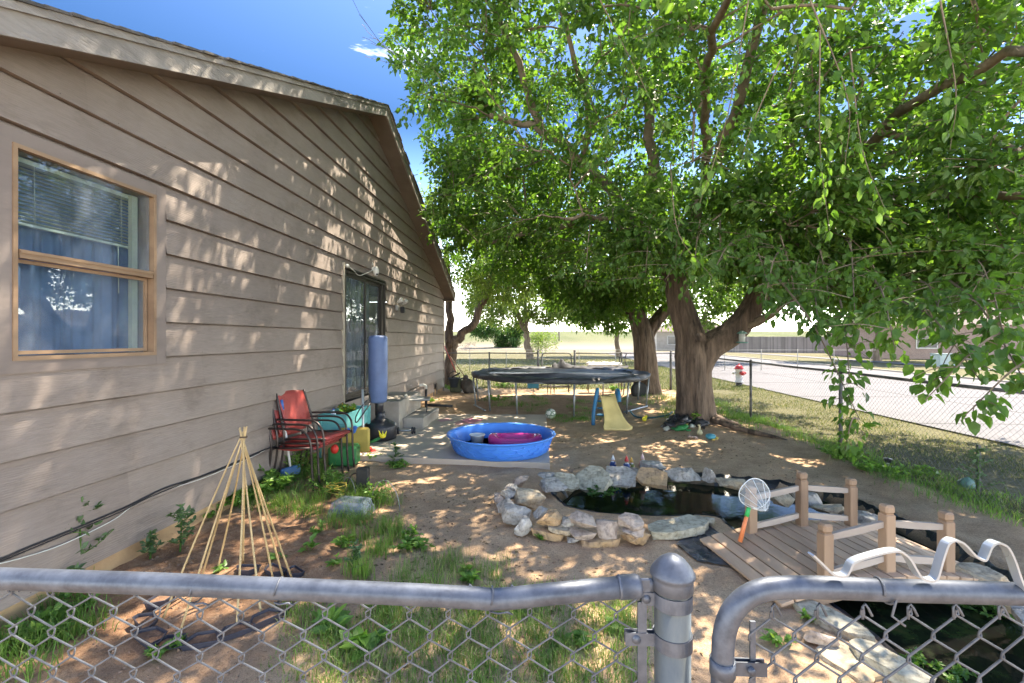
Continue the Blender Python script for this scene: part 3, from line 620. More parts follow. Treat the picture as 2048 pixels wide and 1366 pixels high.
# --- the mulberry
rg = np.random.default_rng(5)
tb = C(3.51, 8.75, .0); tree = root('mulberry_tree', tb, 'huge broad mulberry tree with forked trunk shading the yard beside the fence', 'tree')
sk_ = Skel()
def cc3(l): return [C(*q) for q in l]
mb = MB()   # trunk with root flare and ridged bark
def trunk_mesh(mb, axis, radii, nseg=84, ridge=.08, lobes=5, ph=0, flare=None):
    P = smooth_line(axis, 8); m_ = len(P); vs = []
    rr = np.interp(np.linspace(0, len(radii)-1, m_), range(len(radii)), radii)
    for i in range(m_):
        t = (P[min(i+1, m_-1)]-P[max(i-1, 0)]).normalized(); u = t.cross(Vector((0, 1, 0))).normalized(); v = t.cross(u)
        for k in range(nseg):
            a = 2*math.pi*k/nseg; z = P[i].z
            r = rr[i]*(1+.07*math.sin(lobes*a+ph+z*.6)+.04*math.sin(3*a+z*1.3)+ridge*.5*abs(math.sin(11*a+1.2*math.sin(z*2.2)+mn.noise(Vector((a*3, z*2.4, ph)))*4))*(1+.5*mn.noise(Vector((a*6, z*5, ph+4)))))
            if i < m_*.25: r *= 1+(.28*max(0, math.sin(3*a+ph+.7)))*(1-i/(m_*.25))
            vs.append(P[i]+(u*math.cos(a)+v*math.sin(a))*r)
    mb.add(vs, [(i*nseg+k, i*nseg+(k+1) % nseg, (i+1)*nseg+(k+1) % nseg, (i+1)*nseg+k) for i in range(m_-1) for k in range(nseg)], True); return P, rr
ax1 = cc3([(3.50, 8.8, -.15), (3.50, 8.8, .3), (3.47, 8.8, .9), (3.46, 8.8, 1.35), (3.40, 8.8, 1.75), (3.22, 8.85, 2.4), (3.10, 8.9, 3.0), (2.7, 8.9, 3.9)])
p_, r_ = trunk_mesh(mb, ax1, [.38, .31, .295, .315, .25, .21, .19, .16]); sk_.p += [np.array(q) for q in p_[20:]]; sk_.r += list(r_[20:])
ax2 = cc3([(3.55, 8.8, 1.0), (3.72, 8.75, 1.45), (4.15, 8.6, 1.80), (4.45, 8.5, 2.25), (4.65, 8.4, 2.9), (4.9, 8.2, 3.8)])
p_, r_ = trunk_mesh(mb, ax2, [.20, .25, .22, .19, .16, .12], ph=2); sk_.p += [np.array(q) for q in p_[16:]]; sk_.r += list(r_[16:])
# surface roots
for pts, r in (([(3.7, 8.5, .18), (4.0, 8.0, .1), (4.35, 7.5, .05), (4.6, 7.0, -.06)], .06), ([(3.2, 8.5, .15), (2.8, 8.2, .03), (2.5, 8.0, -.05)], .08), ([(3.75, 8.6, .2), (4.2, 8.5, .05), (4.5, 8.3, -.05)], .09)):
    mb.tube(smooth_line(cc3(pts), 5), [r*(1-.7*i/(5*(len(pts)-1))) for i in range(5*(len(pts)-1)+1)], 8)
mb.lathe([(.0, .02), (.05, .03), (.075, .0), (.09, -.05)], A(1399, 676, 8.36), 14, Rx(math.radians(-100)))   # old pruning scar
mb.build('trunk', bark, tree)
K = [([(3.10,8.9,3.0),(2.2,8.7,4.1),(1.3,8.4,4.9),(.5,8.2,5.4),(-.4,8.1,5.6)], .15, .05), ([(.5,8.2,5.4),(.2,8.0,6.2),(-.3,7.8,7.2),(-.9,7.6,8.0)], .08, .03), ([(2.7,8.9,3.9),(2.7,8.7,5.2),(2.4,8.5,6.6),(2.0,8.3,8.2)], .14, .05),
     ([(1.3,8.4,4.9),(1.2,7.5,5.6),(.7,6.6,6.4)], .07, .03), ([(3.10,8.9,3.0),(3.3,7.8,4.4),(3.4,6.6,5.6),(3.2,5.4,6.6)], .13, .05), ([(4.9,8.2,3.8),(5.0,8.2,5.2),(5.4,8.0,7.0),(5.6,8,8.2)], .13, .05),
     ([(4.65,8.4,2.9),(5.4,7.6,3.9),(6.3,6.8,4.9),(7.2,6.2,5.6)], .13, .05), ([(4.45,8.5,2.25),(5.4,7.8,2.9),(6.6,7.2,3.05),(7.8,6.8,3.1)], .13, .05), ([(4.65,8.4,2.9),(4.5,7.0,3.7),(4.5,5.6,4.2),(4.3,4.2,4.2),(4.1,3.2,3.8)], .11, .03),
     ([(3.3,7.8,4.4),(2.7,6.4,4.9),(2.2,5.0,5.0),(1.9,3.8,4.8)], .08, .03), ([(4.15,8.6,1.8),(4.9,7.9,2.35),(5.7,7.3,2.9),(6.2,6.6,3.4)], .09, .04), ([(4.5,7.0,3.7),(5.3,5.8,3.5),(5.6,4.8,3.1),(5.6,4.2,2.6)], .08, .025),
     ([(2.2,8.7,4.1),(1.3,9.2,4.0),(.4,9.6,3.9),(-.5,9.8,3.7)], .09, .03), ([(3.1,8.9,3.),(2.3,8.0,3.4),(1.5,7.4,3.6),(.8,7,3.5)], .07, .025), ([(4.5,5.6,4.2),(4.9,4.6,3.6),(4.6,3.9,2.7),(4.1,3.6,2.05)], .045, .012)]
for i, (pts, r0, r1) in enumerate(K): sk_.limb(cc3(pts), r0, r1, 5, .03, i)
T = []
T.append(ell(rg, (3.2, 8.2, 6.0), (5.3, 4.0, 3.4), 90, .5)); T.append(ell(rg, (.3, 8.3, 7.4), (2.9, 2.6, 2.0), 26)); T.append(ell(rg, (6.0, 6.0, 4.0), (3.0, 2.6, 2.2), 40)); T.append(ell(rg, (3.0, 4.4, 5.4), (3.0, 2.0, 1.3), 30))
T = np.concatenate(T)
def ok(P):
    Xc, Dc = cam_xd(P); px = 1024+F*Xc/np.maximum(Dc, .1); py = HOR-F*(P[:, 2]-EYE)/np.maximum(Dc, .1)
    k = (Dc > 1.6) & ~((P[:, 0] < np.where(P[:, 1] > 9.2, -2.6, -2.3)) & (P[:, 2] < 6.7)) & (P[:, 2] > np.where(Xc > 4.4, 1.95, 2.35)+.25*np.abs(wav(P[:, 0], P[:, 1], 1.5, 33)))
    dtr = np.hypot(Xc-3.5, Dc-8.75); k &= ~((dtr < 1.3) & (P[:, 2] < 2.75)); k &= ~((Dc < 9) & (Xc < 3.2) & (P[:, 2] < 2.7))
    k &= ~((Dc < 8.3) & (Xc < 4.9) & (Xc > 2.2) & (P[:, 2] < 2.42) & (Dc > 5.2))
    k &= ~((Xc < -.2) & (P[:, 2] < 3.2+(-Xc)*.35))
    return k
def fill(parts):
    Q = np.concatenate(parts); return Q[ok(Q)]
big = sk_.grow(T[ok(T)], rg, .06, .012, .06, 7, .08, trunk=(tb.x, tb.y, 2.5))
T2 = fill([ell(rg, (3.2, 8.2, 6.0), (5.6, 4.3, 3.7), 620, .45), ell(rg, (.3, 8.4, 7.2), (3.1, 2.8, 2.3), 230, .2), ell(rg, (5.9, 6.2, 4.0), (3.2, 3.0, 2.4), 330, .3), ell(rg, (3.0, 4.5, 5.4), (3.1, 2.1, 1.3), 150, .3), ell(rg, (1.0, 8.6, 4.3), (2.6, 2.3, 1.2), 170, .1), ell(rg, (6.3, 7.4, 2.9), (2.6, 2.4, .7), 130, .1), ell(rg, (6.6, 7.6, 4.4), (3.2, 2.4, 2.4), 240, .1), ell(rg, (4.3, 5.6, 3.7), (2.2, 1.6, .8), 120, .1), ell(rg, (5.0, 4.8, 3.0), (1.8, 1.2, .8), 90, .1), ell(rg, (-.9, 8.0, 7.4), (2.0, 1.8, 1.7), 150, .1), ell(rg, (-1.3, 10.8, 4.9), (1.6, 1.5, 1.2), 190, .1), ell(rg, (-1.4, 9.6, 6.2), (1.4, 1.2, 1.2), 110, .1), ell(rg, (5.0, 7.6, 3.1), (1.5, 1.2, .7), 80, .1), ell(rg, (3.4, 7.0, 3.2), (2.4, 1.4, .85), 150, .1), ell(rg, (5.9, 6.4, 2.7), (2.0, 1.8, .8), 170, .1), ell(rg, (7.4, 8.0, 3.0), (2.0, 1.8, .9), 90, .1), ell(rg, (4.6, 11.0, 3.3), (3.2, 1.8, 1.2), 190, .1), ell(rg, (3.4, 7.6, 6.6), (2.6, 2.0, 1.8), 170, .1), ell(rg, (.0, 5.7, 7.6), (2.0, 1.7, .8), 170, .1), ell(rg, (-.9, 4.6, 7.4), (1.4, 1.5, .6), 70, .1), ell(rg, (3.0, 9, 3.4), (3.2, 2.5, .8), 120, .1)])  # includes overhead clusters out of view, added to shade wall and yard
tw = sk_.grow(T2, rg, .02, .004, .05, 6, .10, trunk=(tb.x, tb.y, 2.5))
# low hanging sprays close to the viewer on the right
hang = []
def spray(a, b2, nn, spread, seed):
    r = random.Random(seed); a, b2 = Vector(a), Vector(b2)
    pts = smooth_line([a, a.lerp(b2, .5)+Vector((0, 0, .12)), b2], 6); sk_.line(pts, [.012-.008*i/12 for i in range(len(pts))]); hang.append((pts, (b2-a).length*1.2))
    for k in range(nn):
        i = r.randint(3, len(pts)-2); q = pts[i]+Vector((r.gauss(0, spread), r.gauss(0, spread*.6), r.gauss(-.05, spread*.5)))
        l2 = smooth_line([pts[i], (pts[i]+q)/2+Vector((0, 0, .03)), q], 3); sk_.line(l2, [.005-.003*j_/6 for j_ in range(len(l2))]); hang.append((l2, (q-pts[i]).length))
for (q0, q1, nn, sp, sd_) in (((1560,470,5.6),(1600,648,5.2),12,.26,21),((1490,460,5.6),(1545,600,5.2),11,.24,22),((1640,500,5.4),(1665,665,5.0),12,.26,23),((1440,440,6.2),(1440,560,5.8),9,.25,24),((1740,520,5.2),(1780,655,4.9),12,.28,25),((1880,520,5.2),(1900,650,4.9),12,.3,26),((2000,500,5.0),(2030,640,4.7),12,.3,27),((1300,450,6.5),(1290,570,6.2),10,.28,28),((1180,450,6.8),(1170,575,6.5),10,.28,29),((1360,420,6.2),(1350,540,5.9),10,.26,30),((1560,560,4.6),(1720,840,3.5),9,.27,1),((1750,560,4.4),(1790,700,3.4),9,.22,2),((1800,600,4.2),(1960,760,3.0),10,.22,3),((1900,560,4.2),(2060,780,2.9),9,.22,4),((1680,600,4.6),(1700,760,3.9),7,.15,5),((2080,640,3.4),(1850,800,3.0),8,.16,6),((2150,700,3.2),(1930,830,2.9),5,.12,7),((1620,540,5),(1640,690,4.2),8,.2,8),((1840,560,4.6),(1890,660,3.8),10,.25,9),((1960,540,4.2),(2010,680,3.4),10,.25,10),((1560,500,5),(1530,600,4.4),9,.22,11),((1716,838,4.05),(1690,900,3.9),4,.10,12),((1400,440,6.0),(1385,575,5.8),10,.26,31),((1440,430,6.2),(1330,560,6.0),10,.26,32),((1480,480,5.5),(1420,560,4.8),9,.25,13),((2050,480,4.4),(2070,640,3.4),9,.3,14),((1700,480,5),(1710,640,4.1),10,.3,15)):
    spray(A(*q0), A(*q1), nn, sp, sd_)
# thin bare twigs dangling in front
drp = []
for (px0, px1, y0, y1, D) in ((1500,1395,-20,420,3.4),(1640,1660,60,470,3.6),(1700,1770,100,420,3.4),(1620,1690,0,330,3.2),(1340,1430,330,560,4.4),(1880,1900,0,300,3.2),(1200,1330,0,260,4.6),(1260,1180,20,330,5),(1560,1480,120,330,3.6)):
    a, e_ = A(px0, y0, D), A(px1, y1, D+.3); m1_ = a.lerp(e_, .5)+Vector((random.uniform(-.15, .15), 0, -.1)); pts = smooth_line([a, m1_, e_], 6); sk_.line(pts, [.007-.005*i/12 for i in range(len(pts))]); drp.append((pts, (e_-a).length))
sk_.mesh(tree, twig, name='limb')
P1, D1 = foliage(tw, rg, 46, .1, .19); P0, D0 = foliage(big, rg, 26, .1, .22, start=.5)
P = np.concatenate([P1, P0]); Dd = np.concatenate([D1, D0]); k = (P[:, 0] > -2.85)
# leaves thinned in patches along the sun rays, to let dapples through
th_ = wav(P[:, 0]-P[:, 2]*SUN.x/SUN.z, P[:, 1]-P[:, 2]*SUN.y/SUN.z, 3.0, 77); k &= (rg.uniform(0, 1, len(P)) < np.where(th_ > np.where(P[:, 0] > .3, .62, .30), .2, 1.0))
P, Dd = P[k], Dd[k]; n = len(P); Ls = rg.uniform(.042, .115, n)*np.where(rg.uniform(0, 1, n) < .12, 1.35, 1); print('mulberry leaves', n)
leaves_obj('crown', P, Dd, Ls, Ls*rg.uniform(.6, .8, n), mulleaf, tree, rng=rg)
P, Dd = foliage(hang, rg, 15, .12, .10, start=.15, droop=.9); n = len(P); Ls = rg.uniform(.04, .105, n)
leaves_obj('hanging_foliage', P, Dd, Ls, Ls*.72, mulleaf, tree, bias=.38, rng=rg)
P, Dd = foliage(drp, rg, 22, .1, .10, start=.05, droop=1.0); n = len(P); Ls = rg.uniform(.042, .115, n)
leaves_obj('hanging_foliage', P, Dd, Ls, Ls*.6, mulleaf, tree, rng=rg)

# --- second tree behind the trampoline's right end
rg = np.random.default_rng(9)
tb2 = C(3.85, 13.2, 0); tree2 = root('mulberry_tree', tb2, 'second dark trunked tree behind the right end of the trampoline', 'tree'); s2 = Skel(); mb = MB()
ax = cc3([(3.9, 13.2, -.1), (3.87, 13.2, .5), (3.83, 13.2, 1.2), (3.75, 13.2, 1.9), (3.4, 13.2, 2.8), (3.1, 13.2, 3.8)]); p_, r_ = trunk_mesh(mb, ax, [.40, .31, .29, .27, .22, .16], ph=1); s2.p += [np.array(q) for q in p_[20:]]; s2.r += list(r_[20:])
p_, r_ = trunk_mesh(mb, cc3([(3.85, 13.2, 1.4), (3.95, 13.2, 1.9), (4.6, 13.1, 2.8), (5.2, 13, 3.8)]), [.18, .19, .15, .1]); s2.p += [np.array(q) for q in p_[8:]]; s2.r += list(r_[8:])
mb.build('trunk', bark, tree2)
for i, (pts, r0, r1) in enumerate([([(3.4,13.2,2.8),(2.2,12.8,3.8),(.8,12.4,4.4),(-.8,12.2,4.6)], .12, .04), ([(3.1,13.2,3.8),(3,13,5.2),(2.6,12.8,6.6)], .12, .04), ([(3.4,13.2,2.8),(2.4,12.2,3.2),(1.4,11.6,3.2)], .08, .03), ([(5.2,13,3.8),(6,12.6,5),(7,12.4,5.6)], .08, .03), ([(2.2,12.8,3.8),(1.2,13.4,5.0),(.2,13.6,5.8)], .07, .03)]): s2.limb(cc3(pts), r0, r1, 5, .03, i+40)
T = np.concatenate([ell(rg, (1.6, 12.8, 4.6), (4.0, 2.6, 2.2), 330, .3), ell(rg, (.2, 12.0, 4.6), (2.4, 1.8, 1.5), 90, .1), ell(rg, (2.6, 12.6, 2.9), (2.1, 2.0, .75), 130, .1), ell(rg, (5.4, 13, 4.6), (3.4, 2.6, 2.4), 150, .3), ell(rg, (2.5, 12.2, 2.4), (1.2, 1.1, .7), 70, .1)])
Xc, Dc = cam_xd(T); k = (T[:, 2] > np.where((Xc > 1.5) & (Xc < 3.5), 1.85, 2.3)) & ~((Xc < 1.0) & (T[:, 2] < 2.9)) & ~((Xc < -.8) & (T[:, 2] < 3.6)) & ~((abs(Xc-3.9) < .8) & (T[:, 2] < 2.5)) & (T[:, 0] > -2.9)
tw2 = s2.grow(T[k], rg, .03, .005, .05, 6, .1, trunk=(tb2.x, tb2.y, 2.2)); s2.mesh(tree2, twig, name='limb')
P, Dd = foliage(tw2, rg, 40, .1, .22, start=.2); n = len(P); Ls = rg.uniform(.08, .14, n); print('tree2', n)
leaves_obj('crown', P, Dd, Ls, Ls*.7, mulleaf, tree2, rng=rg, bias=.4)

def bg_tree(name, label, base, limbs, ells, mat, per, Lf, W_, barkm, seed, zmin=1, jit=.4, group='trees beyond the back fence', rmax=.05, droop=.5, skipf=None):
    rr = np.random.default_rng(seed); t_ = root(name, base, label, 'tree', group); s_ = Skel()
    for i, (pts, r0, r1) in enumerate(limbs): s_.limb(cc3(pts), r0, r1, 5, .04*r0*5, seed+i)
    T = np.concatenate([ell(rr, *e_) for e_ in ells]); T = T[T[:, 2] > zmin]
    if skipf is not None: T = T[skipf(T)]
    main = MB()
    for pts, rad in s_.lines: main.tube(pts, rad, 12, caps=False)
    main.build('trunk', barkm, t_); keep = len(s_.lines)
    sg = s_.grow(T, rr, rmax, .006, .06, 6, .1, trunk=tuple(base)); s_.lines = s_.lines[keep:]; s_.mesh(t_, barkm, name='limb', sides=lambda r: 5 if r > .03 else 3)
    P, Dd = foliage(sg, rr, per, .1, jit, start=.2, droop=droop); n = len(P); Ls = rr.uniform(Lf*.7, Lf*1.3, n)
    leaves_obj('crown', P, Dd, Ls, Ls*W_, mat, t_, rng=rr); return t_
# leaning tree right at the house corner, outside the back fence
bg_tree('elm_tree', 'forked elm with dark leaning limb just beyond the corner of the house', C(-2.2, 16.6, 0), [([(-2.2,16.6,-.1),(-2.22,16.6,1.2),(-2.25,16.6,1.7),(-2.3,16.6,3),(-2.35,16.6,5)], .24, .10), ([(-2.2,16.6,1.35),(-1.9,16.6,1.75),(-1.35,16.6,2.3),(-1.02,16.6,3.1),(-.75,16.6,4.3),(-.5,16.5,5.6)], .20, .06), ([(-1.02,16.6,3.1),(-.3,16.6,3.9),(.6,16.5,4.3)], .07, .03)],
        [((-1.0, 16.6, 5.6), (3.0, 2.2, 2.6), 200, .2), ((-.2, 16.6, 4.2), (2.2, 1.6, 1.1), 110, .1), ((.6, 16.8, 3.5), (2.2, 1.2, .8), 60, .1)], elmleaf, 48, .12, .45, bark, 61, zmin=2.9, jit=.42)
bg_tree('elm_tree', 'leaning pale trunked elm standing alone in the field behind the trampoline', C(1.45, 37.0, 0), [([(1.5,37,-.1),(1.3,37,1.0),(.9,37,2.6),(.1,37,4.2),(-.8,37,5.4)], .34, .12), ([(1.2,37,1.3),(1.2,37,3),(1.0,37,5),(.8,37,7)], .20, .08), ([(1.2,37,3),(2.0,37,4.2),(3.2,37,4.8),(4.3,37,4.6)], .12, .04), ([(.1,37,4.2),(-1.2,37,4.3),(-2.6,37,3.6)], .1, .03)],
        [((.6, 37, 6.0), (5.6, 4, 3.6), 560, .2), ((4.6, 33, 4.6), (2.6, 2, 1.8), 150, .1), ((-2.4, 37, 4.2), (2.0, 2, 1.4), 50, .1), ((4.2, 37, 4.0), (1.6, 2, 1.5), 40, .1)], elmleaf, 30, .24, .4, bark2, 71, zmin=2.0, jit=.8)
bg_tree('evergreen_tree', 'low dark green bushy tree left of the leaning trunk in the field', C(-.9, 72, .2), [([(-.9,72,0),(-.9,72,2)], .25, .1)], [((-.6, 72, 1.7), (2.2, 2.0, 1.7), 120, .1), ((-3.4, 70, 3.0), (3.2, 2, 1.5), 90, .1), ((.8, 72, 3.2), (1.4, 1.4, 1.3), 40, .1)], darkleaf, 26, .40, .4, bark, 81, zmin=.3, jit=.7, droop=0)
bg_tree('shrub', 'pale olive shrub in the field just right of the leaning trunk', C(3.0, 52, .1), [([(3,52,0),(3,52,1.2)], .1, .05)], [((3.2, 52, 1.3), (2.3, 2, 1.3), 120, .1)], elmleaf, 18, .22, .35, bark2, 91, zmin=.2, jit=.6, droop=0, group='shrubs in the field')
bg_tree('shrub', 'low bare purplish shrub in the field near the house corner', C(-6.2, 62, .1), [([(-6.2,62,0),(-6.2,62,.6)], .06, .03)], [((-6.6, 62, .6), (2.2, 1, .8), 110, .0)], M('dead twigs', (.25, .17, .15), (.16, .11, .10), .9), 3, .12, .4, M('purplish twig', (.22, .16, .16)), 93, zmin=.1, jit=.3, droop=0, group='shrubs in the field')
bg_tree('elm_tree', 'slim elm trunk by the far roadside beyond the back fence', C(9.9, 43, 0), [([(9.9,43,-.1),(9.85,43,1.5),(9.9,43,3.6)], .26, .15)], [((9.0, 43, 5.2), (5.2, 3.5, 3.0), 330, .2)], elmleaf, 30, .28, .45, bark2, 97, zmin=2.3, jit=.8)
bg_tree('elm_tree', 'bright green roadside tree seen through the fork of the big mulberry', C(12, 31, 0), [([(14,33,-.1),(14,33,1.5),(13.8,33,3.6)], .3, .15)], [((12.5, 33, 5.2), (6, 3.5, 3.4), 210, .2)], elmleaf, 34, .26, .5, bark2, 99, zmin=2.2, jit=.8, group='trees along the road')
bg_tree('elm_tree', 'leafy tree standing before the far brick house', C(27, 34, 0), [([(27,34,-.1),(27,34,1.5),(27,34,4)], .3, .15)], [((27, 34, 6.0), (7, 4, 3.8), 240, .2)], mulleaf, 34, .3, .6, bark2, 101, zmin=2.6, jit=.9, group='trees along the road')
# slim utility pole far off
q = MB(); q.tube([A(1118, 700, 90), A(1118, 640, 90)], .16, 8); q.box(A(1118, 645, 90), (1.6, .1, .12)); tag(q.build('utility_pole', M('old pole wood', (.2, .16, .13))), 'distant slim utility pole standing in the field', 'utility pole')

# ---------------------------------------------------------------- chain link fences
def chain(a, b2, z0, z1, w_=.062, r=.0016, n=3, jit=0.0, name='mesh_fabric', mat=None, parent=None, top=None, twist=.0016, seed=0, ctr=None):
    a, b2 = Vector(a), Vector(b2); d = b2-a; d.z = 0; ln = d.length; d.normalize(); nr = Vector((-d.y, d.x, 0)); rg_ = np.random.default_rng(seed)
    kx = int(ln/(w_/2)); kz = int((z1-z0)/(w_/2)); u = []
    ph = rg_.uniform(0, 6, 6); V = []; Fq = []
    jx = lambda x, z: jit*(math.sin(x*7+z*3+ph[0])+math.sin(x*17+z*11+ph[1])*.6)
    jz = lambda x, z: jit*(math.sin(x*6+z*5+ph[2])+math.sin(x*19-z*9+ph[3])*.6)
    if ctr is not None: fine = True
    for k in range(kx):
        pts = []
        for i in range(kz+1):
            right = ((i+k) % 2 == 0); x = k*w_/2+(w_/2 if right else 0); z = z1-i*w_/2
            off = twist*(1 if right else -1)
            X_, Z_ = x+jx(x, z), z+jz(x, z)
            c_ = a+d*(X_+(.0035 if right else -.0035)*(n > 3))+nr*off; c_.z = Z_
            if n > 3:
                for dz_, o2 in ((.0045, 1), (-.0045, -1)):
                    q_ = c_.copy(); q_.z += dz_; q_ = q_+nr*(off*.6*o2); pts.append(q_)
            else: pts.append(c_)
        pts = np.array(pts); m_ = len(pts); b0 = len(V)*0
        t = np.gradient(pts, axis=0); t /= np.linalg.norm(t, axis=1)[:, None]; nv = np.array(nr)[None]; s_ = np.cross(t, nv); s_ /= np.linalg.norm(s_, axis=1)[:, None]
        ring_ = [pts+(s_*math.cos(2*math.pi*j/n)+nv*math.sin(2*math.pi*j/n))*r for j in range(n)]; u.append(np.stack(ring_, 1).reshape(-1, 3))
    off = 0; fs = []
    for blk in u:
        m_ = len(blk)//n; i = np.arange(m_-1)[:, None]*n
        for j in range(n): fs.append(off+np.concatenate([i+j, i+(j+1) % n, i+n+(j+1) % n, i+n+j], 1))
        off += len(blk)
    return npmesh(name, np.concatenate(u), [np.concatenate(fs)], None, mat, parent, smooth=n > 3)
def farfence(label, posts, ztop=1.2, rail_gap=(), w_=.062, meshes=None, rr=.021):
    fr_ = root('chain_link_fence', posts[0][0], label, 'fence'); 
    q = MB()
    for (a, b2) in zip(posts[:-1], posts[1:]):
        a, b2 = a[0].copy(), b2[0].copy(); a.z = b2.z = ztop
        if (a, b2): q.tube([a, a.lerp(b2, .5)-Vector((0, 0, .008)), b2], rr*.85, 8)
    q.build('top_rail', oldfence, fr_)
    for p, r, h in posts:
        q = MB(); g = gzz(p.x, p.y); q.tube([(p.x, p.y, g-.1), (p.x, p.y, h)], r, 8); q.ball((p.x, p.y, h), (r*1.15, r*1.15, r*1.0), 8, 5); q.build('post', oldfence, fr_)
    for i, (a, b2) in enumerate(zip(posts[:-1], posts[1:])):
        chain(a[0], b2[0], .04, ztop+.01, w_, .0014, 3, .004, mat=oldwire, parent=fr_, seed=i)
    return fr_
cor = C(5.22, 15.1, 0)
fx = lambda y: 4.33+(y-6.6)*.004
right = [(cor, .032, 1.25)]+[(Vector((fx(y), y, 0)), .026, h) for y, h in ((12.2, 1.22), (9.72, 1.225), (6.88, 1.20), (4.0, 1.20), (1.2, 1.2))]
farfence('long chain link fence running between the dirt yard and the street verge', right)
gL, gR = C(.92, 15.15, 0), C(2.02, 15.12, 0)
farfence('back chain link fence between the house corner and the small gate', [(C(-2.28, 15.25, 0), .03, 1.23), (C(-.75, 15.2, 0), .024, 1.22), (C(.86, 15.15, 0), .036, 1.27)])
farfence('back chain link fence from the small gate to the street corner post', [(C(2.06, 15.12, 0), .036, 1.27), (C(3.6, 15.1, 0), .024, 1.22), (cor+Vector((-.02, .03, 0)), .02, 1.2)])
g_ = root('metal_gate', gL, 'small round cornered chain link gate in the back fence', 'gate'); q = MB()
a, b2 = C(.98, 15.13, 0), C(1.95, 15.12, 0); dv = (b2-a).normalized(); ln_ = (b2-a).length; U_ = tuple(dv)
loop = [a+Vector((0, 0, .1))]+arc(a+dv*.12+Vector((0, 0, 1.08)), .12, math.pi, math.pi/2, 5, U_)+arc(b2-dv*.12+Vector((0, 0, 1.08)), .12, math.pi/2, 0, 5, U_)+[b2+Vector((0, 0, .1))]
q.tube(loop, .02, 8, closed=True); q.build('frame', oldfence, g_); chain(a, b2, .1, 1.18, .062, .0014, 3, .003, mat=oldwire, parent=g_)
# a second wire fence further off in the field
q = MB(); 
for i in range(14): p = C(-6+i*1.9, 24, 0); q.tube([(p.x, p.y, -.1), (p.x, p.y, 1.12)], .02, 5)
a, b2 = C(-6, 24, 1.08), C(19, 24, 1.08); q.tube([a, b2], .012, 5); fw = q.build('wire_fence', M('pale wire fence', (.35, .34, .3), None, .7)); tag(fw, 'thin second wire fence crossing the field beyond the back fence', 'fence')

# --- near fence
DF = .80
lf = root('chain_link_fence', C(.28, DF, 0), 'near silvery chain link fence with bent top rail and domed post', 'fence')
rl = MB(); rpts = [A(-420, 1143, .83), A(0, 1157, .815), A(300, 1167, .80), A(600, 1179, .80), A(850, 1190, .80), A(955, 1196, .80), A(985, 1199, .80), A(1015, 1197, .80), A(1100, 1188, .80), A(1255, 1173, .80)]
rl.tube(rpts, .0178, 20); 
rl.build('top_rail', galv, lf)
q = MB(); e0, e1 = A(1236, 1174.5, .80), A(1281, 1172, .80); dv = (e1-e0).normalized()
q.tube([e0, e0+dv*.004, e0+dv*.004, e1-dv*.006, e1], [.0185, .0205, .0198, .0198, .017], 22); 
tg0 = e1+dv*.018; q.box(e1+dv*.008, (.026, .006, .026), Rz(TH), bev=.002); q.lathe([(0, -.003), (.0115, -.003), (.0115, .003), (0, .003)], e1+dv*.016, 14, Rx(math.pi/2)); q.build('rail_end_cup', galv, lf)
pc = A(1345, 1180, DF); pc = Vector((pc.x, pc.y, 0)); PR = .0305; ptop = EYE-(1148-HOR)/F*DF
q = MB(); q.lathe([(PR, -.3), (PR, ptop)], pc, 36); q.build('post', galvp, lf)
q = MB(); q.lathe([(PR+.0035, ptop-.026), (PR+.004, ptop-.008), (PR+.0045, ptop-.002), (PR+.0075, ptop), (PR+.007, ptop+.004), (PR+.001, ptop+.014), (.022, ptop+.025), (.012, ptop+.032), (0, ptop+.034)], pc, 36); q.build('post_cap', galv, lf)
def band(z, r, h, ear, nm='brace_band', side=-1):
    q = MB(); th = .0022; n = 30; vs = []
    for i in range(n+1):
        a_ = math.radians(172)-math.radians(344)*i/n; a_ = a_ if side < 0 else a_+math.pi
        for rr2, zz in ((r, z-h/2), (r+th, z-h/2), (r+th, z+h/2), (r, z+h/2)): vs.append(pc+Vector((rr2*math.cos(a_), rr2*math.sin(a_), zz)))
    q.add(vs, [(i*4+k, i*4+(k+1) % 4, i*4+4+(k+1) % 4, i*4+4+k) for i in range(n) for k in range(4)]+[(0, 1, 2, 3), (n*4+3, n*4+2, n*4+1, n*4)], False)
    for s_ in (-1, 1): q.box(pc+Vector((side*(r+ear/2-.001), s_*.0055, z)), (ear, .0024, h*.92))
    q.lathe([(0, -.013), (.0065, -.012), (.0075, -.009), (.0075, .008), (0, .009)], pc+Vector((side*(r+ear*.62), 0, z)), 12, Rx(math.pi/2)); return q.build(nm, galv, lf)
zr = EYE-(1196-HOR)/F*DF; band(zr, PR+.0005, .024, .024); band(EYE-(1277-HOR)/F*DF, PR+.0005, .024, .052, 'tension_band')
q = MB(); tbx = A(1284, 1215, DF); q.box((tbx.x, tbx.y, tbx.z-.3), (.0155, .005, .62), Rz(TH)); q.build('tension_bar', galv, lf)
za = EYE-(1190-HOR)/F*DF
aL = A(-420, 1190, .82); bL = A(1284, 1212, .80)
chain(aL, bL, .05, za, .0735, .0017, 6, .0045, mat=galvw, parent=lf, twist=.0019)
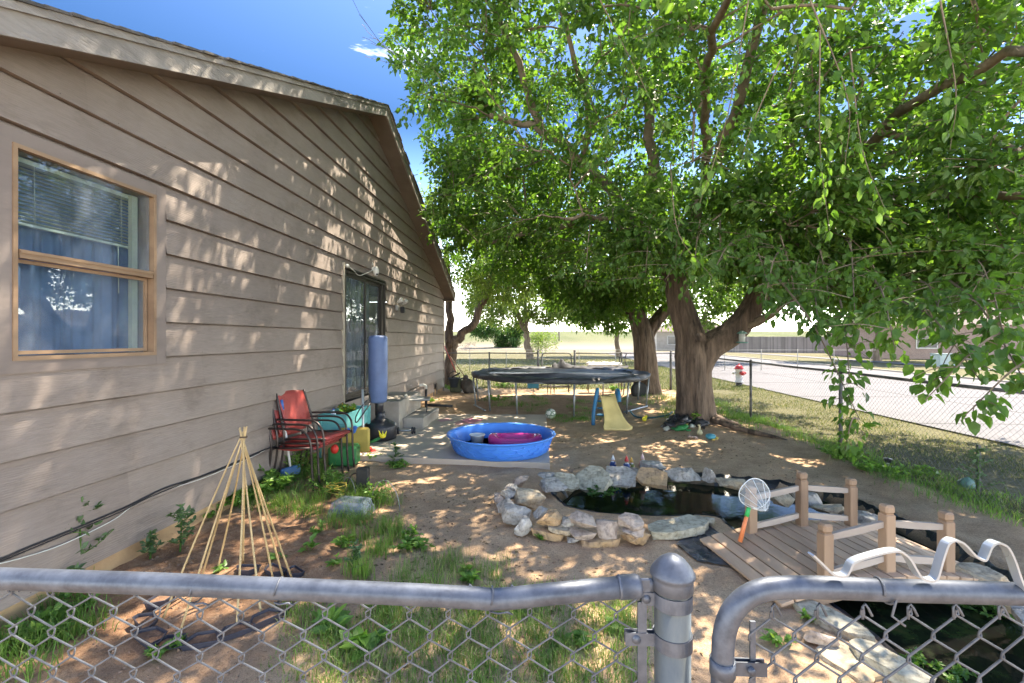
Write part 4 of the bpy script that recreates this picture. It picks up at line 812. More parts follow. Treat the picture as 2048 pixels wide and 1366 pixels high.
# top knuckles and tie wires
q = MB()
dvv = (bL-aL); dvv.z = 0; lnn = dvv.length; dvv.normalize(); nrm_ = Vector((-dvv.y, dvv.x, 0))
for k in range(int(lnn/.03675)):
    if k % 2: continue
    q = MB(); p = aL+dvv*(k*.03675+.03675); p.z = za+.002; q.tube([p+Vector((0, 0, -.010))-nrm_*.002, p+dvv*-.003+Vector((0, 0, .008)), p+Vector((0, 0, .013))+nrm_*.002, p+dvv*.006+Vector((0, 0, .006))+nrm_*.003, p+dvv*.011+Vector((0, 0, -.004))], .0019, 5); q.build('tie_wire', galvw, lf)
for px_ in (395, 985, 560):
    q = MB()
    c_ = A(px_, 1180 if px_ < 600 else 1198, .80); q.tube([c_+Vector((.002*math.sin(a_*2), -.0195*math.cos(a_), .0200*math.sin(a_)-.0)) for a_ in [i*.42 for i in range(14)]]+[c_+Vector((.012, -.022, -.012)), c_+Vector((.028, -.024, -.008)), c_+Vector((.036, -.02, -.014))], .0016, 5); q.build('tie_wire', galvw, lf)

# --- gate on the right with bent strip on it
DG = .745
gt = root('metal_gate', A(1445, 1300, DG)-Vector((0, 0, A(1445, 1300, DG).z)), 'near tubular gate with rounded corner and chain link panel', 'gate')
cp = [A(1444, 2300, DG), A(1444, 1450, DG), A(1445, 1330, DG), A(1448, 1272, DG), A(1462, 1228, DG), A(1487, 1199, DG), A(1522, 1181, DG), A(1565, 1175, DG), A(1650, 1175, DG), A(1800, 1181, DG), A(1950, 1185, DG), A(2300, 1195, DG)]
q = MB(); q.tube(smooth_line(cp, 6), .0172, 20); q.build('frame', galv, gt)
q = MB(); b0 = A(1445, 1333, DG); 
for i in range(1): q.lathe([(.0176, -.012), (.0198, -.012), (.0198, .012), (.0176, .012)], b0, 26)
q.box(b0+Vector((.042, -.004, 0)), (.052, .0024, .022)); q.box(b0+Vector((.042, .006, 0)), (.052, .0024, .022)); q.lathe([(0, -.009), (.006, -.009), (.006, .012), (0, .012)], b0+Vector((.042, 0, 0)), 12, Rx(math.pi/2)); q.build('tension_band', galv, gt)
q = MB(); tz = A(1505, 1242, DG); q.box((tz.x, tz.y, tz.z-.35), (.0085, .0045, .70)); q.build('tension_bar', galv, gt)
a, b2 = A(1502, 1240, DG), A(2300, 1244, DG); chain(a, b2, .1, EYE-(1222-HOR)/F*DG, .0735, .0019, 6, .0030, mat=galvw, parent=gt, twist=.0020, seed=3)
q = MB()
for px_ in (1752, 2110):
    q = MB()
    c_ = A(px_, 1180, DG); q.tube([c_+Vector((.003*a_, -.0192*math.cos(a_), .0192*math.sin(a_))) for a_ in [i*.4 for i in range(16)]]+[c_+Vector((.01, -.02, -.03)), c_+Vector((.03, -.02, -.045))], .0019, 5); q.build('tie_wire', galvw, gt)
dvv = (b2-a).normalized(); zt_ = EYE-(1222-HOR)/F*DG
for k in range(0, 22, 2):
    q = MB(); p = a+dvv*(k*.03675+.0367); p.z = zt_; q.tube([p+Vector((-.004, -.002, -.012)), p+Vector((-.003, 0, .006)), p+Vector((.002, .002, .011)), p+Vector((.007, .002, .004)), p+Vector((.012, 0, -.008))], .0021, 5); q.build('tie_wire', galvw, gt)
# wavy strip
SP = [(1628,1115),(1645,1131),(1668,1153),(1682,1157.5),(1694,1156),(1701,1146),(1707,1133),(1718,1126),(1742,1118),(1777,1109),(1800,1107),(1813,1114),(1824,1126),(1838,1150),(1846,1161),(1859,1166),(1871,1166),(1878,1158),(1886,1130),(1896,1099),(1903,1089),(1914,1086),(1930,1092),(1951,1114),(1963,1123),(1973,1125),(1979,1113),(1985,1099),(1995,1091),(2006,1092),(2019,1101),(2032,1127),(2044,1162),(2060,1200)]
q = MB(); SPp = smooth_line([A(x_, y_-1, DG-.016) for x_, y_ in SP], 3); off = Vector((-.002, .013, .0)); th = .0016; vs = []
for i, p in enumerate(SPp):
    a_, c_ = SPp[max(i-1, 0)], SPp[min(i+1, len(SPp)-1)]; tn = (c_-a_).normalized(); nn = Vector((-tn.z, 0, tn.x)).normalized()
    for s1, s2_ in ((0, -1), (1, -1), (1, 1), (0, 1)): vs.append(p+off*s1+nn*(th*s2_)+Vector((0, 0, .002)))
k_ = len(SPp); q.add(vs, [(i*4+j, i*4+(j+1) % 4, i*4+4+(j+1) % 4, i*4+4+j) for i in range(k_-1) for j in range(4)]+[(0, 1, 2, 3), (k_*4-1, k_*4-2, k_*4-3, k_*4-4)], False)
tag(q.build('metal_strip', alum), 'wavy bent strip of bright aluminium lying on top of the near gate', 'metal strip')

# ---------------------------------------------------------------- patio and steps
PZ = .075
q = MB(); pp = [C(.49, 5.93, -.1), C(.72, 9.72, -.1), C(-2.25, 9.78, -.1), C(-2.25, 6.32, -.1)]; q.prism(pp, (0, 0, PZ+.1))
pat = q.build('patio', M('patio concrete', (.58, .48, .38), (.46, .38, .30), .85, scale=3, bmp=.3, bs=70)); tag(pat, kind='structure')
for i, (px, py, sx, sy, col) in enumerate(((942, 842, .19, .07, (.62, .2, .3)), (920, 846, .12, .05, (.62, .33, .30)), (890, 840, .14, .04, (.6, .3, .35)))):
    p = G(px, py, PZ+.002); n = 18; q = MB(); q.add([(p.x+sx*math.cos(a)*(1+.3*math.sin(3*a+i)), p.y+sy*4*math.sin(a)*(1+.3*math.sin(4*a+i)), PZ+.003) for a in [2*math.pi*k/n for k in range(n)]], [tuple(range(n))])
    q.build('chalk_mark', M('pink chalk %d' % i, col, tuple((x+y)/2 for x, y in zip(col, (.45, .38, .32))), .9, scale=20), pat)
st = root('concrete_steps', (-2.4, 8.5, 0), 'concrete doorstep with one lower step below the sliding door', 'steps')
q = MB(); q.box((-2.74, 8.62, .30), (.62, 1.45, .56), bev=.012); q.build('landing', concrete, st)
q = MB(); q.box((-2.24, 8.72, .135), (.374, 1.25, .25), bev=.012); q.build('step', concrete, st)

# ---------------------------------------------------------------- stacked red chairs
redf = M('red plastic weave', (.36, .06, .05), (.26, .038, .034), .45, scale=60, bmp=.4, bd=.002, bs=200)
chm = M('dark bronze tube', (.075, .06, .055), (.04, .03, .028), .35, .5, scale=20)
def make_chair():
    r = bpy.data.objects.new('stacking_chair', None); COL.objects.link(r)      # faces +x
    q = MB(); n = 12; vs = []
    for i in range(n+1):
        u = i/n; x = -.24+.50*u; z = .43+.045*u-.03*math.sin(math.pi*u)-(.03*max(0, (u-.85)/.15)**2)
        for sgn in (-1, 1):
            for dz in (-.011, .011): vs.append((x, sgn*.235, z+dz))
    for i in range(n):
        b0 = i*4
    q.add(vs, sum([[(i*4, i*4+4, i*4+6, i*4+2), (i*4+1, i*4+3, i*4+7, i*4+5), (i*4, i*4+1, i*4+5, i*4+4), (i*4+2, i*4+6, i*4+7, i*4+3)] for i in range(n)], [(0, 2, 3, 1), (n*4, n*4+1, n*4+3, n*4+2)]), True); q.build('seat', redf, r)
    q = MB(); vs = []
    for i in range(n+1):
        u = i/n; z = .52+.42*u; x = -.27-.10*u-.03*u*u
        for k in range(7):
            y = -.225+.45*k/6; bow = -.03*(1-(y/.225)**2); zz = z+(.02*(1-(y/.225)**2) if i == n else 0)
            vs += [(x+bow, y, zz), (x+bow-.014, y, zz)]
    W_ = 14; fs = []
    for i in range(n):
        for k in range(6):
            a = i*W_+k*2; fs += [(a, a+2, a+W_+2, a+W_), (a+1, a+W_+1, a+W_+3, a+3)]
        fs += [(i*W_, i*W_+W_, i*W_+W_+1, i*W_+1), (i*W_+12, i*W_+13, i*W_+W_+13, i*W_+W_+12)]
    for k in range(6): fs += [(k*2, k*2+1, k*2+3, k*2+2), (n*W_+k*2, n*W_+k*2+2, n*W_+k*2+3, n*W_+k*2+1)]
    q.add(vs, fs, True); q.build('backrest', redf, r)
    for sg in (-1, 1):
        y = sg*.27; q = MB(); q.tube(smooth_line([(-.40, y*.88, .95), (-.33, y*.95, .72), (-.27, y, .47), (-.29, y, .25), (-.34, y*1.02, 0)], 4), .0125, 8); q.build('back_leg', chm, r)
        q = MB(); q.tube(smooth_line([(-.36, y, .655), (-.10, y*1.06, .665), (.12, y*1.08, .665), (.215, y*1.08, .61), (.255, y*1.06, .50), (.265, y*1.04, .25), (.285, y*1.04, 0)], 4), .0125, 8); q.build('arm_and_leg', chm, r)
    q = MB(); q.tube([(.24, -.28, .44), (.24, .28, .44)], .011, 8); q.tube([(-.26, -.26, .42), (-.26, .26, .42)], .011, 8)
    for sg in (-1, 1): q.tube([(-.27, sg*.245, .43), (.25, sg*.245, .455)], .011, 8)
    q.build('seat_frame', chm, r); return r
ch = make_chair(); cbase = C(-2.36, 5.42, 0); labs = ['red chair at the bottom of the stack beside the house', 'red chair in the middle of the stack, between two others', 'topmost red chair of the stack, its whole seat showing']
for i in range(3):
    c = ch if i == 0 else copy_tree(ch)
    c.location = cbase+Vector((.055*i-.05, .035*i, gzz(cbase.x, cbase.y)+.0+.045*i)); c.rotation_euler = (0, 0, TH+math.radians(-13))
    tag(c, labs[i], 'chair', 'stacked red metal armchairs')
# ---------------------------------------------------------------- teal planter with flowers
teal = M('teal painted wood', (.16, .50, .48), (.10, .38, .37), .5, scale=5, bmp=.2, sc3=(1, .2, 1), rnd=.1)
px0, px1, py0, py1, pz0, pz1 = -3.02, -2.68, 6.20, 7.05, .37, .63
pl = root('raised_planter', (px0, py0, 0), 'teal wooden raised planter box on legs against the siding', 'planter'); q = MB()
for (c_, d_) in ((((px0+px1)/2, py0, .5), (px1-px0, .018, .26)), (((px0+px1)/2, py1, .5), (px1-px0, .018, .26)), ((px0, (py0+py1)/2, .5), (.018, py1-py0-.02, .26)), ((px1, (py0+py1)/2, .5), (.018, py1-py0-.02, .26)), (((px0+px1)/2, (py0+py1)/2, .40), (px1-px0-.03, py1-py0-.03, .02))):
    for k in range(2 if d_[2] > .1 else 1):
        q.rnd = random.uniform(.1, 1); q.box((c_[0], c_[1], c_[2]+((-.066 if k == 0 else .066) if d_[2] > .1 else 0)), (d_[0], d_[1], .128 if d_[2] > .1 else .02), bev=.003)
q.build('box', teal, pl)
for x_ in (px0+.0, px1+.0):
    for y_ in (py0-.0, py1+.0):
        q = MB(); q.box((x_+(.018 if x_ > -2.7 else -.0), y_+(.018 if y_ > 7 else -.018), .33), (.045, .022, .60), bev=.003); q.build('leg', teal, pl)
q = MB(); q.box(((px0+px1)/2, (py0+py1)/2, .57), (px1-px0-.03, py1-py0-.03, .02)); q.build('soil', M('potting soil', (.09, .055, .035), (.04, .025, .015), .95, scale=60, bmp=.8), pl)
def clump(name, label, cat, base, r, h, n, mat, L=.035, group=None, seed=1, stems=6, W_=.5, tall=False, parent=None, bias=None, extra=None):
    rr = np.random.default_rng(seed); base = Vector(base)
    rt = root(name, base, label, cat, group) if parent is None else parent
    q = MB(); P, Dd = [], []
    for k in range(stems):
        a = rr.uniform(0, 6.28); rad = r*math.sqrt(rr.uniform(.02, 1)); tip = base+Vector((rad*math.cos(a), rad*math.sin(a), h*rr.uniform(.6, 1)*(1-.4*(rad/r)**2)))
        b0 = base+Vector((rad*.35*math.cos(a), rad*.35*math.sin(a), 0)); ln_ = smooth_line([b0, b0.lerp(tip, .5)+Vector((rr.normal(0, .1)*r, rr.normal(0, .1)*r, .05*h)), tip], 4)
        q.tube(ln_, [.0028-.0018*i/8 for i in range(9)], 4, caps=False)
        m_ = max(3, n//stems); u = rr.uniform(.08, 1, m_)*8; i_ = np.minimum(u.astype(int), 7); f = (u-i_)[:, None]; ar = np.array([tuple(v) for v in ln_])
        P.append(ar[i_]*(1-f)+ar[i_+1]*f); d = rr.normal(0, 1, (m_, 3)); d[:, 2] = np.abs(d[:, 2])*.5; Dd.append(d)
    q.build('stem', weedleaf, rt); P = np.concatenate(P); Dd = np.concatenate(Dd); k = len(P); Ls = rr.uniform(L*.6, L*1.3, k)
    leaves_obj('leaves', P, Dd, Ls, Ls*W_, mat, rt, rng=rr, bias=bias)
    if extra: extra(rt, P, rr)
    return rt
def flowers(rt, P, rr):
    q = MB()
    for p in P[rr.permutation(len(P))[:26]]: q.ball((p[0], p[1], p[2]+.01), .009, 6, 4)
    q.build('blossoms', M('yellow blossom', (.75, .42, .03), (.7, .3, .03), .6), rt)
clump('flowering_plant', 'low marigold like plants filling the teal planter', 'plant', ((px0+px1)/2, 6.65, .58), .19, .15, 420, weedleaf, .045, seed=3, stems=22, extra=flowers)
bb = root('bottle', (-2.9, 6.28, .63), 'small clear bottle with blue cap on the rim of the planter', 'bottle')
q = MB(); q.lathe([(.03, 0), (.035, .01), (.035, .06), (.012, .09), (.012, .10)], (-2.88, 6.3, .58), 12); q.build('body', M('clear plastic', (.7, .75, .78), None, .15), bb); q = MB(); q.lathe([(.014, .1), (.014, .115), (0, .116)], (-2.88, 6.3, .58), 10); q.build('cap', M('blue plastic', (.05, .12, .5), None, .4), bb)
# ---------------------------------------------------------------- bits behind and under the chairs
yel = M('yellow plastic', (.46, .35, .08), (.34, .26, .06), .45, scale=6); grn = M('green plastic', (.025, .20, .06), (.02, .14, .04), .45, scale=6); redp = M('red plastic', (.62, .04, .03), None, .4); blup = M('blue plastic toy', (.04, .16, .50), None, .4)
def gp(x, y, z=0): return Vector((x, y, z))
ty = root('toy_workbench', (-2.62, 6.0, 0), 'yellow and green plastic toy workbench behind the red chairs', 'toy'); 
q = MB(); q.box((-2.56, 5.92, .15), (.36, .24, .26), Rz(.1), bev=.03); q.build('green_base', grn, ty)
q = MB(); q.box((-2.50, 6.12, .30), (.40, .05, .34), Rz(.15), bev=.025); q.build('yellow_panel', yel, ty)
q = MB(); q.ball((-2.60, 5.72, .27), (.05, .05, .06)); q.build('red_knob', redp, ty)
q = MB(); q.box((-2.45, 5.98, .47), (.05, .05, .10), Ry(.4), bev=.012); q.ball((-2.55, 6.0, .45), .04); q.build('blue_tool', blup, ty)
br = root('broom', (-2.85, 5.55, 0), 'blue broom with white handle leaning on the siding behind the chairs', 'broom')
tp, bt = wallpt(563, 800, .06), C(-2.60, 5.40, .15)
q = MB(); q.tube([bt, bt.lerp(tp, .86)], .013, 8); q.build('handle', M('white plastic', (.75, .75, .73), None, .45), br)
q = MB(); q.tube([bt.lerp(tp, .86), tp], .017, 8); q.build('grip', blup, br)
q = MB(); q.box(bt+Vector((0, .0, -.03)), (.26, .06, .12), Rz(1.2), bev=.02); q.build('head', M('dusty blue plastic', (.06, .16, .32), None, .5), br)
# red and green toys by the patio corner
tw_ = root('toy_car', C(-1.95, 6.55, 0), 'small red and yellow toy car among toys at the patio corner', 'toy')
q = MB(); p = G(737, 905, .06); q.box(p, (.22, .12, .06), Rz(.5), bev=.02); q.box(p+Vector((.0, 0, .05)), (.1, .1, .05), Rz(.5), bev=.015); q.build('body', redp, tw_)
for sx in (-.07, .07):
    for sy in (-.06, .06):
        q = MB(); q.lathe([(0, -.012), (.028, -.012), (.028, .012), (0, .012)], p+Rz(.5)@Vector((sx, sy, -.025)), 12, Rz(.5)@Rx(math.pi/2)); q.build('wheel', yel, tw_)
td = root('toy_dragon', G(760, 885, .07), 'bright yellow and green plastic toy on the patio by the black base', 'toy')
p = G(748, 890, PZ); q = MB(); q.tube([p+Vector((-.10, 0, .03)), p+Vector((.0, .02, .06)), p+Vector((.08, .03, .10))], [.02, .025, .018], 8); q.build('body', grn, td)
q = MB(); q.ball(p+Vector((.12, .04, .13)), (.05, .03, .035))
for a_ in (-.5, 0, .5): q.tube([p+Vector((.12+.07*a_, .04, .14)), p+Vector((.12+.12*a_, .04, .21))], [.018, .003], 6)
q.build('head', M('lemon plastic', (.78, .70, .05), None, .4), td)
for i, (px, py, mt, lab) in enumerate(((730, 912, blup, 'blue plastic toy block lying by the patio corner'), (742, 900, grn, 'green plastic toy block lying by the patio corner'), (716, 898, yel, 'yellow plastic toy scoop lying beneath the teal planter'))):
    p = G(px, py, .03); q = MB(); q.box(p, (.10, .06, .04), Rz(i), bev=.012); q.lathe([(.02, .0), (.02, .035), (0, .036)], p+Vector((0, 0, .01)), 10); tag(q.build('toy_block', mt), lab, 'toy', 'toys at the patio corner')
# conduit pole with cable
pb = G(727, 921, .0); q = MB(); q.tube([pb-Vector((0, 0, .1)), Vector((pb.x-.012, pb.y, EYE-(779-HOR)/F*(-pb.x*sT*0+(pb.y*cT-pb.x*sT))))], .0165, 12); tag(q.build('metal_pole', M('galvanised conduit', (.5, .54, .55), (.36, .39, .4), .45, .6, scale=8)), 'bare galvanised metal pole standing between chairs and patio', 'pole')
q = MB(); T0 = Vector((pb.x-.012, pb.y, 1.02)); q.tube(smooth_line([A(729, 783, 6.2), A(738, 788, 6.4), A(740, 805, 6.6), A(728, 825, 6.3), A(713, 845, 6.2), A(712, 833, 6.25), A(724, 812, 6.3), A(735, 800, 6.5)], 5), .009, 6); tag(q.build('cable', blackpl), 'black cord looped over the top of the metal pole', 'cable')

# ---------------------------------------------------------------- punching bag, dumbbell
bgx = C(-2.14, 7.35, 0); pbg = root('punching_bag', bgx+Vector((0, 0, PZ)), 'tall blue free standing punching bag on a round black base', 'punching bag')
q = MB(); b0 = bgx+Vector((.04, 0, PZ)); q.lathe([(.20, 0), (.245, .02), (.255, .07), (.25, .20), (.235, .25), (.18, .285), (.12, .31), (.085, .34), (.075, .40), (.072, .44)], b0, 36); q.build('base', blackpl, pbg)
q = MB(); q.lathe([(.066, .38), (.066, .70)], bgx+Vector((.02, 0, PZ)), 24); q.build('neck', blackpl, pbg)
q = MB(); q.lathe([(.0, .655), (.10, .657), (.128, .67), (.140, .70), (.148, 1.0), (.1495, 1.4), (.147, 1.68), (.135, 1.712), (.10, 1.728), (0, 1.730)], bgx+Vector((0, 0, 0)), 40); q.build('bag', M('blue vinyl', (.11, .17, .33), (.08, .125, .25), .5, scale=6, bmp=.2, bd=.003, bs=25), pbg)
db = root('dumbbell', G(812, 866, PZ), 'black dumbbell with round weights on the patio beside the step', 'dumbbell'); p = G(812, 861, PZ+.055)
q = MB(); q.tube([p+Vector((-.17, -.03, 0)), p+Vector((.15, .03, 0))], .012, 8); q.build('bar', alum, db)
for o_, r_ in ((-.16, .05), (-.125, .062), (.105, .062), (.14, .055)):
    q = MB(); q.lathe([(0, -.016), (r_*.85, -.016), (r_, -.008), (r_, .008), (r_*.85, .016), (0, .016)], p+Vector((o_, o_*.19, 0)), 20, Rz(.19)@Ry(math.pi/2)); q.build('weight_plate', blackpl, db)
# small table by the steps, jar, pipe
tt = A(816, 796, 8.9); sm = root('side_table', (tt.x, tt.y, .07), 'low thin topped metal table beside the concrete steps', 'table')
q = MB(); q.lathe([(0, -.006), (.30, -.008), (.315, 0), (.30, .008), (0, .006)], tt, 32); q.build('tabletop', M('pale enamel', (.55, .54, .5), (.4, .38, .35), .4, scale=12), sm)
q = MB(); q.box(tt+Vector((.22, .12, -.03)), (.36, .30, .05), Rz(.2), bev=.008); q.build('shelf', M('dull zinc', (.22, .22, .22), None, .5, .5), sm)
for (dx, dy) in ((.36, -.02), (.30, .26), (.04, .26), (-.12, .12)):
    q = MB(); q.tube([tt+Vector((dx, dy, -.04)), Vector((tt.x+dx*1.08, tt.y+dy*1.05, .04))], .011, 6); q.build('leg', blackmetal, sm)
q = MB(); q.lathe([(.022, -.34), (.014, -.30), (.010, -.15), (.016, -.01)], tt+Vector((-.12, 0, 0)), 12); q.build('pedestal', M('pale enamel', (.55, .54, .5)), sm)
q = MB(); q.lathe([(.035, 0), (.045, .015), (.045, .05), (.032, .07), (.034, .085), (0, .086)], tt+Vector((-.02, -.1, .008)), 16); tag(q.build('jar', M('pale jar', (.62, .58, .46), (.5, .46, .36), .3)), 'round pale jar standing on the low side table', 'jar')
pp0 = A(852, 811, 11.2); pp0.z = .06; dp = root('drain_pipe', pp0, 'black bent pipe with pale elbow near the house foundation', 'pipe')
q = MB(); q.tube([pp0+Vector((0, 0, -.05)), pp0+Vector((0, 0, .40))], .03, 12); q.build('upright', blackpl, dp)
q = MB(); q.tube([pp0, pp0+Vector((.30, .0, -.005)), pp0+Vector((.66, -.02, -.02))], .03, 12); q.build('foot', blackpl, dp)
q = MB(); q.tube(smooth_line([pp0+Vector((0, 0, .39)), pp0+Vector((-.01, 0, .46)), pp0+Vector((-.09, 0, .49)), pp0+Vector((-.16, -.02, .47))], 4), .036, 12); q.build('elbow', MATS['cream plastic'], dp)
q = MB(); q.tube([pp0+Vector((-.16, -.02, .47)), pp0+Vector((-.36, -.9, .33)), tt+Vector((.02, -.02, .05))], .012, 6); q.build('hose', blackpl, dp)

# ---------------------------------------------------------------- paddling pool and what floats in it
pc_ = C(-.155, 6.62, PZ); pool = root('paddling_pool', pc_, 'round bright blue plastic paddling pool on the patio', 'paddling pool')
bl = M('bright blue pool plastic', (.06, .26, .78), (.045, .21, .68), .35, scale=4, bmp=.1)
q = MB(); n = 96; prof = [(.0, .012), (.60, .012), (.645, .02), (.66, .05), (.70, .16), (.725, .225), (.735, .25), (.775, .256), (.782, .246), (.776, .236), (.742, .234), (.73, .20), (.70, .12), (.665, .02), (.64, .002), (.0, .0)]
vs = []; 
for j_, (r_, z_) in enumerate(prof):
    for k in range(n):
        a_ = 2*math.pi*k/n; rr_ = r_
        if j_ in (3, 4, 5, 11, 12, 13): rr_ += .004*math.cos(a_*24)*(1 if j_ in (4, 12) else .5)
        if j_ in (6, 7, 8, 9): rr_ += .002*math.cos(a_*12)
        vs.append(pc_+Vector((rr_*math.cos(a_), rr_*math.sin(a_), z_)))
q.add(vs, [(j_*n+k, j_*n+(k+1) % n, (j_+1)*n+(k+1) % n, (j_+1)*n+k) for j_ in range(len(prof)-1) for k in range(n)], True); q.build('basin', bl, pool)
# embossed fish scales on the inside and outside walls
q = MB()
for row in range(3):
    for k in range(26):
        a0 = 2*math.pi*(k+(row % 2)*.5)/26
        for side, rb in ((1, 0), (-1, 1)):
            pts = []
            for i in range(9):
                t_ = math.pi*i/8; a_ = a0+.115*math.cos(t_); z_ = .075+.055*row-.042*math.sin(t_)+.015; rr_ = (.66+.085*(z_-.05)/.2)+(-.001 if side == 1 else .004); rr_ = rr_ if side == 1 else .672+.07*(z_-.02)/.21+.003
                pts.append(pc_+Vector((rr_*math.cos(a_), rr_*math.sin(a_), z_)))
            q.tube(pts, .0042, 4, caps=False)
q.build('embossing', bl, pool)
q = MB(); q.lathe([(0, .045), (.648, .045)], pc_, 48); q.build('water', M('clear pool water', (.12, .36, .82), (.09, .30, .74), .3, scale=3, bmp=.3, bd=.01, bs=6, spec=.15), pool)
bk = pc_+Vector((-.36, .10, .05)); bu = root('bucket', bk, 'small white bucket with blue figures floating in the pool', 'bucket')
q = MB(); q.lathe([(0, .0), (.085, .0), (.105, .14), (.116, .143), (.116, .152), (.10, .152), (.08, .02), (0, .018)], bk, 20); bo = q.build('body', M('white tub', (.78, .78, .76), (.70, .70, .70), .4), bu)
q = MB(); 
for k in range(5): 
    a_ = math.pi*1.5+.5*(k-2); q.ball(bk+Vector((.086*math.cos(a_)*.9, .086*math.sin(a_)*.9, .075+.012*(k % 2))), (.010, .006, .018), 8, 5)
q.build('printed_figures', M('navy print', (.02, .05, .3), None, .5), bu)
pk = pc_+Vector((.20, .05, .045)); pink = root('baby_bath', pk, 'glossy magenta plastic baby bath tub sitting in the pool', 'baby bath')
mag = M('magenta plastic', (.66, .05, .27), (.58, .04, .23), .2, scale=4, coat=.4)
q = MB(); n = 40; prof = [(.36, .0), (.385, .02), (.395, .09), (.38, .135), (.35, .152), (.31, .15), (.275, .13), (.25, .05), (.22, .03), (0, .03)]; vs = []
for r_, z_ in prof:
    for k in range(n):
        a_ = 2*math.pi*k/n; c_, s_ = math.cos(a_), math.sin(a_); e = .62; sq = lambda v, e: math.copysign(abs(v)**e, v)
        sad = .03*abs(c_)**4*(z_ > .08); vs.append(pk+Vector((r_*sq(c_, .75), r_*.62*sq(s_, .8), z_+sad)))
q.add(vs, [(j_*n+k, j_*n+(k+1) % n, (j_+1)*n+(k+1) % n, (j_+1)*n+k) for j_ in range(len(prof)-1) for k in range(n)]+[tuple(range(n))[::-1]], True); q.build('tub', mag, pink)
q = MB(); q.lathe([(0, .075), (.235, .075)], pk, 30, sy=.62); q.build('water', M('pinkish water', (.60, .22, .38), (.5, .15, .3), .05, bmp=.1), pink)

# ---------------------------------------------------------------- trampoline
tc_ = C(1.22, 11.9, 0); TZ, TR = .80, 2.22; tr_o = root('trampoline', tc_, 'large round black trampoline on grey steel legs', 'trampoline')
mblk = M('black trampoline mat', (.075, .085, .105), (.05, .058, .075), .42, scale=5, bmp=.2, bs=120); pad = M('worn black pad', (.045, .047, .055), (.02, .022, .026), .55, scale=7, bmp=.8, bd=.02, bs=9)
q = MB(); q.lathe([(0, TZ-.03), (1.0, TZ-.025), (TR-.34, TZ-.005)], tc_, 64); q.build('mat', mblk, tr_o)
q = MB(); n = 120; vs = []; prof = [(-.36, .006), (-.30, .03), (-.15, .035), (-.02, .03), (.03, .0), (.035, -.05), (.02, -.075)]
for j_, (dr, dz) in enumerate(prof):
    for k in range(n):
        a_ = 2*math.pi*k/n; wv_ = .014*math.sin(9*a_+j_)+.01*math.sin(23*a_+2*j_)+.008*math.sin(41*a_); vs.append(tc_+Vector(((TR+dr+wv_*(j_ < 2)*2+wv_*.6)*math.cos(a_), (TR+dr+wv_*(j_ < 2)*2+wv_*.6)*math.sin(a_), TZ+dz+wv_)))
q.add(vs, [(j_*n+k, j_*n+(k+1) % n, (j_+1)*n+(k+1) % n, (j_+1)*n+k) for j_ in range(len(prof)-1) for k in range(n)], True); q.build('safety_pad', pad, tr_o)
q = MB(); q.tube([tc_+Vector((TR*math.cos(a_), TR*math.sin(a_), TZ-.065)) for a_ in [2*math.pi*k/60 for k in range(60)]], .021, 8, closed=True); steel = M('grey steel leg', (.42, .45, .47), (.26, .28, .3), .45, .7, scale=12); q.build('rim', steel, tr_o)
q = MB()
for k in range(80):
    a_ = 2*math.pi*k/80; c_, s_ = math.cos(a_), math.sin(a_); q.tube([tc_+Vector(((TR-.345)*c_, (TR-.345)*s_, TZ-.012)), tc_+Vector(((TR-.02)*c_, (TR-.02)*s_, TZ-.055))], .007, 4, caps=False)
sp_ = q.build('springs', steel, tr_o)
for (px, py) in ((948, 811), (970, 824), (1041, 829), (1146, 834), (1248, 828), (1295, 815), (1284, 803), (1230, 798), (1180, 796), (1110, 797), (1025, 799), (975, 803)):
    p = G(px, py, 0); d = p-tc_; d.z = 0; a_ = math.atan2(d.y, d.x); tp_ = tc_+Vector((TR*math.cos(a_), TR*math.sin(a_), TZ-.08)); ft = tc_+Vector(((TR-.06)*math.cos(a_), (TR-.06)*math.sin(a_), 0)); ft.z = gzz(ft.x, ft.y)-.02
    q = MB(); q.tube([tp_, ft], .021, 8); q.build('leg', steel, tr_o)
for k in (0, 2, 4):
    P_ = [(948, 811, 970, 824), (0,), (1041, 829, 1146, 834), (0,), (1248, 828, 1295, 815)][k]; a, b2 = G(P_[0], P_[1]), G(P_[2], P_[3]); a.z, b2.z = gzz(a.x, a.y)+.03, gzz(b2.x, b2.y)+.03
    if k != 2: q = MB(); q.tube(smooth_line([a, a.lerp(b2, .5), b2], 3), .02, 8); q.build('foot_bar', steel, tr_o)
# crumpled net cover on the far rim
q = MB(); vs = []; nn, mm_ = 36, 6
for i in range(nn+1):
    u = i/nn; p = A(1105+u*150, 734, 13.75); 
    for j_ in range(mm_+1):
        v = j_/mm_; vs.append(p+Vector((.03*math.sin(j_*2+i), .40*(v-.5), .10*math.sin(math.pi*v)*(.3+.5*abs(math.sin(i*.9+1)+.4*math.sin(i*2.3)))*(2.6*math.exp(-((u-.12)/.09)**2)+.7)-.01)))
q.add(vs, [(i*(mm_+1)+j_, (i+1)*(mm_+1)+j_, (i+1)*(mm_+1)+j_+1, i*(mm_+1)+j_+1) for i in range(nn) for j_ in range(mm_)], True); tag(q.build('crumpled_cover', M('crumpled black cloth', (.04, .042, .05), (.02, .02, .025), .8, scale=20, bmp=.6)), 'crumpled black cover draped over the far rim of the trampoline', 'cover')
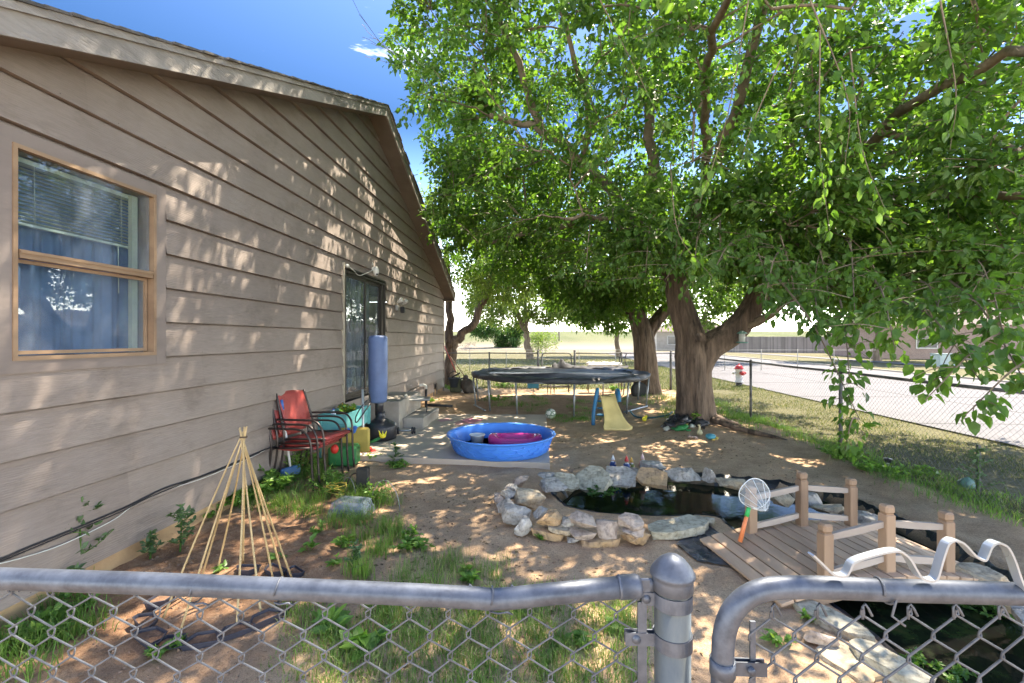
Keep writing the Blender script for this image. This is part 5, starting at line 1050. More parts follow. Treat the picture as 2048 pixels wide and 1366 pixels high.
# table frame with white cloth behind the trampoline
ft_ = root('garden_table', C(2.9, 14.55, 0), 'white covered garden table standing behind the trampoline', 'table'); c0 = A(1208, 729, 14.5)
q = MB(); q.box(c0, (1.05, .5, .05), Rz(TH), bev=.015); 
for k in range(9): q.ball(c0+Vector((-.45+.11*k, .05*math.sin(k*2), .03)), (.11, .16, .05), 10, 6, nz=.4, seed=k)
q.build('white_cover', M('white cloth', (.72, .72, .72), (.6, .6, .6), .8), ft_)
for dx in (-.48, .48):
    for dy in (-.2, .2): q = MB(); q.tube([c0+Vector((dx, dy, -.03)), Vector((c0.x+dx*1.05, c0.y+dy, 0))], .014, 6); q.build('leg', blackmetal, ft_)
for i, px in enumerate((1246, 1257)):
    q = MB(); q.tube(smooth_line([A(px-4, 706, 14.3), A(px-7, 722, 14.3), A(px+2, 745, 14.3), A(px+4, 772, 14.3)], 4), .016, 6); tag(q.build('bent_pole', blackmetal), ['left of two curved dark poles behind the trampoline', 'right of two curved dark poles behind the trampoline'][i], 'pole', 'curved poles behind the trampoline')
q = MB(); bx = A(1066, 769, 13.9); q.box(bx, (.34, .3, .20), bev=.02); q.box(bx+Vector((0, 0, .11)), (.37, .33, .03), bev=.01); tag(q.build('storage_box', M('sea blue plastic', (.04, .28, .42), None, .45)), 'small blue storage box under the far side of the trampoline', 'box')
ofr = root('chair_frame', A(1100, 790, 14.2), 'rusty bare metal chair frame under the far side of the trampoline', 'chair frame'); q = MB(); cf = C(1.2, 14.2, 0)
for dx in (-.55, -.1, .1, .55):
    for dy in (-.2, .2): q.tube([cf+Vector((dx, dy, 0)), cf+Vector((dx*.95, dy, .42))], .011, 5)
for dy in (-.2, .2): q.tube([cf+Vector((-.6, dy, .2)), cf+Vector((.6, dy, .2))], .01, 5); q.tube([cf+Vector((-.6, dy, .42)), cf+Vector((.6, dy, .42))], .01, 5)
q.build('frame', blackmetal, ofr)

# ball
m, t, b, out = nodes('football panels'); vo = tex(t, 1, kind='Voronoi'); vo.feature = 'DISTANCE_TO_EDGE'; vo.inputs['Scale'].default_value = 11
r = ramp(t, vo.outputs[0], [(.05, (.10, .18, .10)), (.14, (.66, .66, .58))]); pn_ = ramp(t, tex(t, 9, 2).outputs[0], [(.5, (1, 1, 1)), (.62, (.55, .72, .45))]); t.links.new(mixc(t, 1, r.outputs[0], pn_.outputs[0], 'MULTIPLY'), b.inputs['Base Color']); b.inputs['Roughness'].default_value = .45
p = on(1101, 838, .108); q = MB(); q.ball(p, .11, 28, 18); tag(q.build('football', m), 'scuffed white and green football lying at the patio corner', 'ball')

# ---------------------------------------------------------------- toddler slide
sl = root('toy_slide', G(1225, 850, 0), 'small toddler slide with faded yellow chute and blue ladder', 'toy slide')
sy = M('faded yellow slide', (.78, .62, .27), (.62, .48, .20), .5, scale=5, bmp=.2); sb = M('blue slide ladder', (.025, .18, .34), (.02, .14, .27), .45, scale=5)
fb, tpq = G(1236, 858, .02), C(1.87, 9.02, .56); q = MB(); vs = []; n = 18; 
for i in range(n+1):
    u = i/n; c_ = fb.lerp(tpq, u); z_ = .02+.54*(u**1.35); wdt = .145+.10*(1-u)**3+.02*(1-u)
    c_ = Vector((c_.x, c_.y, z_))
    for (dx, dz) in ((-1, .05), (-.94, .055), (-.86, .01), (-.4, -.002), (.4, -.002), (.86, .01), (.94, .055), (1, .05), (.96, -.03), (-.96, -.03)): vs.append(c_+Vector((dx*wdt, 0, dz+(0 if dz > -.02 else -.0))))
k_ = 10; q.add(vs, [(i*k_+j_, i*k_+(j_+1) % k_, (i+1)*k_+(j_+1) % k_, (i+1)*k_+j_) for i in range(n) for j_ in range(k_)]+[tuple(range(k_)), tuple(n*k_+j_ for j_ in range(k_))[::-1]], True); q.build('chute', sy, sl)
for sg in (-1, 1):
    q = MB(); x_ = tpq.x+sg*.20; pts = [(x_+sg*.04, tpq.y+.42, .0), (x_+sg*.02, tpq.y+.30, .30), (x_, tpq.y+.12, .60), (x_, tpq.y-.02, .67), (x_, tpq.y-.14, .60), (x_-sg*.0, tpq.y-.16, .46)]
    if sg < 0: pts = [(x_-.09, tpq.y-.12, .0), (x_-.08, tpq.y-.1, .22), (x_-.03, tpq.y-.02, .48), (x_, tpq.y+.02, .64), (x_+.02, tpq.y+.08, .66), (x_+.02, tpq.y+.2, .5)]
    q.tube(smooth_line(pts, 5), .038, 10); q.build('side_rail', sb, sl)
for k in range(3): q = MB(); q.box((tpq.x, tpq.y+.10+.08*(2-k), .14+.15*k), (.36, .09, .035), bev=.01); q.build('step', sb, sl)

# ---------------------------------------------------------------- stones round the pond
def stonemat(name, a, b2): 
    if name in MATS: return MATS[name]
    m, t, b, out = nodes(name); n1 = tex(t, 7, 8, .7); n2 = tex(t, 26, 6, .7); n3 = tex(t, 2.5, 4, .6)
    c = ramp(t, n1.outputs[0], [(.33, b2), (.6, a)]).outputs[0]; c = mixc(t, ramp(t, n3.outputs[0], [(.52, (0, 0, 0)), (.66, (.7, .7, .7))]).outputs[0], c, (.46, .30, .15)) if 'tan' in name else c
    c = mixc(t, .7, c, ramp(t, n2.outputs[0], [(.34, (.32, .30, .28)), (.48, (.95, .95, .95)), (.68, (1.3, 1.3, 1.27))]).outputs[0], 'MULTIPLY'); t.links.new(c, b.inputs['Base Color']); b.inputs['Roughness'].default_value = .88
    q = bump(t, b, n1.outputs[0], .7, .02); bump(t, b, n2.outputs[0], .6, .006, q); MATS[name] = m; return m
gs = stonemat('grey limestone', (.42, .385, .34), (.27, .245, .215)); ts = stonemat('tan sandstone', (.45, .38, .28), (.33, .27, .19)); os_ = stonemat('orange tan sandstone', (.46, .30, .16), (.33, .23, .15)); ps = stonemat('pinkish stone', (.44, .35, .28), (.31, .245, .20)); ws = stonemat('white stone', (.49, .46, .41), (.34, .31, .27)); ms_ = stonemat('mossy pale flagstone', (.46, .42, .32), (.32, .285, .20))
def stone(cpt, w_, d_, h_, mat, label, rot=0, tilt=(0, 0), seed=0, slab=False, npt=None):
    rr = random.Random(seed*7+3); bm = bmesh.new(); n = npt or (9 if slab else 15)
    if slab:
        for i in range(n):
            a_ = 2*math.pi*i/n+rr.uniform(-.18, .18); k = rr.uniform(.82, 1.08); sqc = lambda v: math.copysign(abs(v)**.7, v)
            for z_, f in ((-1, rr.uniform(.88, 1)), (1, rr.uniform(.86, 1))): bm.verts.new((w_/2*sqc(math.cos(a_))*k*f, d_/2*sqc(math.sin(a_))*k*f, h_/2*z_*rr.uniform(.75, 1.1)))
    else:
        for i in range(n):
            v = Vector((rr.gauss(0, 1), rr.gauss(0, 1), rr.gauss(0, 1))).normalized(); e = lambda q: math.copysign(abs(q)**.72, q)
            bm.verts.new((e(v.x)*w_/2*rr.uniform(.85, 1.05), e(v.y)*d_/2*rr.uniform(.85, 1.05), e(v.z)*h_/2*rr.uniform(.85, 1.05)))
    bmesh.ops.convex_hull(bm, input=bm.verts); bmesh.ops.delete(bm, geom=[v for v in bm.verts if not v.link_faces], context='VERTS')
    sz = min(w_, d_, h_); bmesh.ops.bevel(bm, geom=list(bm.edges), offset=sz*.03, segments=1, affect='EDGES', clamp_overlap=True)
    bmesh.ops.triangulate(bm, faces=bm.faces); 
    for _ in range(2): bmesh.ops.subdivide_edges(bm, edges=[e for e in bm.edges if e.calc_length() > .035], cuts=1, use_grid_fill=True); bmesh.ops.triangulate(bm, faces=bm.faces)
    for v in bm.verts:
        nrm_2 = v.co.normalized(); a_ = mn.noise(v.co*16+Vector((seed, 0, 0)))*.008+mn.noise(v.co*45+Vector((seed, 3, 0)))*.008+(round(mn.noise(v.co*9+Vector((seed, 3, 9)))*4)/4)*.016; v.co += Vector((nrm_2.x, nrm_2.y, nrm_2.z*.8))*a_
    R = Rz(rot)@Rx(tilt[0])@Ry(tilt[1])
    for v in bm.verts: v.co = R @ v.co
    bmesh.ops.recalc_face_normals(bm, faces=bm.faces); me = bpy.data.meshes.new('pond_stone'); bm.to_mesh(me); bm.free()
    for p in me.polygons: p.use_smooth = False
    o = link('pond_stone', me, mat, None, Vector(cpt)); return tag(o, label, 'stone', 'stones edging the fish pond')
ST = [  # zoom x, zoom y, zoom width, depth m, height m, z centre, material, slab, rot, tiltx, tilty, label
(660,395,215,.34,.05,.08,ms_,1,.2,.42,.06,'mossy tan slab at the back left of the pond, left of the pale yellow slab'),
(860,372,275,.42,.055,.09,ms_,1,-.5,.45,.0,'largest pale yellow slab behind the pond plant'),
(1055,352,250,.36,.05,.09,gs,1,-.1,.42,.02,'grey brown triangular slab behind the water, just in front of the gnomes'),
(1300,360,250,.30,.06,.10,os_,1,-.4,.5,.1,'orange and lilac slab tilting into the water at the back of the pond'),
(1165,318,120,.22,.08,.07,ps,0,-.4,.1,0,'dark wedge of rock tucked between grey slab and orange slab'),
(1300,268,215,.17,.16,.12,gs,0,-.25,0,0,'pale grey long rock set behind the orange slab'),
(1535,340,285,.26,.12,.10,gs,0,0,.3,0,'broad grey rock with layered edge at the back of the pond'),
(1742,345,125,.20,.19,.10,gs,0,.3,.1,0,'upright grey rock at the back of the pond, right of the broad one'),
(1915,395,240,.30,.12,.08,ts,0,-.15,.2,0,'tan oval rock just left of the fishing net'),
(540,415,220,.36,.13,.12,gs,0,.4,.1,0,'big grey slab stone on top at the upper left of the ring'),
(330,395,185,.22,.16,.10,ps,0,.2,0,0,'pinkish brown rock at the far upper left of the ring'),
(505,343,150,.15,.08,.12,gs,0,0,0,0,'thin pale stone lying behind the big grey slab stone'),
(240,440,110,.14,.08,.15,gs,0,-.3,0,0,'small grey wedge lying on top at the left end of the ring'),
(150,525,120,.2,.16,.08,ps,0,.2,0,0,'faded pinkish rock at the outermost left end of the ring'),
(375,520,235,.30,.22,.14,ts,0,.2,.12,.05,'big tan block at the inner left end of the pond'),
(215,490,130,.16,.10,.15,gs,0,.5,0,0,'small grey stone perched above the rounded rocks at the left end'),
(200,575,135,.2,.20,.11,gs,0,.3,0,0,'upper one of the rounded grey boulders at the left end'),
(265,625,235,.22,.24,.12,gs,0,.25,.1,-.1,'largest rounded grey boulder at the lower left of the ring'),
(320,715,165,.19,.20,.10,ws,0,.4,0,0,'whitish rounded boulder at the lower left corner of the ring'),
(455,622,115,.14,.10,.16,gs,0,.4,0,-.3,'small grey stone between the big tan block and the tan orange rock'),
(515,660,235,.2,.13,.17,os_,0,.1,.1,0,'tan and orange rock topping the front left pile'),
(530,775,275,.22,.065,.05,os_,1,-.28,.0,.10,'flat orange slab at the bottom of the front left pile'),
(602,755,180,.12,.04,.10,ts,1,-.3,0,.12,'thin pale tan slab lying on the flat orange slab'),
(665,705,130,.15,.12,.12,gs,0,0,0,0,'grey stone behind the thin slab in the front pile'),
(785,688,230,.20,.11,.19,ps,0,-.55,.1,.25,'pinkish grey slab leaning down to the right on top of the front pile'),
(780,788,195,.18,.15,.08,ps,0,.1,0,0,'pinkish rock below the leaning slab in the front pile'),
(700,828,95,.1,.05,.03,gs,0,0,0,0,'small flat grey stone on the sand before the front pile'),
(970,750,205,.22,.21,.11,ps,0,.1,.1,0,'large upright pinkish rock in the middle of the front pile'),
(920,845,290,.15,.065,.03,os_,1,.05,0,-.02,'flat tan orange bar at the very front of the ring'),
(1145,695,215,.2,.12,.19,ps,0,-.35,.1,.15,'topmost purplish grey stone right of the middle of the front pile'),
(1155,768,185,.19,.11,.12,ps,0,0,0,0,'purplish stone sandwiched in the right end of the front pile'),
(1185,810,235,.2,.13,.06,os_,0,.1,0,0,'brown and orange stone at the bottom right of the front pile'),
(1492,742,490,.30,.09,.06,ms_,1,.24,.02,-.04,'longest flat flagstone on the front edge of the pond')]
for i, (zx, zy, zw, d_, h_, zc, mt, slab, rot, t1, t2, lab) in enumerate(ST):
    px, py = 960+zx/3.793, 860+zy/3.793; p = G(px, py, zc); Dp = -p.x*sT+p.y*cT; wm_ = zw/3.793/F*Dp
    stone(p, wm_*1.04, d_, h_*.88, mt, lab, rot+TH, (t1, t2), i+1, bool(slab))
for i, (zx, zy, zw, d_, h_, zc, mt, slab, rot, lab) in enumerate([(460,335,130,.22,.14,.06,ts,0,.2,'tan rock at the back of the pond, right of the net'), (590,335,180,.25,.15,.06,gs,0,-.2,'grey rock behind the far bridge rail, left of its middle post'), (735,388,190,.26,.10,.05,ts,0,-.1,'flat tan rock behind the right half of the far bridge rail'), (825,440,90,.16,.10,.03,gs,0,.3,'small dark grey rock just left of the last far bridge post'), (945,450,150,.3,.13,.04,gs,0,-.5,'grey rock right of the last post of the far bridge rail'),
    (1580,780,230,.30,.16,.07,ts,0,-.15,'rounded tan boulder beyond the near gate, right of the bridge'), (1725,935,190,.2,.08,.03,ts,0,-.4,'tan rock partly behind the near gate at the right edge'), (1815,1000,130,.3,.1,.03,gs,0,-.6,'pale grey rock at the right bank of the lower pond'),
    (740,1000,250,.62,.05,.02,ms_,1,.72,'long tapering flagstone on the left bank just below the bridge'), (1070,1250,260,.60,.06,.03,ms_,1,.82,'second long flagstone on the left bank, nearest the gate'), (680,1100,175,.12,.08,.05,ps,0,-.3,'knobbly pinkish rock on the sand left of the long flagstones'), (840,1245,300,.35,.03,.01,ts,1,.5,'sunken dusty flagstone left of the nearest long flagstone'), (1330,1370,260,.5,.06,.0,ms_,1,.9,'last mossy flagstone at the bottom edge by the lower pond'),
    (20,455,120,.2,.1,.05,ms_,0,.1,'mossy stone end poking out right of the longest flagstone')]):
    px, py = 1400+zx/2.81, 880+zy/2.81; p = G(px, py, zc); Dp = -p.x*sT+p.y*cT; wm_ = zw/2.81/F*Dp
    if i in (8, 9, 12): # long slabs follow the bank
        a, b2 = {8: (G(1572, 1196, .02), G(1742, 1284, .02)), 9: (G(1700, 1284, .03), G(1860, 1378, .03)), 12: (G(1850, 1375, .02), G(1990, 1470, .02))}[i]; d = b2-a; stone((a+b2)/2, d.length*1.05, .20, h_, mt, lab, math.atan2(d.y, d.x), (0, 0), 60+i, True)
    else: stone(p, wm_*1.04, d_, h_, mt, lab, rot+TH, (0, 0), 60+i, bool(slab))
# water plants
wpn = G(1195, 990, -.05); clump('water_plant', 'green leafy water plant under the pale yellow slab at the pond edge', 'plant', wpn, .24, .13, 330, darkleaf, .05, seed=8, stems=16, W_=.7, bias=.8)
clump('water_plant', 'bright green water weed in the lower pond beside the gate', 'plant', G(1972, 1222, WZ), .16, .05, 200, weedleaf, .04, seed=9, stems=12)
for i, (px, py, lab) in enumerate(((1830, 1325, 'green algae tuft under water near the bottom of the lower pond'), (1905, 1352, 'pale green weed patch at the bottom edge of the lower pond'))): clump('water_plant', lab, 'plant', G(px, py, WZ-.005), .12, .03, 160, weedleaf, .035, seed=19+i, stems=12)

# ---------------------------------------------------------------- bridge
Bo = (C(1.96, 3.72, 0)+C(2.81, 3.0, 0)+C(2.86, 3.82, 0)+C(2.05, 3.05, 0))/4; Bo.z = 0; ang = math.atan2(C(2.86, 3.84, 0).y-C(1.96, 3.72, 0).y, C(2.86, 3.84, 0).x-C(1.96, 3.72, 0).x)
brd = root('garden_bridge', Bo, 'small arched cedar garden bridge with two post and rail sides', 'bridge'); RB = Rz(ang)
def bz(u): return .145-.115*(u/.86)**2
def bw(u, v, z): return Bo+RB@Vector((u, v, z))
nP = 17
for k in range(nP):
    u = -.84+1.68*(k+.5)/nP; sl_ = -2*.115*u/.86**2; q = MB(); q.rnd = random.uniform(.05, 1); q.box(bw(u, 0, bz(u)), (1.68/nP-.009, .93+random.uniform(-.006, .006), .022), RB@Ry(-math.atan(sl_)), bev=.003); q.build('deck_plank', woodb, brd)
for sg in (-1, 1):
    q = MB(); n = 14; top = [bw(-.83+1.66*i/n, sg*.40, bz(-.83+1.66*i/n)-.014) for i in range(n+1)]; bot = [bw(-.83+1.66*i/n, sg*.40, max(-.06, bz(-.83+1.66*i/n)-.10)) for i in range(n+1)]; q.prism(top+bot[::-1], RB@Vector((0, sg*.035, 0))); q.build('side_beam', woodb, brd)
    PZs = [(-.45, .50), (.0, .60), (.45, .53)]
    for u, h in PZs:
        q = MB(); q.rnd = random.uniform(.2, 1); ps_ = .068; zb_ = bz(u)-.10
        q.box(bw(u, sg*.37, (zb_+h-.075)/2), (ps_, ps_, h-.075-zb_), RB, bev=.004); q.box(bw(u, sg*.37, h-.072), (ps_-.016, ps_-.016, .008), RB); q.box(bw(u, sg*.37, h-.04), (ps_, ps_, .057), RB, bev=.012); q.build('post', woodv, brd)
    for (u0, z0, u1, z1) in ((-.45, .40, 0, .46), (0, .46, .45, .42), (-.45, .17, 0, .235), (0, .235, .45, .19)):
        q = MB(); pts = smooth_line([bw(u0+.035, sg*.37, z0), bw((u0+u1)/2, sg*.37, (z0+z1)/2-.002), bw(u1-.035, sg*.37, z1)], 4); vs = []
        for i, p in enumerate(pts):
            hh = .023-.004*(abs(i-4)/4)**2; 
            for (a_, c_) in ((-.013, -hh), (.013, -hh), (.013, hh), (-.013, hh)): vs.append(p+RB@Vector((0, a_, c_)))
        k_ = len(pts); q.add(vs, [(i*4+j_, i*4+(j_+1) % 4, i*4+4+(j_+1) % 4, i*4+4+j_) for i in range(k_-1) for j_ in range(4)]+[(0, 1, 2, 3), (k_*4-1, k_*4-2, k_*4-3, k_*4-4)]); q.build('rail', woodr, brd)

# fishing net leaning on the first post
nb, nt_ = A(1480, 1083, 3.55), A(1497, 1018, 3.55); fn = root('fishing_net', nb, 'child’s fishing net with orange and green handle leaning on the bridge', 'net'); fn['label'] = 'small fishing net with orange and green handle leaning on the bridge'
q = MB(); q.tube([nb, nb.lerp(nt_, .80)], [.017, .0135], 12); q.build('handle', M('orange plastic', (.85, .26, .10), (.75, .22, .08), .4), fn)
q = MB(); q.tube([nb.lerp(nt_, .78), nb.lerp(nt_, 1.05)], [.017, .015], 12); q.build('grip', M('bright green plastic', (.03, .48, .12), None, .4), fn)
hp = [(1497, 1014), (1482, 1003), (1478, 985), (1488, 968), (1505, 957), (1525, 962), (1540, 985), (1534, 1005), (1520, 1015), (1505, 1016)]
hoop = smooth_line([A(a, c, 3.55) for a, c in hp], 3); q = MB(); q.tube(hoop, .0035, 6, closed=False); q.build('hoop', M('white wire', (.75, .77, .75), None, .5), fn)
m, t, b, out = nodes('fine white netting'); b.inputs['Base Color'].default_value = (.8, .82, .8, 1); b.inputs['Roughness'].default_value = .7; b.inputs['Alpha'].default_value = .22
hc = sum(hoop, Vector())/len(hoop); q = MB(); n = len(hoop); K_ = 7; vs = []
for j_ in range(K_+1):
    v = j_/K_
    for i, p in enumerate(hoop): vs.append(p.lerp(hc+Vector((.03, -.02, -.06)), v)+Vector((0, -.10, -.02))*math.sin(v*1.57)+Vector((0, .012*math.sin(i*1.7), .01*math.sin(i*2.3)))*math.sin(3.14*v))
q.add(vs, [(j_*n+i, j_*n+(i+1) % n, (j_+1)*n+(i+1) % n, (j_+1)*n+i) for j_ in range(K_) for i in range(n)], True); q.build('net_bag', m, fn)
q = MB()
for k in range(0, len(hoop), 3): q.tube([hoop[k], hoop[k].lerp(hc+Vector((.03, -.12, -.08)), .5)+Vector((0, -.03, 0)), hc+Vector((.03, -.12, -.08))], .0016, 4, caps=False)
q.build('net_folds', MATS['white wire'], fn)

# ---------------------------------------------------------------- gnomes and toys
def gnome(px, py, s_, coat, hat, label, lie=0, rz_=0):
    p = G(px, py, .02); p.z = gzz(p.x, p.y)+.004; r = root('garden_gnome', p, label, 'gnome', 'painted garden gnomes behind the pond'); R = Rz(rz_)@(Rx(-1.45) if lie else Matrix.Identity(3)); up = Vector((0, 0, s_*.3)) if lie else Vector((0, 0, 0))
    f = lambda x, y, z: p+up+R@(Vector((x, y, z))*s_)
    q = MB(); q.lathe([(.0, 0), (.30*s_, 0), (.34*s_, .2*s_), (.26*s_, .48*s_), (.14*s_, .56*s_), (0, .57*s_)], p+up, 16, R); q.build('coat', coat, r)
    q = MB(); q.ball(f(0, -.02, .66), .17*s_, 12, 8); q.ball(f(0, -.18, .66), .04*s_, 8, 5); q.ball(f(-.3, -.12, .34), .07*s_, 8, 5); q.ball(f(.3, -.12, .34), .07*s_, 8, 5); q.build('face', M('painted skin', (.68, .42, .28), None, .5), r)
    q = MB(); q.ball(f(0, -.11, .52), (.15*s_, .09*s_, .18*s_), 10, 7, R=R, nz=.2); q.build('beard', MATS['white tub'], r)
    q = MB(); q.lathe([(.19*s_, .72*s_), (.17*s_, .80*s_), (.09*s_, 1.02*s_), (.02*s_, 1.2*s_), (0, 1.22*s_)], p+up, 14, R); q.build('hat', hat, r)
    q = MB(); q.ball(f(-.13, -.12, .03), (.12*s_, .17*s_, .07*s_), 8, 5, R=R); q.ball(f(.13, -.12, .03), (.12*s_, .17*s_, .07*s_), 8, 5, R=R); q.build('boots', blackpl, r)
nav = M('navy paint', (.03, .07, .22), None, .4); olv = M('olive paint', (.22, .24, .05), None, .4); gnh = M('dark green paint', (.02, .16, .10), None, .4); rdh = M('red paint', (.62, .05, .04), None, .4); lbl = M('blue paint', (.06, .22, .48), None, .4); pkh = M('faded red paint', (.62, .25, .22), None, .5)
gnome(1253, 936, .15, nav, rdh, 'standing gnome with red hat and white beard behind the slabs')
gnome(1263, 935, .125, olv, M('mustard paint', (.6, .36, .06), None, .4), 'small olive gnome pressed against the red hatted one', rz_=.5)
gnome(1226, 931, .13, nav, MATS['white tub'], 'seated navy gnome with pale hat left of the red hatted one', rz_=-.6)
gnome(1240, 941, .13, lbl, gnh, 'blue gnome with green hat lying on its back before the others', lie=1, rz_=1.9)
gnome(1285, 930, .14, pkh, M('pink white paint', (.72, .5, .46), None, .5), 'faded pink hatted gnome half hidden behind the long grey rock', rz_=.3)
def toy(name, px, py, parts, label, cat='toy', dz=0):
    p = on(px, py, dz); r = root(name, p, label, cat, 'toys scattered before the tree')
    for nm, mt, balls in parts:
        q = MB()
        for (c_, rr_) in balls: q.ball(p+Vector(c_), rr_, 12, 8, nz=.15, seed=len(label))
        q.build(nm, mt, r)
    return r
toy('toy_frog', 1363, 868, [('body', grn, [((0, 0, .05), (.10, .07, .05)), ((.08, 0, .08), (.045, .045, .04))]), ('leg', grn, [((-.09, -.05, .03), (.06, .03, .03)), ((.10, -.05, .02), (.05, .025, .02)), ((-.12, .05, .03), (.05, .03, .02))]), ('eye', yel, [((.09, -.03, .12), .012), ((.11, .02, .12), .012)])], 'green plastic toy frog at the foot of the rubbish pile')
toy('toy_duck', 1399, 876, [('body', M('cream toy', (.55, .50, .30), (.4, .36, .2), .6), [((0, 0, .05), (.05, .04, .05)), ((.0, 0, .12), (.018, .018, .05)), ((-.01, 0, .17), (.022, .018, .018))])], 'yellowish toy bird standing among scraps right of the frog')
toy('toy_turtle', 1421, 883, [('shell', M('turquoise toy', (.06, .32, .40), (.04, .22, .3), .5), [((0, 0, .05), (.08, .07, .05))]), ('feet', yel, [((.02, -.07, .015), (.03, .02, .015)), ((.08, -.03, .015), (.03, .02, .012)), ((.1, 0, .03), (.03, .02, .02))])], 'turquoise toy turtle at the end of the tree root')
toy('toy_fish', 1387, 880, [('body', M('faded pink toy', (.50, .36, .30), (.36, .26, .2), .6), [((0, 0, .025), (.07, .03, .02)), ((-.06, .02, .03), (.03, .03, .025)), ((.03, -.04, .02), (.04, .02, .015))])], 'flattened pinkish brown scrap toy between frog and bird')
toy('toy_duck', 1289, 847, [('body', M('lemon plastic', (.78, .70, .05), None, .4), [((0, 0, .05), (.05, .04, .045)), ((.03, 0, .10), (.03, .03, .03))])], 'yellow toy duck on the sand right of the slide')
rp = on(1370, 860); rub = root('rubbish_pile', rp, 'heap of black bags and torn plastic against the mulberry trunk', 'rubbish')
q = MB()
for k in range(11): 
    p = on(1338+k*6.5, 862-6*math.sin(k)-(8 if 3 < k < 8 else 0)); q.ball(p+Vector((0, .03*math.sin(k*3), .05+.03*(k % 3))), (.11, .10, .07), 12, 8, Rz(k), nz=.9, seed=k)
q.build('black_bags', liner, rub)
q = MB(); p = on(1366, 843); 
for k in range(4): q.ball(p+Vector((.03*k-.05, 0, .12+.075*k)), (.12-.02*k, .10-.018*k, .06), 12, 8, Rz(k), nz=.9, seed=k+20)
q.build('crumpled_bundle', M('grey crumpled plastic', (.20, .19, .22), (.09, .09, .11), .4, scale=9, bmp=.8, bd=.02, bs=12), rub)
q = MB(); 
for k, (px, py, s_) in enumerate(((1333, 866, .06), (1349, 850, .05), (1384, 864, .05))): q.ball(on(px, py, s_*.6), (s_, s_, s_*.7), 10, 7, nz=.6, seed=k)
q.build('pale_scraps', M('pale scrap', (.5, .52, .46), (.35, .36, .3), .6), rub)
q = MB(); p = on(1340, 848, .05); q.box(p, (.12, .02, .03), Rz(.5)@Ry(-.4)); q.build('red_scrap', M('faded red scrap', (.5, .16, .1), None, .6), rub)
clump('weed', 'bright green leafy weed growing in the rubbish beside the trunk', 'weed', on(1386, 858), .12, .28, 60, weedleaf, .10, seed=31, stems=6, W_=.7, bias=.7)
q = MB(); q.tube(smooth_line([A(1260, 822, 9.5)*1, on(1272, 838, .03), on(1300, 843, .03), on(1330, 842, .05), on(1345, 838, .1)], 5), .02, 6); tag(q.build('hose', M('dark teal hose', (.03, .11, .13), None, .5)), 'dark teal hose trailing from the slide to the tree', 'hose')
q = MB(); q.tube(smooth_line([on(1398, 842, .04), on(1408, 846, .03), on(1420, 847, .02), on(1430, 843, .03), on(1434, 836, .05)], 5), .009, 6); tag(q.build('rope', M('blue rope', (.05, .18, .38), None, .8)), 'blue rope lying over the roots right of the trunk', 'rope')
ty_ = root('tyre', C(3.35, 12.5, 0), 'old dark tyre propped against the second tree trunk', 'tyre'); q = MB(); c0 = A(1279, 782, 12.75); q.lathe([(.15, -.07), (.20, -.08), (.245, -.05), (.25, 0), (.245, .05), (.20, .08), (.15, .07)], c0, 28, Rz(.3)@Rx(math.radians(70))); q.build('tread', M('rubber', (.03, .03, .03), None, .8, bmp=.5), ty_)
q = MB(); q.lathe([(0, 0), (.14, 0), (.15, .05), (.15, -.05)], c0, 20, Rz(.3)@Rx(math.radians(70))); q.build('hub', blackmetal, ty_)

# ---------------------------------------------------------------- bird feeder
f0 = A(1484, 684, 8.1); bf = root('bird_feeder', f0, 'clear hanging bird feeder with green top beside the trunk', 'bird feeder')
q = MB(); q.lathe([(.055, .0), (.055, .15), (0, .151)], f0, 8); q.build('seed_tube', M('cloudy acrylic', (.60, .62, .58), (.5, .5, .46), .2, alpha=.75), bf)
q = MB(); q.lathe([(.085, .145), (.075, .165), (.02, .20), (0, .202)], f0, 16); q.build('roof', M('dull green', (.10, .22, .18), None, .5), bf)
q = MB(); q.lathe([(0, -.02), (.095, -.02), (.10, .0), (.09, .004), (0, .002)], f0, 16); q.build('tray', M('dull green', (.10, .22, .18)), bf)
q = MB(); q.tube([f0+Vector((0, 0, .2)), f0+Vector((.02, .1, .62))], .003, 5); q.build('hanger', blackmetal, bf)

# ---------------------------------------------------------------- fire hydrant, utility box
hy = G(1478, 772, .0); hd = root('fire_hydrant', hy, 'white fire hydrant with red cap and red outlets by the street', 'fire hydrant')
wh = M('white hydrant paint', (.62, .60, .58), (.45, .42, .4), .5, scale=8); rh = M('red hydrant paint', (.50, .03, .03), (.38, .02, .025), .4, scale=8)
q = MB(); q.lathe([(.16, .13), (.16, .16), (.115, .17), (.11, .55), (.14, .57), (.14, .60)], hy, 20); q.build('barrel', wh, hd)
q = MB(); q.lathe([(.11, -.05), (.11, .13)], hy, 16); q.build('foot', blackmetal, hd)
q = MB(); q.lathe([(.155, .60), (.155, .625), (.13, .64), (.12, .69), (.07, .735), (.03, .745), (.03, .79), (0, .791)], hy, 20); q.build('cap', rh, hd)
for d in ((-.15, 0), (.15, -.02), (.04, -.14)):
    v = Vector((d[0], d[1], 0)); q = MB(); rr_ = .075 if abs(d[1]) > .1 else .055; R = v.to_track_quat('Z', 'Y').to_matrix(); q.lathe([(rr_*.8, 0), (rr_*.8, .06), (rr_, .065), (rr_, .10), (.02, .11), (.02, .135), (0, .136)], hy+v*.7+Vector((0, 0, .46)), 14, R); q.build('outlet_cap', rh if d[0] > 0 else wh, hd)
ub = G(1885, 733, 0); q = MB(); q.box(ub+Vector((0, 0, .37)), (.85, .7, .72), bev=.02); q.box(ub+Vector((0, 0, .76)), (.9, .75, .05), bev=.015); q.box(ub+Vector((0, 0, .02)), (1.0, .85, .06)); tag(q.build('utility_box', M('pale green metal', (.34, .42, .40), (.28, .35, .33), .5)), 'pale green utility box on the lawn across the street', 'utility box')

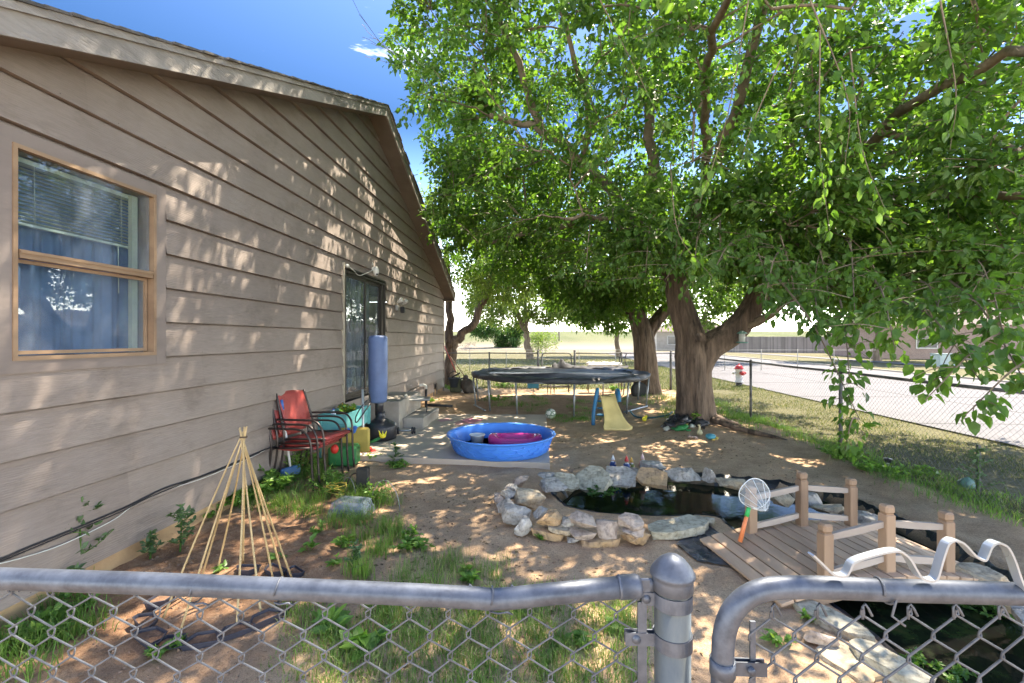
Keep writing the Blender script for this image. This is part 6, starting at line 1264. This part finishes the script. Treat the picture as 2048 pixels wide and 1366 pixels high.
# ---------------------------------------------------------------- houses and fence across the street
m, t, b, out = nodes('brown brick'); bt_ = t.nodes.new('ShaderNodeTexBrick'); bt_.inputs['Scale'].default_value = 4.2; bt_.inputs['Color1'].default_value = (.30, .20, .17, 1); bt_.inputs['Color2'].default_value = (.23, .15, .13, 1); bt_.inputs['Mortar'].default_value = (.42, .38, .34, 1); bt_.inputs['Mortar Size'].default_value = .018
c_ = t.nodes.new('ShaderNodeTexCoord'); mp_ = t.nodes.new('ShaderNodeMapping'); mp_.inputs['Rotation'].default_value = (math.pi/2, 0, 0); t.links.new(c_.outputs['Object'], mp_.inputs[0]); t.links.new(mp_.outputs[0], bt_.inputs['Vector']); t.links.new(bt_.outputs[0], b.inputs['Base Color']); b.inputs['Roughness'].default_value = .9; brick = m
def far_house(a, b2, h, dep, label, wallm):
    hs = root('brick_house', (a+b2)/2, label, 'house', 'houses across the street'); d = (b2-a); ln_ = d.length; an = math.atan2(d.y, d.x); R = Rz(an); c0 = (a+b2)/2+R@Vector((0, dep/2, 0)); c0.z = 0
    q = MB(); q.box(c0+Vector((0, 0, h/2)), (ln_, dep, h), R); w0 = q.build('wall', wallm, hs)
    q = MB(); e = .5; P_ = [c0+R@Vector((x_, y_, h)) for x_, y_ in ((-ln_/2-e, -dep/2-e), (ln_/2+e, -dep/2-e), (ln_/2+e, dep/2+e), (-ln_/2-e, dep/2+e))]; rg2 = [c0+R@Vector((-ln_/2+dep/3, 0, h+1.7)), c0+R@Vector((ln_/2-dep/3, 0, h+1.7))]
    q.add(P_+rg2, [(0, 1, 5, 4), (1, 2, 5), (2, 3, 4, 5), (3, 0, 4), (0, 3, 2, 1)]); q.build('roof', M('brown far roof', (.16, .13, .11), (.12, .10, .09), .9), hs)
    for u in (-.28, .3):
        c2 = c0+R@Vector((u*ln_, -dep/2-.02, 1.45)); q = MB(); rr_ = R; q.box(c2, (1.5, .06, 1.2), R); f_ = q.build('window', M('white frame far', (.6, .6, .58), None, .5), hs); q = MB(); q.box(c2+R@Vector((0, -.035, 0)), (1.34, .02, 1.04), R); q.build('pane', M('dark far glass', (.05, .06, .07), None, .1, bmp=0), f_)
    return hs
far_house(C(30.5, 38.5, 0), C(46, 34.5, 0), 2.75, 9, 'long low brick house across the street behind the leaves', brick)
far_house(C(19.5, 62, 0), C(29, 60, 0), 2.6, 8, 'pale low house beyond the weathered wood fence across the street', M('pale far wall', (.42, .38, .33), None, .8))
wf_ = root('board_fence', C(30.5, 59, 0), 'weathered grey board fence across the street', 'fence'); a, b2 = C(21.5, 57, 0), C(41, 51, 0); d = (b2-a); ln_ = d.length; an = math.atan2(d.y, d.x); q = MB(); nB = int(ln_/.15)
for k in range(nB): q.rnd = random.uniform(.05, 1); q.box(a+d*((k+.5)/nB)+Vector((0, 0, .95+random.uniform(-.02, .02))), (.142, .02, 1.9), Rz(an))
q.build('boards', M('weathered grey boards', (.30, .27, .26), (.2, .18, .17), .85, scale=2, sc3=(1, 1, .2), rnd=.25), wf_)
q = MB(); 
for z_ in (.4, 1.6): q.box(a+d*.5+Rz(an)@Vector((0, .04, z_)), (ln_, .04, .09), Rz(an))
q.build('rails', MATS['weathered grey boards'], wf_)

# ---------------------------------------------------------------- tools by the house corner
for i, (x0, y0, x1, y1, mt, lab) in enumerate(((889, 692, 912, 745, M('red handle', (.45, .07, .05), None, .5), 'red handled rake leaning on the fence at the house corner'), (900, 712, 946, 775, M('wood handle', (.42, .28, .15), None, .6), 'wooden handled shovel leaning on the fence at the house corner'))):
    a, b2 = A(x0, y0, 15.0), A(x1, y1, 14.3); r = root(['garden_rake', 'shovel'][i], Vector((b2.x, b2.y, 0)), lab, ['rake', 'shovel'][i]); q = MB(); q.tube([a, b2], .016, 7); q.build('handle', mt, r)
    q = MB(); q.box(b2+Vector((0, 0, -.08)), (.22, .03, .22) if i else (.3, .03, .05), Ry(-.5), bev=.01)
    if not i:
        for k in range(8): q.tube([b2+Vector((-.13+.037*k, 0, -.08)), b2+Vector((-.13+.037*k, -.02, -.18))], .006, 4)
    q.build('blade' if i else 'head', blackmetal, r)
bk_ = A(908, 765, 14.2); r = root('plastic_pot', Vector((bk_.x, bk_.y, bk_.z-.14)), 'black plastic pot sitting by the fence near the house corner', 'pot'); q = MB(); q.lathe([(.0, -.14), (.12, -.14), (.17, .12), (.185, .125), (.185, .15), (.165, .15), (.12, -.1), (0, -.1)], bk_, 18); q.build('body', M('slate plastic', (.06, .075, .10), None, .5), r)
q = MB(); q.tube([bk_+Vector((.17*math.cos(a_), 0, .14+.20*math.sin(a_))) for a_ in [math.pi*k/10 for k in range(11)]], .012, 6); q.build('handle', blackmetal, r)
bk2 = Vector((bk_.x+.05, bk_.y+.1, .17)); q = MB(); q.box(bk2+Vector((0, 0, .05)), (.34, .3, .40), bev=.03); q.box(bk2+Vector((0, 0, .26)), (.38, .34, .03), bev=.01); tag(q.build('crate', M('mossy crate', (.10, .11, .07), (.06, .07, .04), .8)), 'dark mossy crate beneath the black pot near the house corner', 'crate')
sk0 = A(935, 782, 14.1); q = MB(); q.ball(Vector((sk0.x, sk0.y, .22)), (.20, .18, .24), 18, 12, nz=.35, seed=4); q.ball(Vector((sk0.x-.06, sk0.y, .46)), (.09, .08, .12), 12, 8, nz=.3, seed=5); tag(q.build('rubbish_sack', M('dark sack', (.10, .09, .085), (.05, .045, .04), .7, scale=8, bmp=.6, bs=14)), 'bulging dark sack standing by the trampoline at the back fence', 'sack')

# ---------------------------------------------------------------- teepee and trays
ap = A(487, 874, 3.04); tpz = root('bamboo_teepee', Vector((ap.x, ap.y, 0)), 'bamboo cane teepee trellis tied at the top in the garden bed', 'trellis')
for k, (px, py) in enumerate(((322, 1243), (353, 1272), (395, 1180), (432, 1140), (472, 1262), (486, 1128), (524, 1236), (548, 1158), (569, 1150), (588, 1160))):
    f_ = on(px, py, -.03); q = MB(); q.rnd = random.uniform(.05, 1); d = (ap-f_).normalized(); e = ap+d*random.uniform(.03, .085)+Vector((random.uniform(-.012, .012), random.uniform(-.012, .012), 0)); n = 12; pts = []
    bow = Vector((random.uniform(-1, 1), random.uniform(-1, 1), 0))*.008
    pts = [f_.lerp(e, i/n)+bow*math.sin(math.pi*i/n) for i in range(n+1)]; q.tube(pts, [.0068-.0022*i/n for i in range(n+1)], 7)
    for i in range(1, 9): c_ = f_.lerp(e, i/9+random.uniform(-.01, .01))+bow*math.sin(math.pi*i/9); q.tube([c_-d*.003, c_, c_+d*.003], [.0065, .0085-.0018*i/9, .0062], 7)
    q.build('cane', bamboo, tpz)
q = MB(); q.tube([ap+Vector((.021*math.cos(a_), .021*math.sin(a_), .004*math.sin(a_*.7))) for a_ in [i*.5 for i in range(40)]], .003, 5); q.build('twine', M('brown twine', (.12, .08, .05), None, .9), tpz)
trm = M('dusky purple plastic', (.055, .056, .075), (.035, .036, .05), .5, scale=12)
TRS = [(325,1212,62,46,'back left'),(293,1252,56,46,'far left'),(303,1279,62,44,'front left'),(342,1288,62,36,'fourth'),(406,1284,62,36,'front'),(470,1268,58,44,'front right'),(529,1245,60,46,'right'),(571,1215,60,40,'far right'),(588,1146,52,24,'back right'),(548,1147,56,26,'back'),(494,1146,54,26,'rear')]
TL = ['purple plastic tray at the left back of the ring, behind the fence rail', 'leftmost purple plastic tray of the ring round the teepee', 'purple plastic tray at the front left corner of the ring', 'purple plastic tray in front, just right of the front left corner one', 'purple plastic tray at the very front centre of the ring', 'purple plastic tray pierced by a cane at the front right', 'purple plastic tray at the right of the ring before the farthest right one', 'purple plastic tray at the far right of the ring under the rail', 'purple plastic tray behind the teepee, farthest right of the back three', 'middle one of the three trays behind the teepee', 'purple plastic tray behind the teepee, left one of the back three']
cen = on(440, 1205)
tray0 = None
for k, (px, py, w_, h_, _) in enumerate(TRS):
    p = on(px, py, .0)
    if tray0 is None:
        r0 = bpy.data.objects.new('planting_tray', None); COL.objects.link(r0); q = MB(); outl = [(-.105, -.055), (.105, -.055), (.115, -.02), (.055, .06), (-.055, .06), (-.115, -.02)]
        def rg3(sc, z): return [Vector((x*sc, y*sc, z)) for x, y in outl]
        rings_ = [rg3(.84, .0), rg3(1, .045), rg3(1.06, .047), rg3(1.06, .052), rg3(.965, .052), rg3(.83, .010)]; vs = sum(rings_, []); q.add(vs, [(j_*6+i, j_*6+(i+1) % 6, (j_+1)*6+(i+1) % 6, (j_+1)*6+i) for j_ in range(5) for i in range(6)]+[(0, 1, 2, 3, 4, 5)[::-1], tuple(30+i for i in range(6))]); q.build('tray', trm, r0)
        q = MB(); q.add([Vector((x*.93, y*.93, .036)) for x, y in outl], [(0, 1, 2, 3, 4, 5)]); q.build('soil', MATS['potting soil'] if False else M('tray soil', (.30, .18, .11), (.17, .09, .055), .95, scale=40, bmp=1, bd=.01), r0); tray0 = r0; r = r0
    else: r = copy_tree(tray0)
    d = p-cen; r.location = p+Vector((0, 0, -.012)); r.rotation_euler = (random.uniform(-.07, .07), random.uniform(-.07, .07), math.atan2(d.y, d.x)+math.pi/2+random.uniform(-.25, .25)); s_ = w_/60; r.scale = (s_*.82, s_*.82, 1)
    tag(r, TL[k], 'tray', 'purple plastic trays ringed round the teepee')

# ---------------------------------------------------------------- bin, post stub, rope, hoops in the weeds
pb_ = on(703, 1027); r = root('plastic_tub', pb_, 'clear upturned plastic storage tub lying in the grass', 'storage tub'); clr = M('cloudy clear plastic', (.34, .40, .46), (.24, .29, .35), .22, scale=5, bmp=.2, alpha=.42)
q = MB(); R = Rz(-.12); vs = []; 
for (sx, sy, z_) in ((.5, .5, .0), (.47, .46, .07), (.455, .45, .075), (.41, .40, .145), (.36, .35, .158)):
    for (a_, c_) in ((-1, -1), (-.9, -1.06), (.9, -1.06), (1, -1), (1.04, -.8), (1.04, .8), (1, 1), (.9, 1.06), (-.9, 1.06), (-1, 1), (-1.04, .8), (-1.04, -.8)): vs.append(pb_+R@Vector((a_*sx*.37, c_*sy*.25, z_*.85)))
q.add(vs, [(j_*12+i, j_*12+(i+1) % 12, (j_+1)*12+(i+1) % 12, (j_+1)*12+i) for j_ in range(4) for i in range(12)]+[tuple(48+i for i in range(12))], False); q.build('shell', clr, r)
q = MB(); q.box(pb_+R@Vector((0, -.0, .045)), (.30, .18, .05), R, bev=.01); q.build('contents', M('dull blue contents', (.2, .25, .33), None, .6), r)
p = on(726, 985); q = MB(); q.box(p+Vector((0, 0, .10)), (.125, .09, .34), Rz(.1), bev=.006); q.box(p+Vector((0, 0, .273)), (.12, .085, .004), Rz(.1)); tag(q.build('post_stub', M('black stained wood', (.03, .03, .028), (.015, .015, .015), .6)), 'short black post stub standing behind the plastic tub', 'post')
p = on(672, 992, .06); q = MB(); q.tube([p+Vector(((.10+.02*math.sin(a_*1.7))*math.cos(a_), (.07+.02*math.sin(a_*2.1))*math.sin(a_), .05*math.sin(a_*.6)+.03)) for a_ in [i*.35 for i in range(70)]], .005, 5); tag(q.build('rope', M('yellow rope', (.60, .48, .10), (.5, .36, .06), .7)), 'coil of yellow rope in the weeds left of the plastic tub', 'rope')
q = MB(); q.tube(smooth_line([on(688, 1000, .02), on(700, 975, .12), on(716, 972, .14), on(728, 985, .1), on(748, 1000, .08), on(758, 1012, .02)], 5), .009, 6); tag(q.build('cable', M('rusty cable', (.10, .06, .04), None, .7)), 'dark rusty cable arching over the plastic tub', 'cable')
for i, (x0, x1, y_, h_) in enumerate(((684, 712, 985, .22), (742, 800, 1010, .30))):
    a, b2 = on(x0, y_), on(x1, y_+12); q = MB(); m_ = (a+b2)/2; hv = (b2-a)/2; q.tube([m_+hv*math.cos(math.pi-math.pi*k/16)+Vector((0, 0, h_*math.sin(math.pi*k/16)-.02)) for k in range(17)], .0035, 5); tag(q.build('wire_hoop', M('grey hoop wire', (.3, .3, .3), None, .5, .5)), ['small wire hoop stuck in the soil left of the black stub', 'larger wire hoop stuck in the sand right of the black stub'][i], 'hoop', 'wire garden hoops')
# solar stake light and stub post by the right fence
p = on(1776, 936); r = root('solar_light', p, 'small solar stake light tilted in the soil near the fence', 'garden light'); q = MB(); q.tube([p-Vector((0, 0, .05)), p+Vector((0, 0, .07))], [.008, .02], 8); q.build('stake', MATS['white plastic'], r); q = MB(); q.lathe([(.035, 0), (.04, .03), (.045, .032), (.045, .05), (0, .055)], p+Vector((0, 0, .07)), 14); q.build('head', blackpl, r)
p = C(5.12, 5.05, 0); q = MB(); q.box((p.x, p.y, .2), (.03, .03, .62)); tag(q.build('stake', oldfence), 'short dark metal stake standing in the verge outside the fence', 'stake')
q = MB(); p = on(1925, 972, .02); q.lathe([(.0, 0), (.06, 0), (.075, .09), (.0, .09)], p, 12, Rx(1.2)); tag(q.build('plant_pot', M('faded teal pot', (.12, .26, .22), None, .5)), 'fallen little green pot at the foot of the right fence', 'pot')

# ---------------------------------------------------------------- grass and weeds
def blades(name, label, P, h, w_, mat, bend=.5, rng=RNG, bias=None, spread=.35, loc=None):
    n = len(P); hh = h*rng.uniform(.45, 1.25, n); a = rng.uniform(0, 6.28, n); dr = np.stack([np.cos(a), np.sin(a), np.zeros(n)], 1); a2 = rng.uniform(0, 6.28, n); sd = np.stack([np.cos(a2), np.sin(a2), np.zeros(n)], 1)*(w_*rng.uniform(.6, 1.3, n))[:, None]
    b_ = (bend*rng.uniform(.1, 1.2, n))[:, None]; H = hh[:, None]; up = np.array([[0, 0, 1.]]); base = P
    m1 = base+up*H*.5+dr*H*b_*.25; m2 = base+up*H*(.85-.1*b_)+dr*H*b_*.65; tp = base+up*H*(1-.35*b_)+dr*H*b_*1.15
    V = np.stack([base-sd/2, base+sd/2, m1-sd*.42, m1+sd*.42, m2-sd*.25, m2+sd*.25, tp], 1).reshape(-1, 3); i = np.arange(n)[:, None]*7
    q1 = i+np.array([[0, 1, 3, 2]]); q2 = i+np.array([[2, 3, 5, 4]]); t_ = i+np.array([[4, 5, 6]])
    r = rng.uniform(0, 1, n) if bias is None else np.clip(bias+rng.normal(0, .16, n), 0, 1)
    o = npmesh(name, V, [np.concatenate([q1, q2]), t_], [np.tile(r, 2), r], mat, base=tuple(P.mean(0)[:2])+(0,)); tag(o, label, 'grass', kind='stuff'); return o
def scatter(poly_px, n, rng, clumps=0, sig=.06):
    W = np.array([tuple(G(a, b2).xy) for a, b2 in poly_px]); lo, hi = W.min(0), W.max(0)
    def inside(Q):
        c = np.zeros(len(Q), bool)
        for i in range(len(W)):
            ax, ay = W[i]; bx, by = W[(i+1) % len(W)]; c ^= ((ay > Q[:, 1]) != (by > Q[:, 1])) & (Q[:, 0] < (bx-ax)*(Q[:, 1]-ay)/(by-ay+1e-12)+ax)
        return c
    Q = rng.uniform(lo, hi, (n*6, 2)); Q = Q[inside(Q)]
    if clumps: C0 = Q[:clumps]; Q = C0[rng.integers(0, len(C0), n)]+rng.normal(0, sig, (n, 2))
    else: Q = Q[:n]
    Q = Q[(sdf(Q[:, 0], Q[:, 1]) > .12) & (Q[:, 0] > WX+.03)]
    return np.column_stack([Q, gz(Q[:, 0], Q[:, 1])-.004])
rg = np.random.default_rng(21)
P = np.concatenate([scatter([(540,1225),(700,1185),(900,1170),(1060,1185),(1280,1190),(1300,1366),(1280,1600),(500,1600),(560,1366)], 10500, rg, 150, .06), scatter([(640,1230),(1250,1205),(1270,1500),(620,1500)], 3600, rg)])
blades('grass', 'patchy green and straw coloured grass before the near fence', P, .085, .0042, grassm, .9, rg, bias=.50)
P = scatter([(0,1180),(160,1190),(230,1230),(150,1290),(60,1366),(-300,1500),(-400,1250)], 3600, rg, 90, .07); blades('grass', 'bright green grass tufts at the lower left by the wall', P, .14, .005, grassm, .8, rg, bias=.32)
P = scatter([(560,960),(640,930),(700,960),(790,990),(790,1035),(700,1055),(600,1040),(500,1010),(430,1010)], 3600, rg, 70, .06); blades('grass', 'long green grass growing round the plastic tub and chair legs', P, .15, .0042, grassm, .9, rg, bias=.38)
P = scatter([(700,1060),(800,1060),(800,1180),(700,1170)], 900, rg, 12, .04); blades('grass', 'thin upright grass tufts between garden bed and bare sand', P, .16, .004, grassm, .5, rg, bias=.4)
P = scatter([(860,1110),(1000,1130),(1000,1180),(820,1180),(780,1150)], 1000, rg, 22, .05); blades('grass', 'sparse fine grass on the sand just beyond the near rail', P, .12, .003, grassm, .5, rg, bias=.45)
P = scatter([(1450,840),(1560,870),(1700,930),(1800,985),(2048,1060),(2048,1010),(1800,930),(1680,885),(1500,835)], 4200, rg, 130, .10); blades('grass', 'green weeds and grass along the foot of the right fence', P, .10, .006, grassm, .8, rg, bias=.38)
P = scatter([(950,792),(1100,795),(1300,790),(1330,830),(1150,845),(960,805)], 1800, rg, 26, .12); blades('grass', 'sparse grass in the shade under the trampoline', P, .09, .008, grassm, .8, rg, bias=.3)
P = scatter([(1100,832),(1180,826),(1185,842),(1110,846)], 500, rg, 10, .08); blades('grass', 'short green grass beside the football', P, .06, .007, grassm, .8, rg, bias=.35)
P = scatter([(1290,795),(1360,800),(1360,840),(1310,850)], 700, rg, 10, .10); blades('grass', 'pale tall grass left of the mulberry trunk', P, .18, .007, grassm, .6, rg, bias=.6)
P = scatter([(1430,800),(1560,850),(1500,870),(1440,850)], 1500, rg, 30, .12); blades('grass', 'weedy grass right of the mulberry trunk', P, .11, .007, grassm, .8, rg, bias=.35)
# verge outside the fence and lawn behind the yard
n = 52000; x = rg.uniform(4.4, 7.4, n); y = 1.5+26*rg.uniform(0, 1, n)**1.5; k = wav(x, y, 2.6, 55)+.3*wav(x, y, 9, 56) > -.42+.3*rg.normal(0, 1, n)*.6
P = np.column_stack([x, y, gz(x, y)-.004])[k]; blades('grass', 'dry patchy lawn on the verge between fence and street', P, .05, .009, drym, .9, rg)
n = 30000; x = rg.uniform(-8, 7.3, n); y = 15.3+22*rg.uniform(0, 1, n)**1.4; P = np.column_stack([x, y, gz(x, y)-.004]); blades('grass', 'yellow green field grass beyond the back fence', P, .09, .02, drym, .9, rg, bias=.38)
# little plants one can point at
def weed(px, py, r, h, n, lab, mat=weedleaf, L=.035, seed=1, stems=8, W_=.5, bias=None): clump('weed', lab, 'weed', on(px, py), r, h, n, mat, L, seed=seed, stems=stems, W_=W_, bias=bias, group='weeds growing in the yard')
def tallweed(px, py, h, lab, seed, n=9, L=.05, lean=(0, 0)):
    b0 = on(px, py); rt = root('weed', b0, lab, 'weed', 'weeds growing in the yard'); r = np.random.default_rng(seed); q = MB(); P, Dd = [], []
    tip = b0+Vector((lean[0], lean[1], h)); main = smooth_line([b0, b0.lerp(tip, .5)+Vector((.01, 0, 0)), tip], 8); q.tube(main, [.008-.005*i/16 for i in range(17)], 5, caps=False)
    for k in range(n):
        u = .15+.8*k/n; p = main[int(u*16)]; a = r.uniform(0, 6.28); l = h*.42*(1-u*.72); e = p+Vector((math.cos(a)*l, math.sin(a)*l, l*.55)); ln_ = smooth_line([p, p.lerp(e, .5)-Vector((0, 0, l*.08)), e], 3); q.tube(ln_, [.004-.002*i/6 for i in range(7)], 4, caps=False)
        for j_ in range(14): P.append(tuple(p.lerp(e, r.uniform(.25, 1)))); d = r.normal(0, 1, 3); d[2] = abs(d[2])*.4; Dd.append(d)
    for j_ in range(40): P.append(tuple(main[int(r.integers(3, 16))])); d = r.normal(0, 1, 3); Dd.append(d)
    q.build('stem', weedleaf, rt); P = np.array(P); Dd = np.array(Dd); Ls = r.uniform(L*.6, L*1.2, len(P)); leaves_obj('leaves', P, Dd, Ls, Ls*.62, greylf, rt, rng=r)
tallweed(158, 1180, .62, 'tall lobed weed standing against the siding above the rail', 1, 13, .055)
tallweed(360, 1100, .38, 'grey green weed against the foundation left of the teepee', 2, 10, .045)
tallweed(300, 1118, .22, 'short weed at the foundation left of the grey green one', 12, 7, .04)
tallweed(790, 925, .30, 'slender upright weed at the near edge of the patio', 3, 9, .035)
tallweed(705, 1150, .24, 'dark upright weed just beyond the rail right of the teepee', 4, 10, .03)
tallweed(1955, 985, .5, 'leggy weed by the right fence next to the dark stake', 5, 11, .05)
WD = [(800,932,.22,.09,260,'leafy green weed mat spreading at the patio edge',.05),(745,920,.14,.12,120,'weed at the foot of the metal pole',.04),(600,950,.30,.42,900,'big feathery weed clump in front of the chairs',.05),(540,985,.32,.28,800,'broad leafy weed clump left of the chair legs',.055),(480,1005,.26,.2,520,'leafy weed clump behind the teepee',.055),(660,985,.24,.30,420,'weed clump between chair legs and plastic tub',.04),(755,1005,.16,.28,300,'tall thin weed clump right of the plastic tub',.035),(420,1030,.22,.14,280,'low weed clump against the foundation behind the teepee',.05),
      (617,1106,.05,.08,14,'bright two leaved seedling in the garden bed nearest the weeds',.07),(690,1096,.08,.09,30,'bright seedling cluster at the right end of the garden bed',.07),(672,1130,.07,.05,30,'low seedling below the bright cluster in the bed',.05),(555,1120,.04,.05,10,'tiny seedling behind the teepee feet',.05),(443,1143,.04,.05,10,'tiny seedling between the canes of the teepee',.06),(640,1065,.1,.08,50,'small dark weed on the mound of the garden bed',.04),
      (830,1100,.16,.10,150,'leafy sprawling weed at the sand edge near the upright grass',.05),(820,1075,.10,.09,70,'small weed on the sand right of the upright grass',.04),(1690,925,.28,.22,380,'leafy weed mat at the foot of the second fence post',.07),(1740,948,.22,.12,240,'low weed patch along the fence left of the solar light',.06),(1840,952,.2,.14,200,'green weed patch along the fence right of the solar light',.06),(1800,962,.16,.16,120,'small weed standing in the soil before the right fence',.05),
      (1271,1082,.05,.07,40,'tiny green weed at the foot of the front stones',.03),(1048,1068,.06,.05,40,'small weed at the foot of the whitish boulder',.03),(1082,1080,.07,.06,50,'small drooping weed on the sand before the flat orange slab',.05),(935,1160,.12,.10,60,'round leaved weed just beyond the near rail',.06),(1000,838,.0,.0,0,'',0),(868,802,.30,.10,200,'green weed patch at the house foundation by the black pipe',.05),(905,780,.25,.22,200,'green weeds at the foot of the back fence by the crate',.06),(1010,775,.35,.2,260,'weeds along the back fence left of the gate',.07),(1230,782,.3,.18,200,'weeds along the back fence behind the trampoline',.07),(1000,800,.5,.10,260,'dark weed patch on the ground under the trampoline',.06),
      (60,1280,.20,.12,200,'leafy weed clump at the lower left corner behind the mesh',.05),(130,1240,.16,.14,170,'green weed near the wall behind the near mesh',.05),(340,1300,.10,.05,60,'flat broad leaf weed left of the tray ring',.05),(735,1290,.10,.10,26,'big yellowing leaves in the grass behind the near mesh',.11),(1150,1280,.12,.08,60,'bright clover like patch in the grass near the post',.05),(1230,1250,.10,.06,50,'pale green leafy patch left of the tension bar',.05),(660,1255,.10,.07,20,'long curled yellow green leaves in the grass',.12),(1560,1290,.08,.10,40,'small green weed on the sand behind the gate mesh',.05),(1620,1240,.06,.06,30,'tiny weed on the sand beside the long flagstone',.04)]
for i, (px, py, r, h, n, lab, L_) in enumerate(WD):
    if n: weed(px, py, r, h, n, lab, L=L_, seed=200+i, stems=max(4, min(26, n//14)), W_=.38 if 'feathery' in lab else .55)
# fallen leaves and litter on the sand
P = np.concatenate([scatter([(760,960),(1000,980),(1000,1100),(1400,1150),(1420,1360),(700,1366),(700,1150)], 900, rg), scatter([(1100,860),(1500,880),(1600,940),(1300,900),(1100,920)], 420, rg), scatter([(900,930),(1700,930),(1950,1020),(1750,1000)], 220, rg)])
P[:, 2] += .006; d = rg.normal(0, 1, (len(P), 3)); d[:, 2] *= .1; Ls = rg.uniform(.012, .045, len(P)); o = leaves_obj('leaf_litter', P, d, Ls, Ls*.5, M('dead leaf', (.30, .2, .1), (.10, .065, .035), .8, scale=4, rnd=.4), base=(0, 4, 0)); tag(o, 'bits of dead leaf and twig scattered over the sand', 'leaf litter', kind='stuff')
# pebbles and clods
mb = MB(); Q = scatter([(300,1000),(700,1080),(760,1180),(640,1366),(150,1366),(150,1200)], 650, rg); Q2 = scatter([(760,960),(1000,980),(1400,1150),(1420,1360),(700,1300)], 260, rg)
for p in np.concatenate([Q, Q2]):
    s_ = random.uniform(.004, .014); mb.ball((p[0], p[1], p[2]+s_*.3), (s_, s_*random.uniform(.6, 1.2), s_*.7), 6, 4, Rz(random.uniform(0, 3)), nz=.5, seed=random.random()*50)
o = mb.build('dirt_clods', M('earth clod', (.30, .19, .12), (.18, .11, .07), .95, scale=20)); tag(o, 'small clods and pebbles strewn over the garden bed and sand', 'clods', kind='stuff')
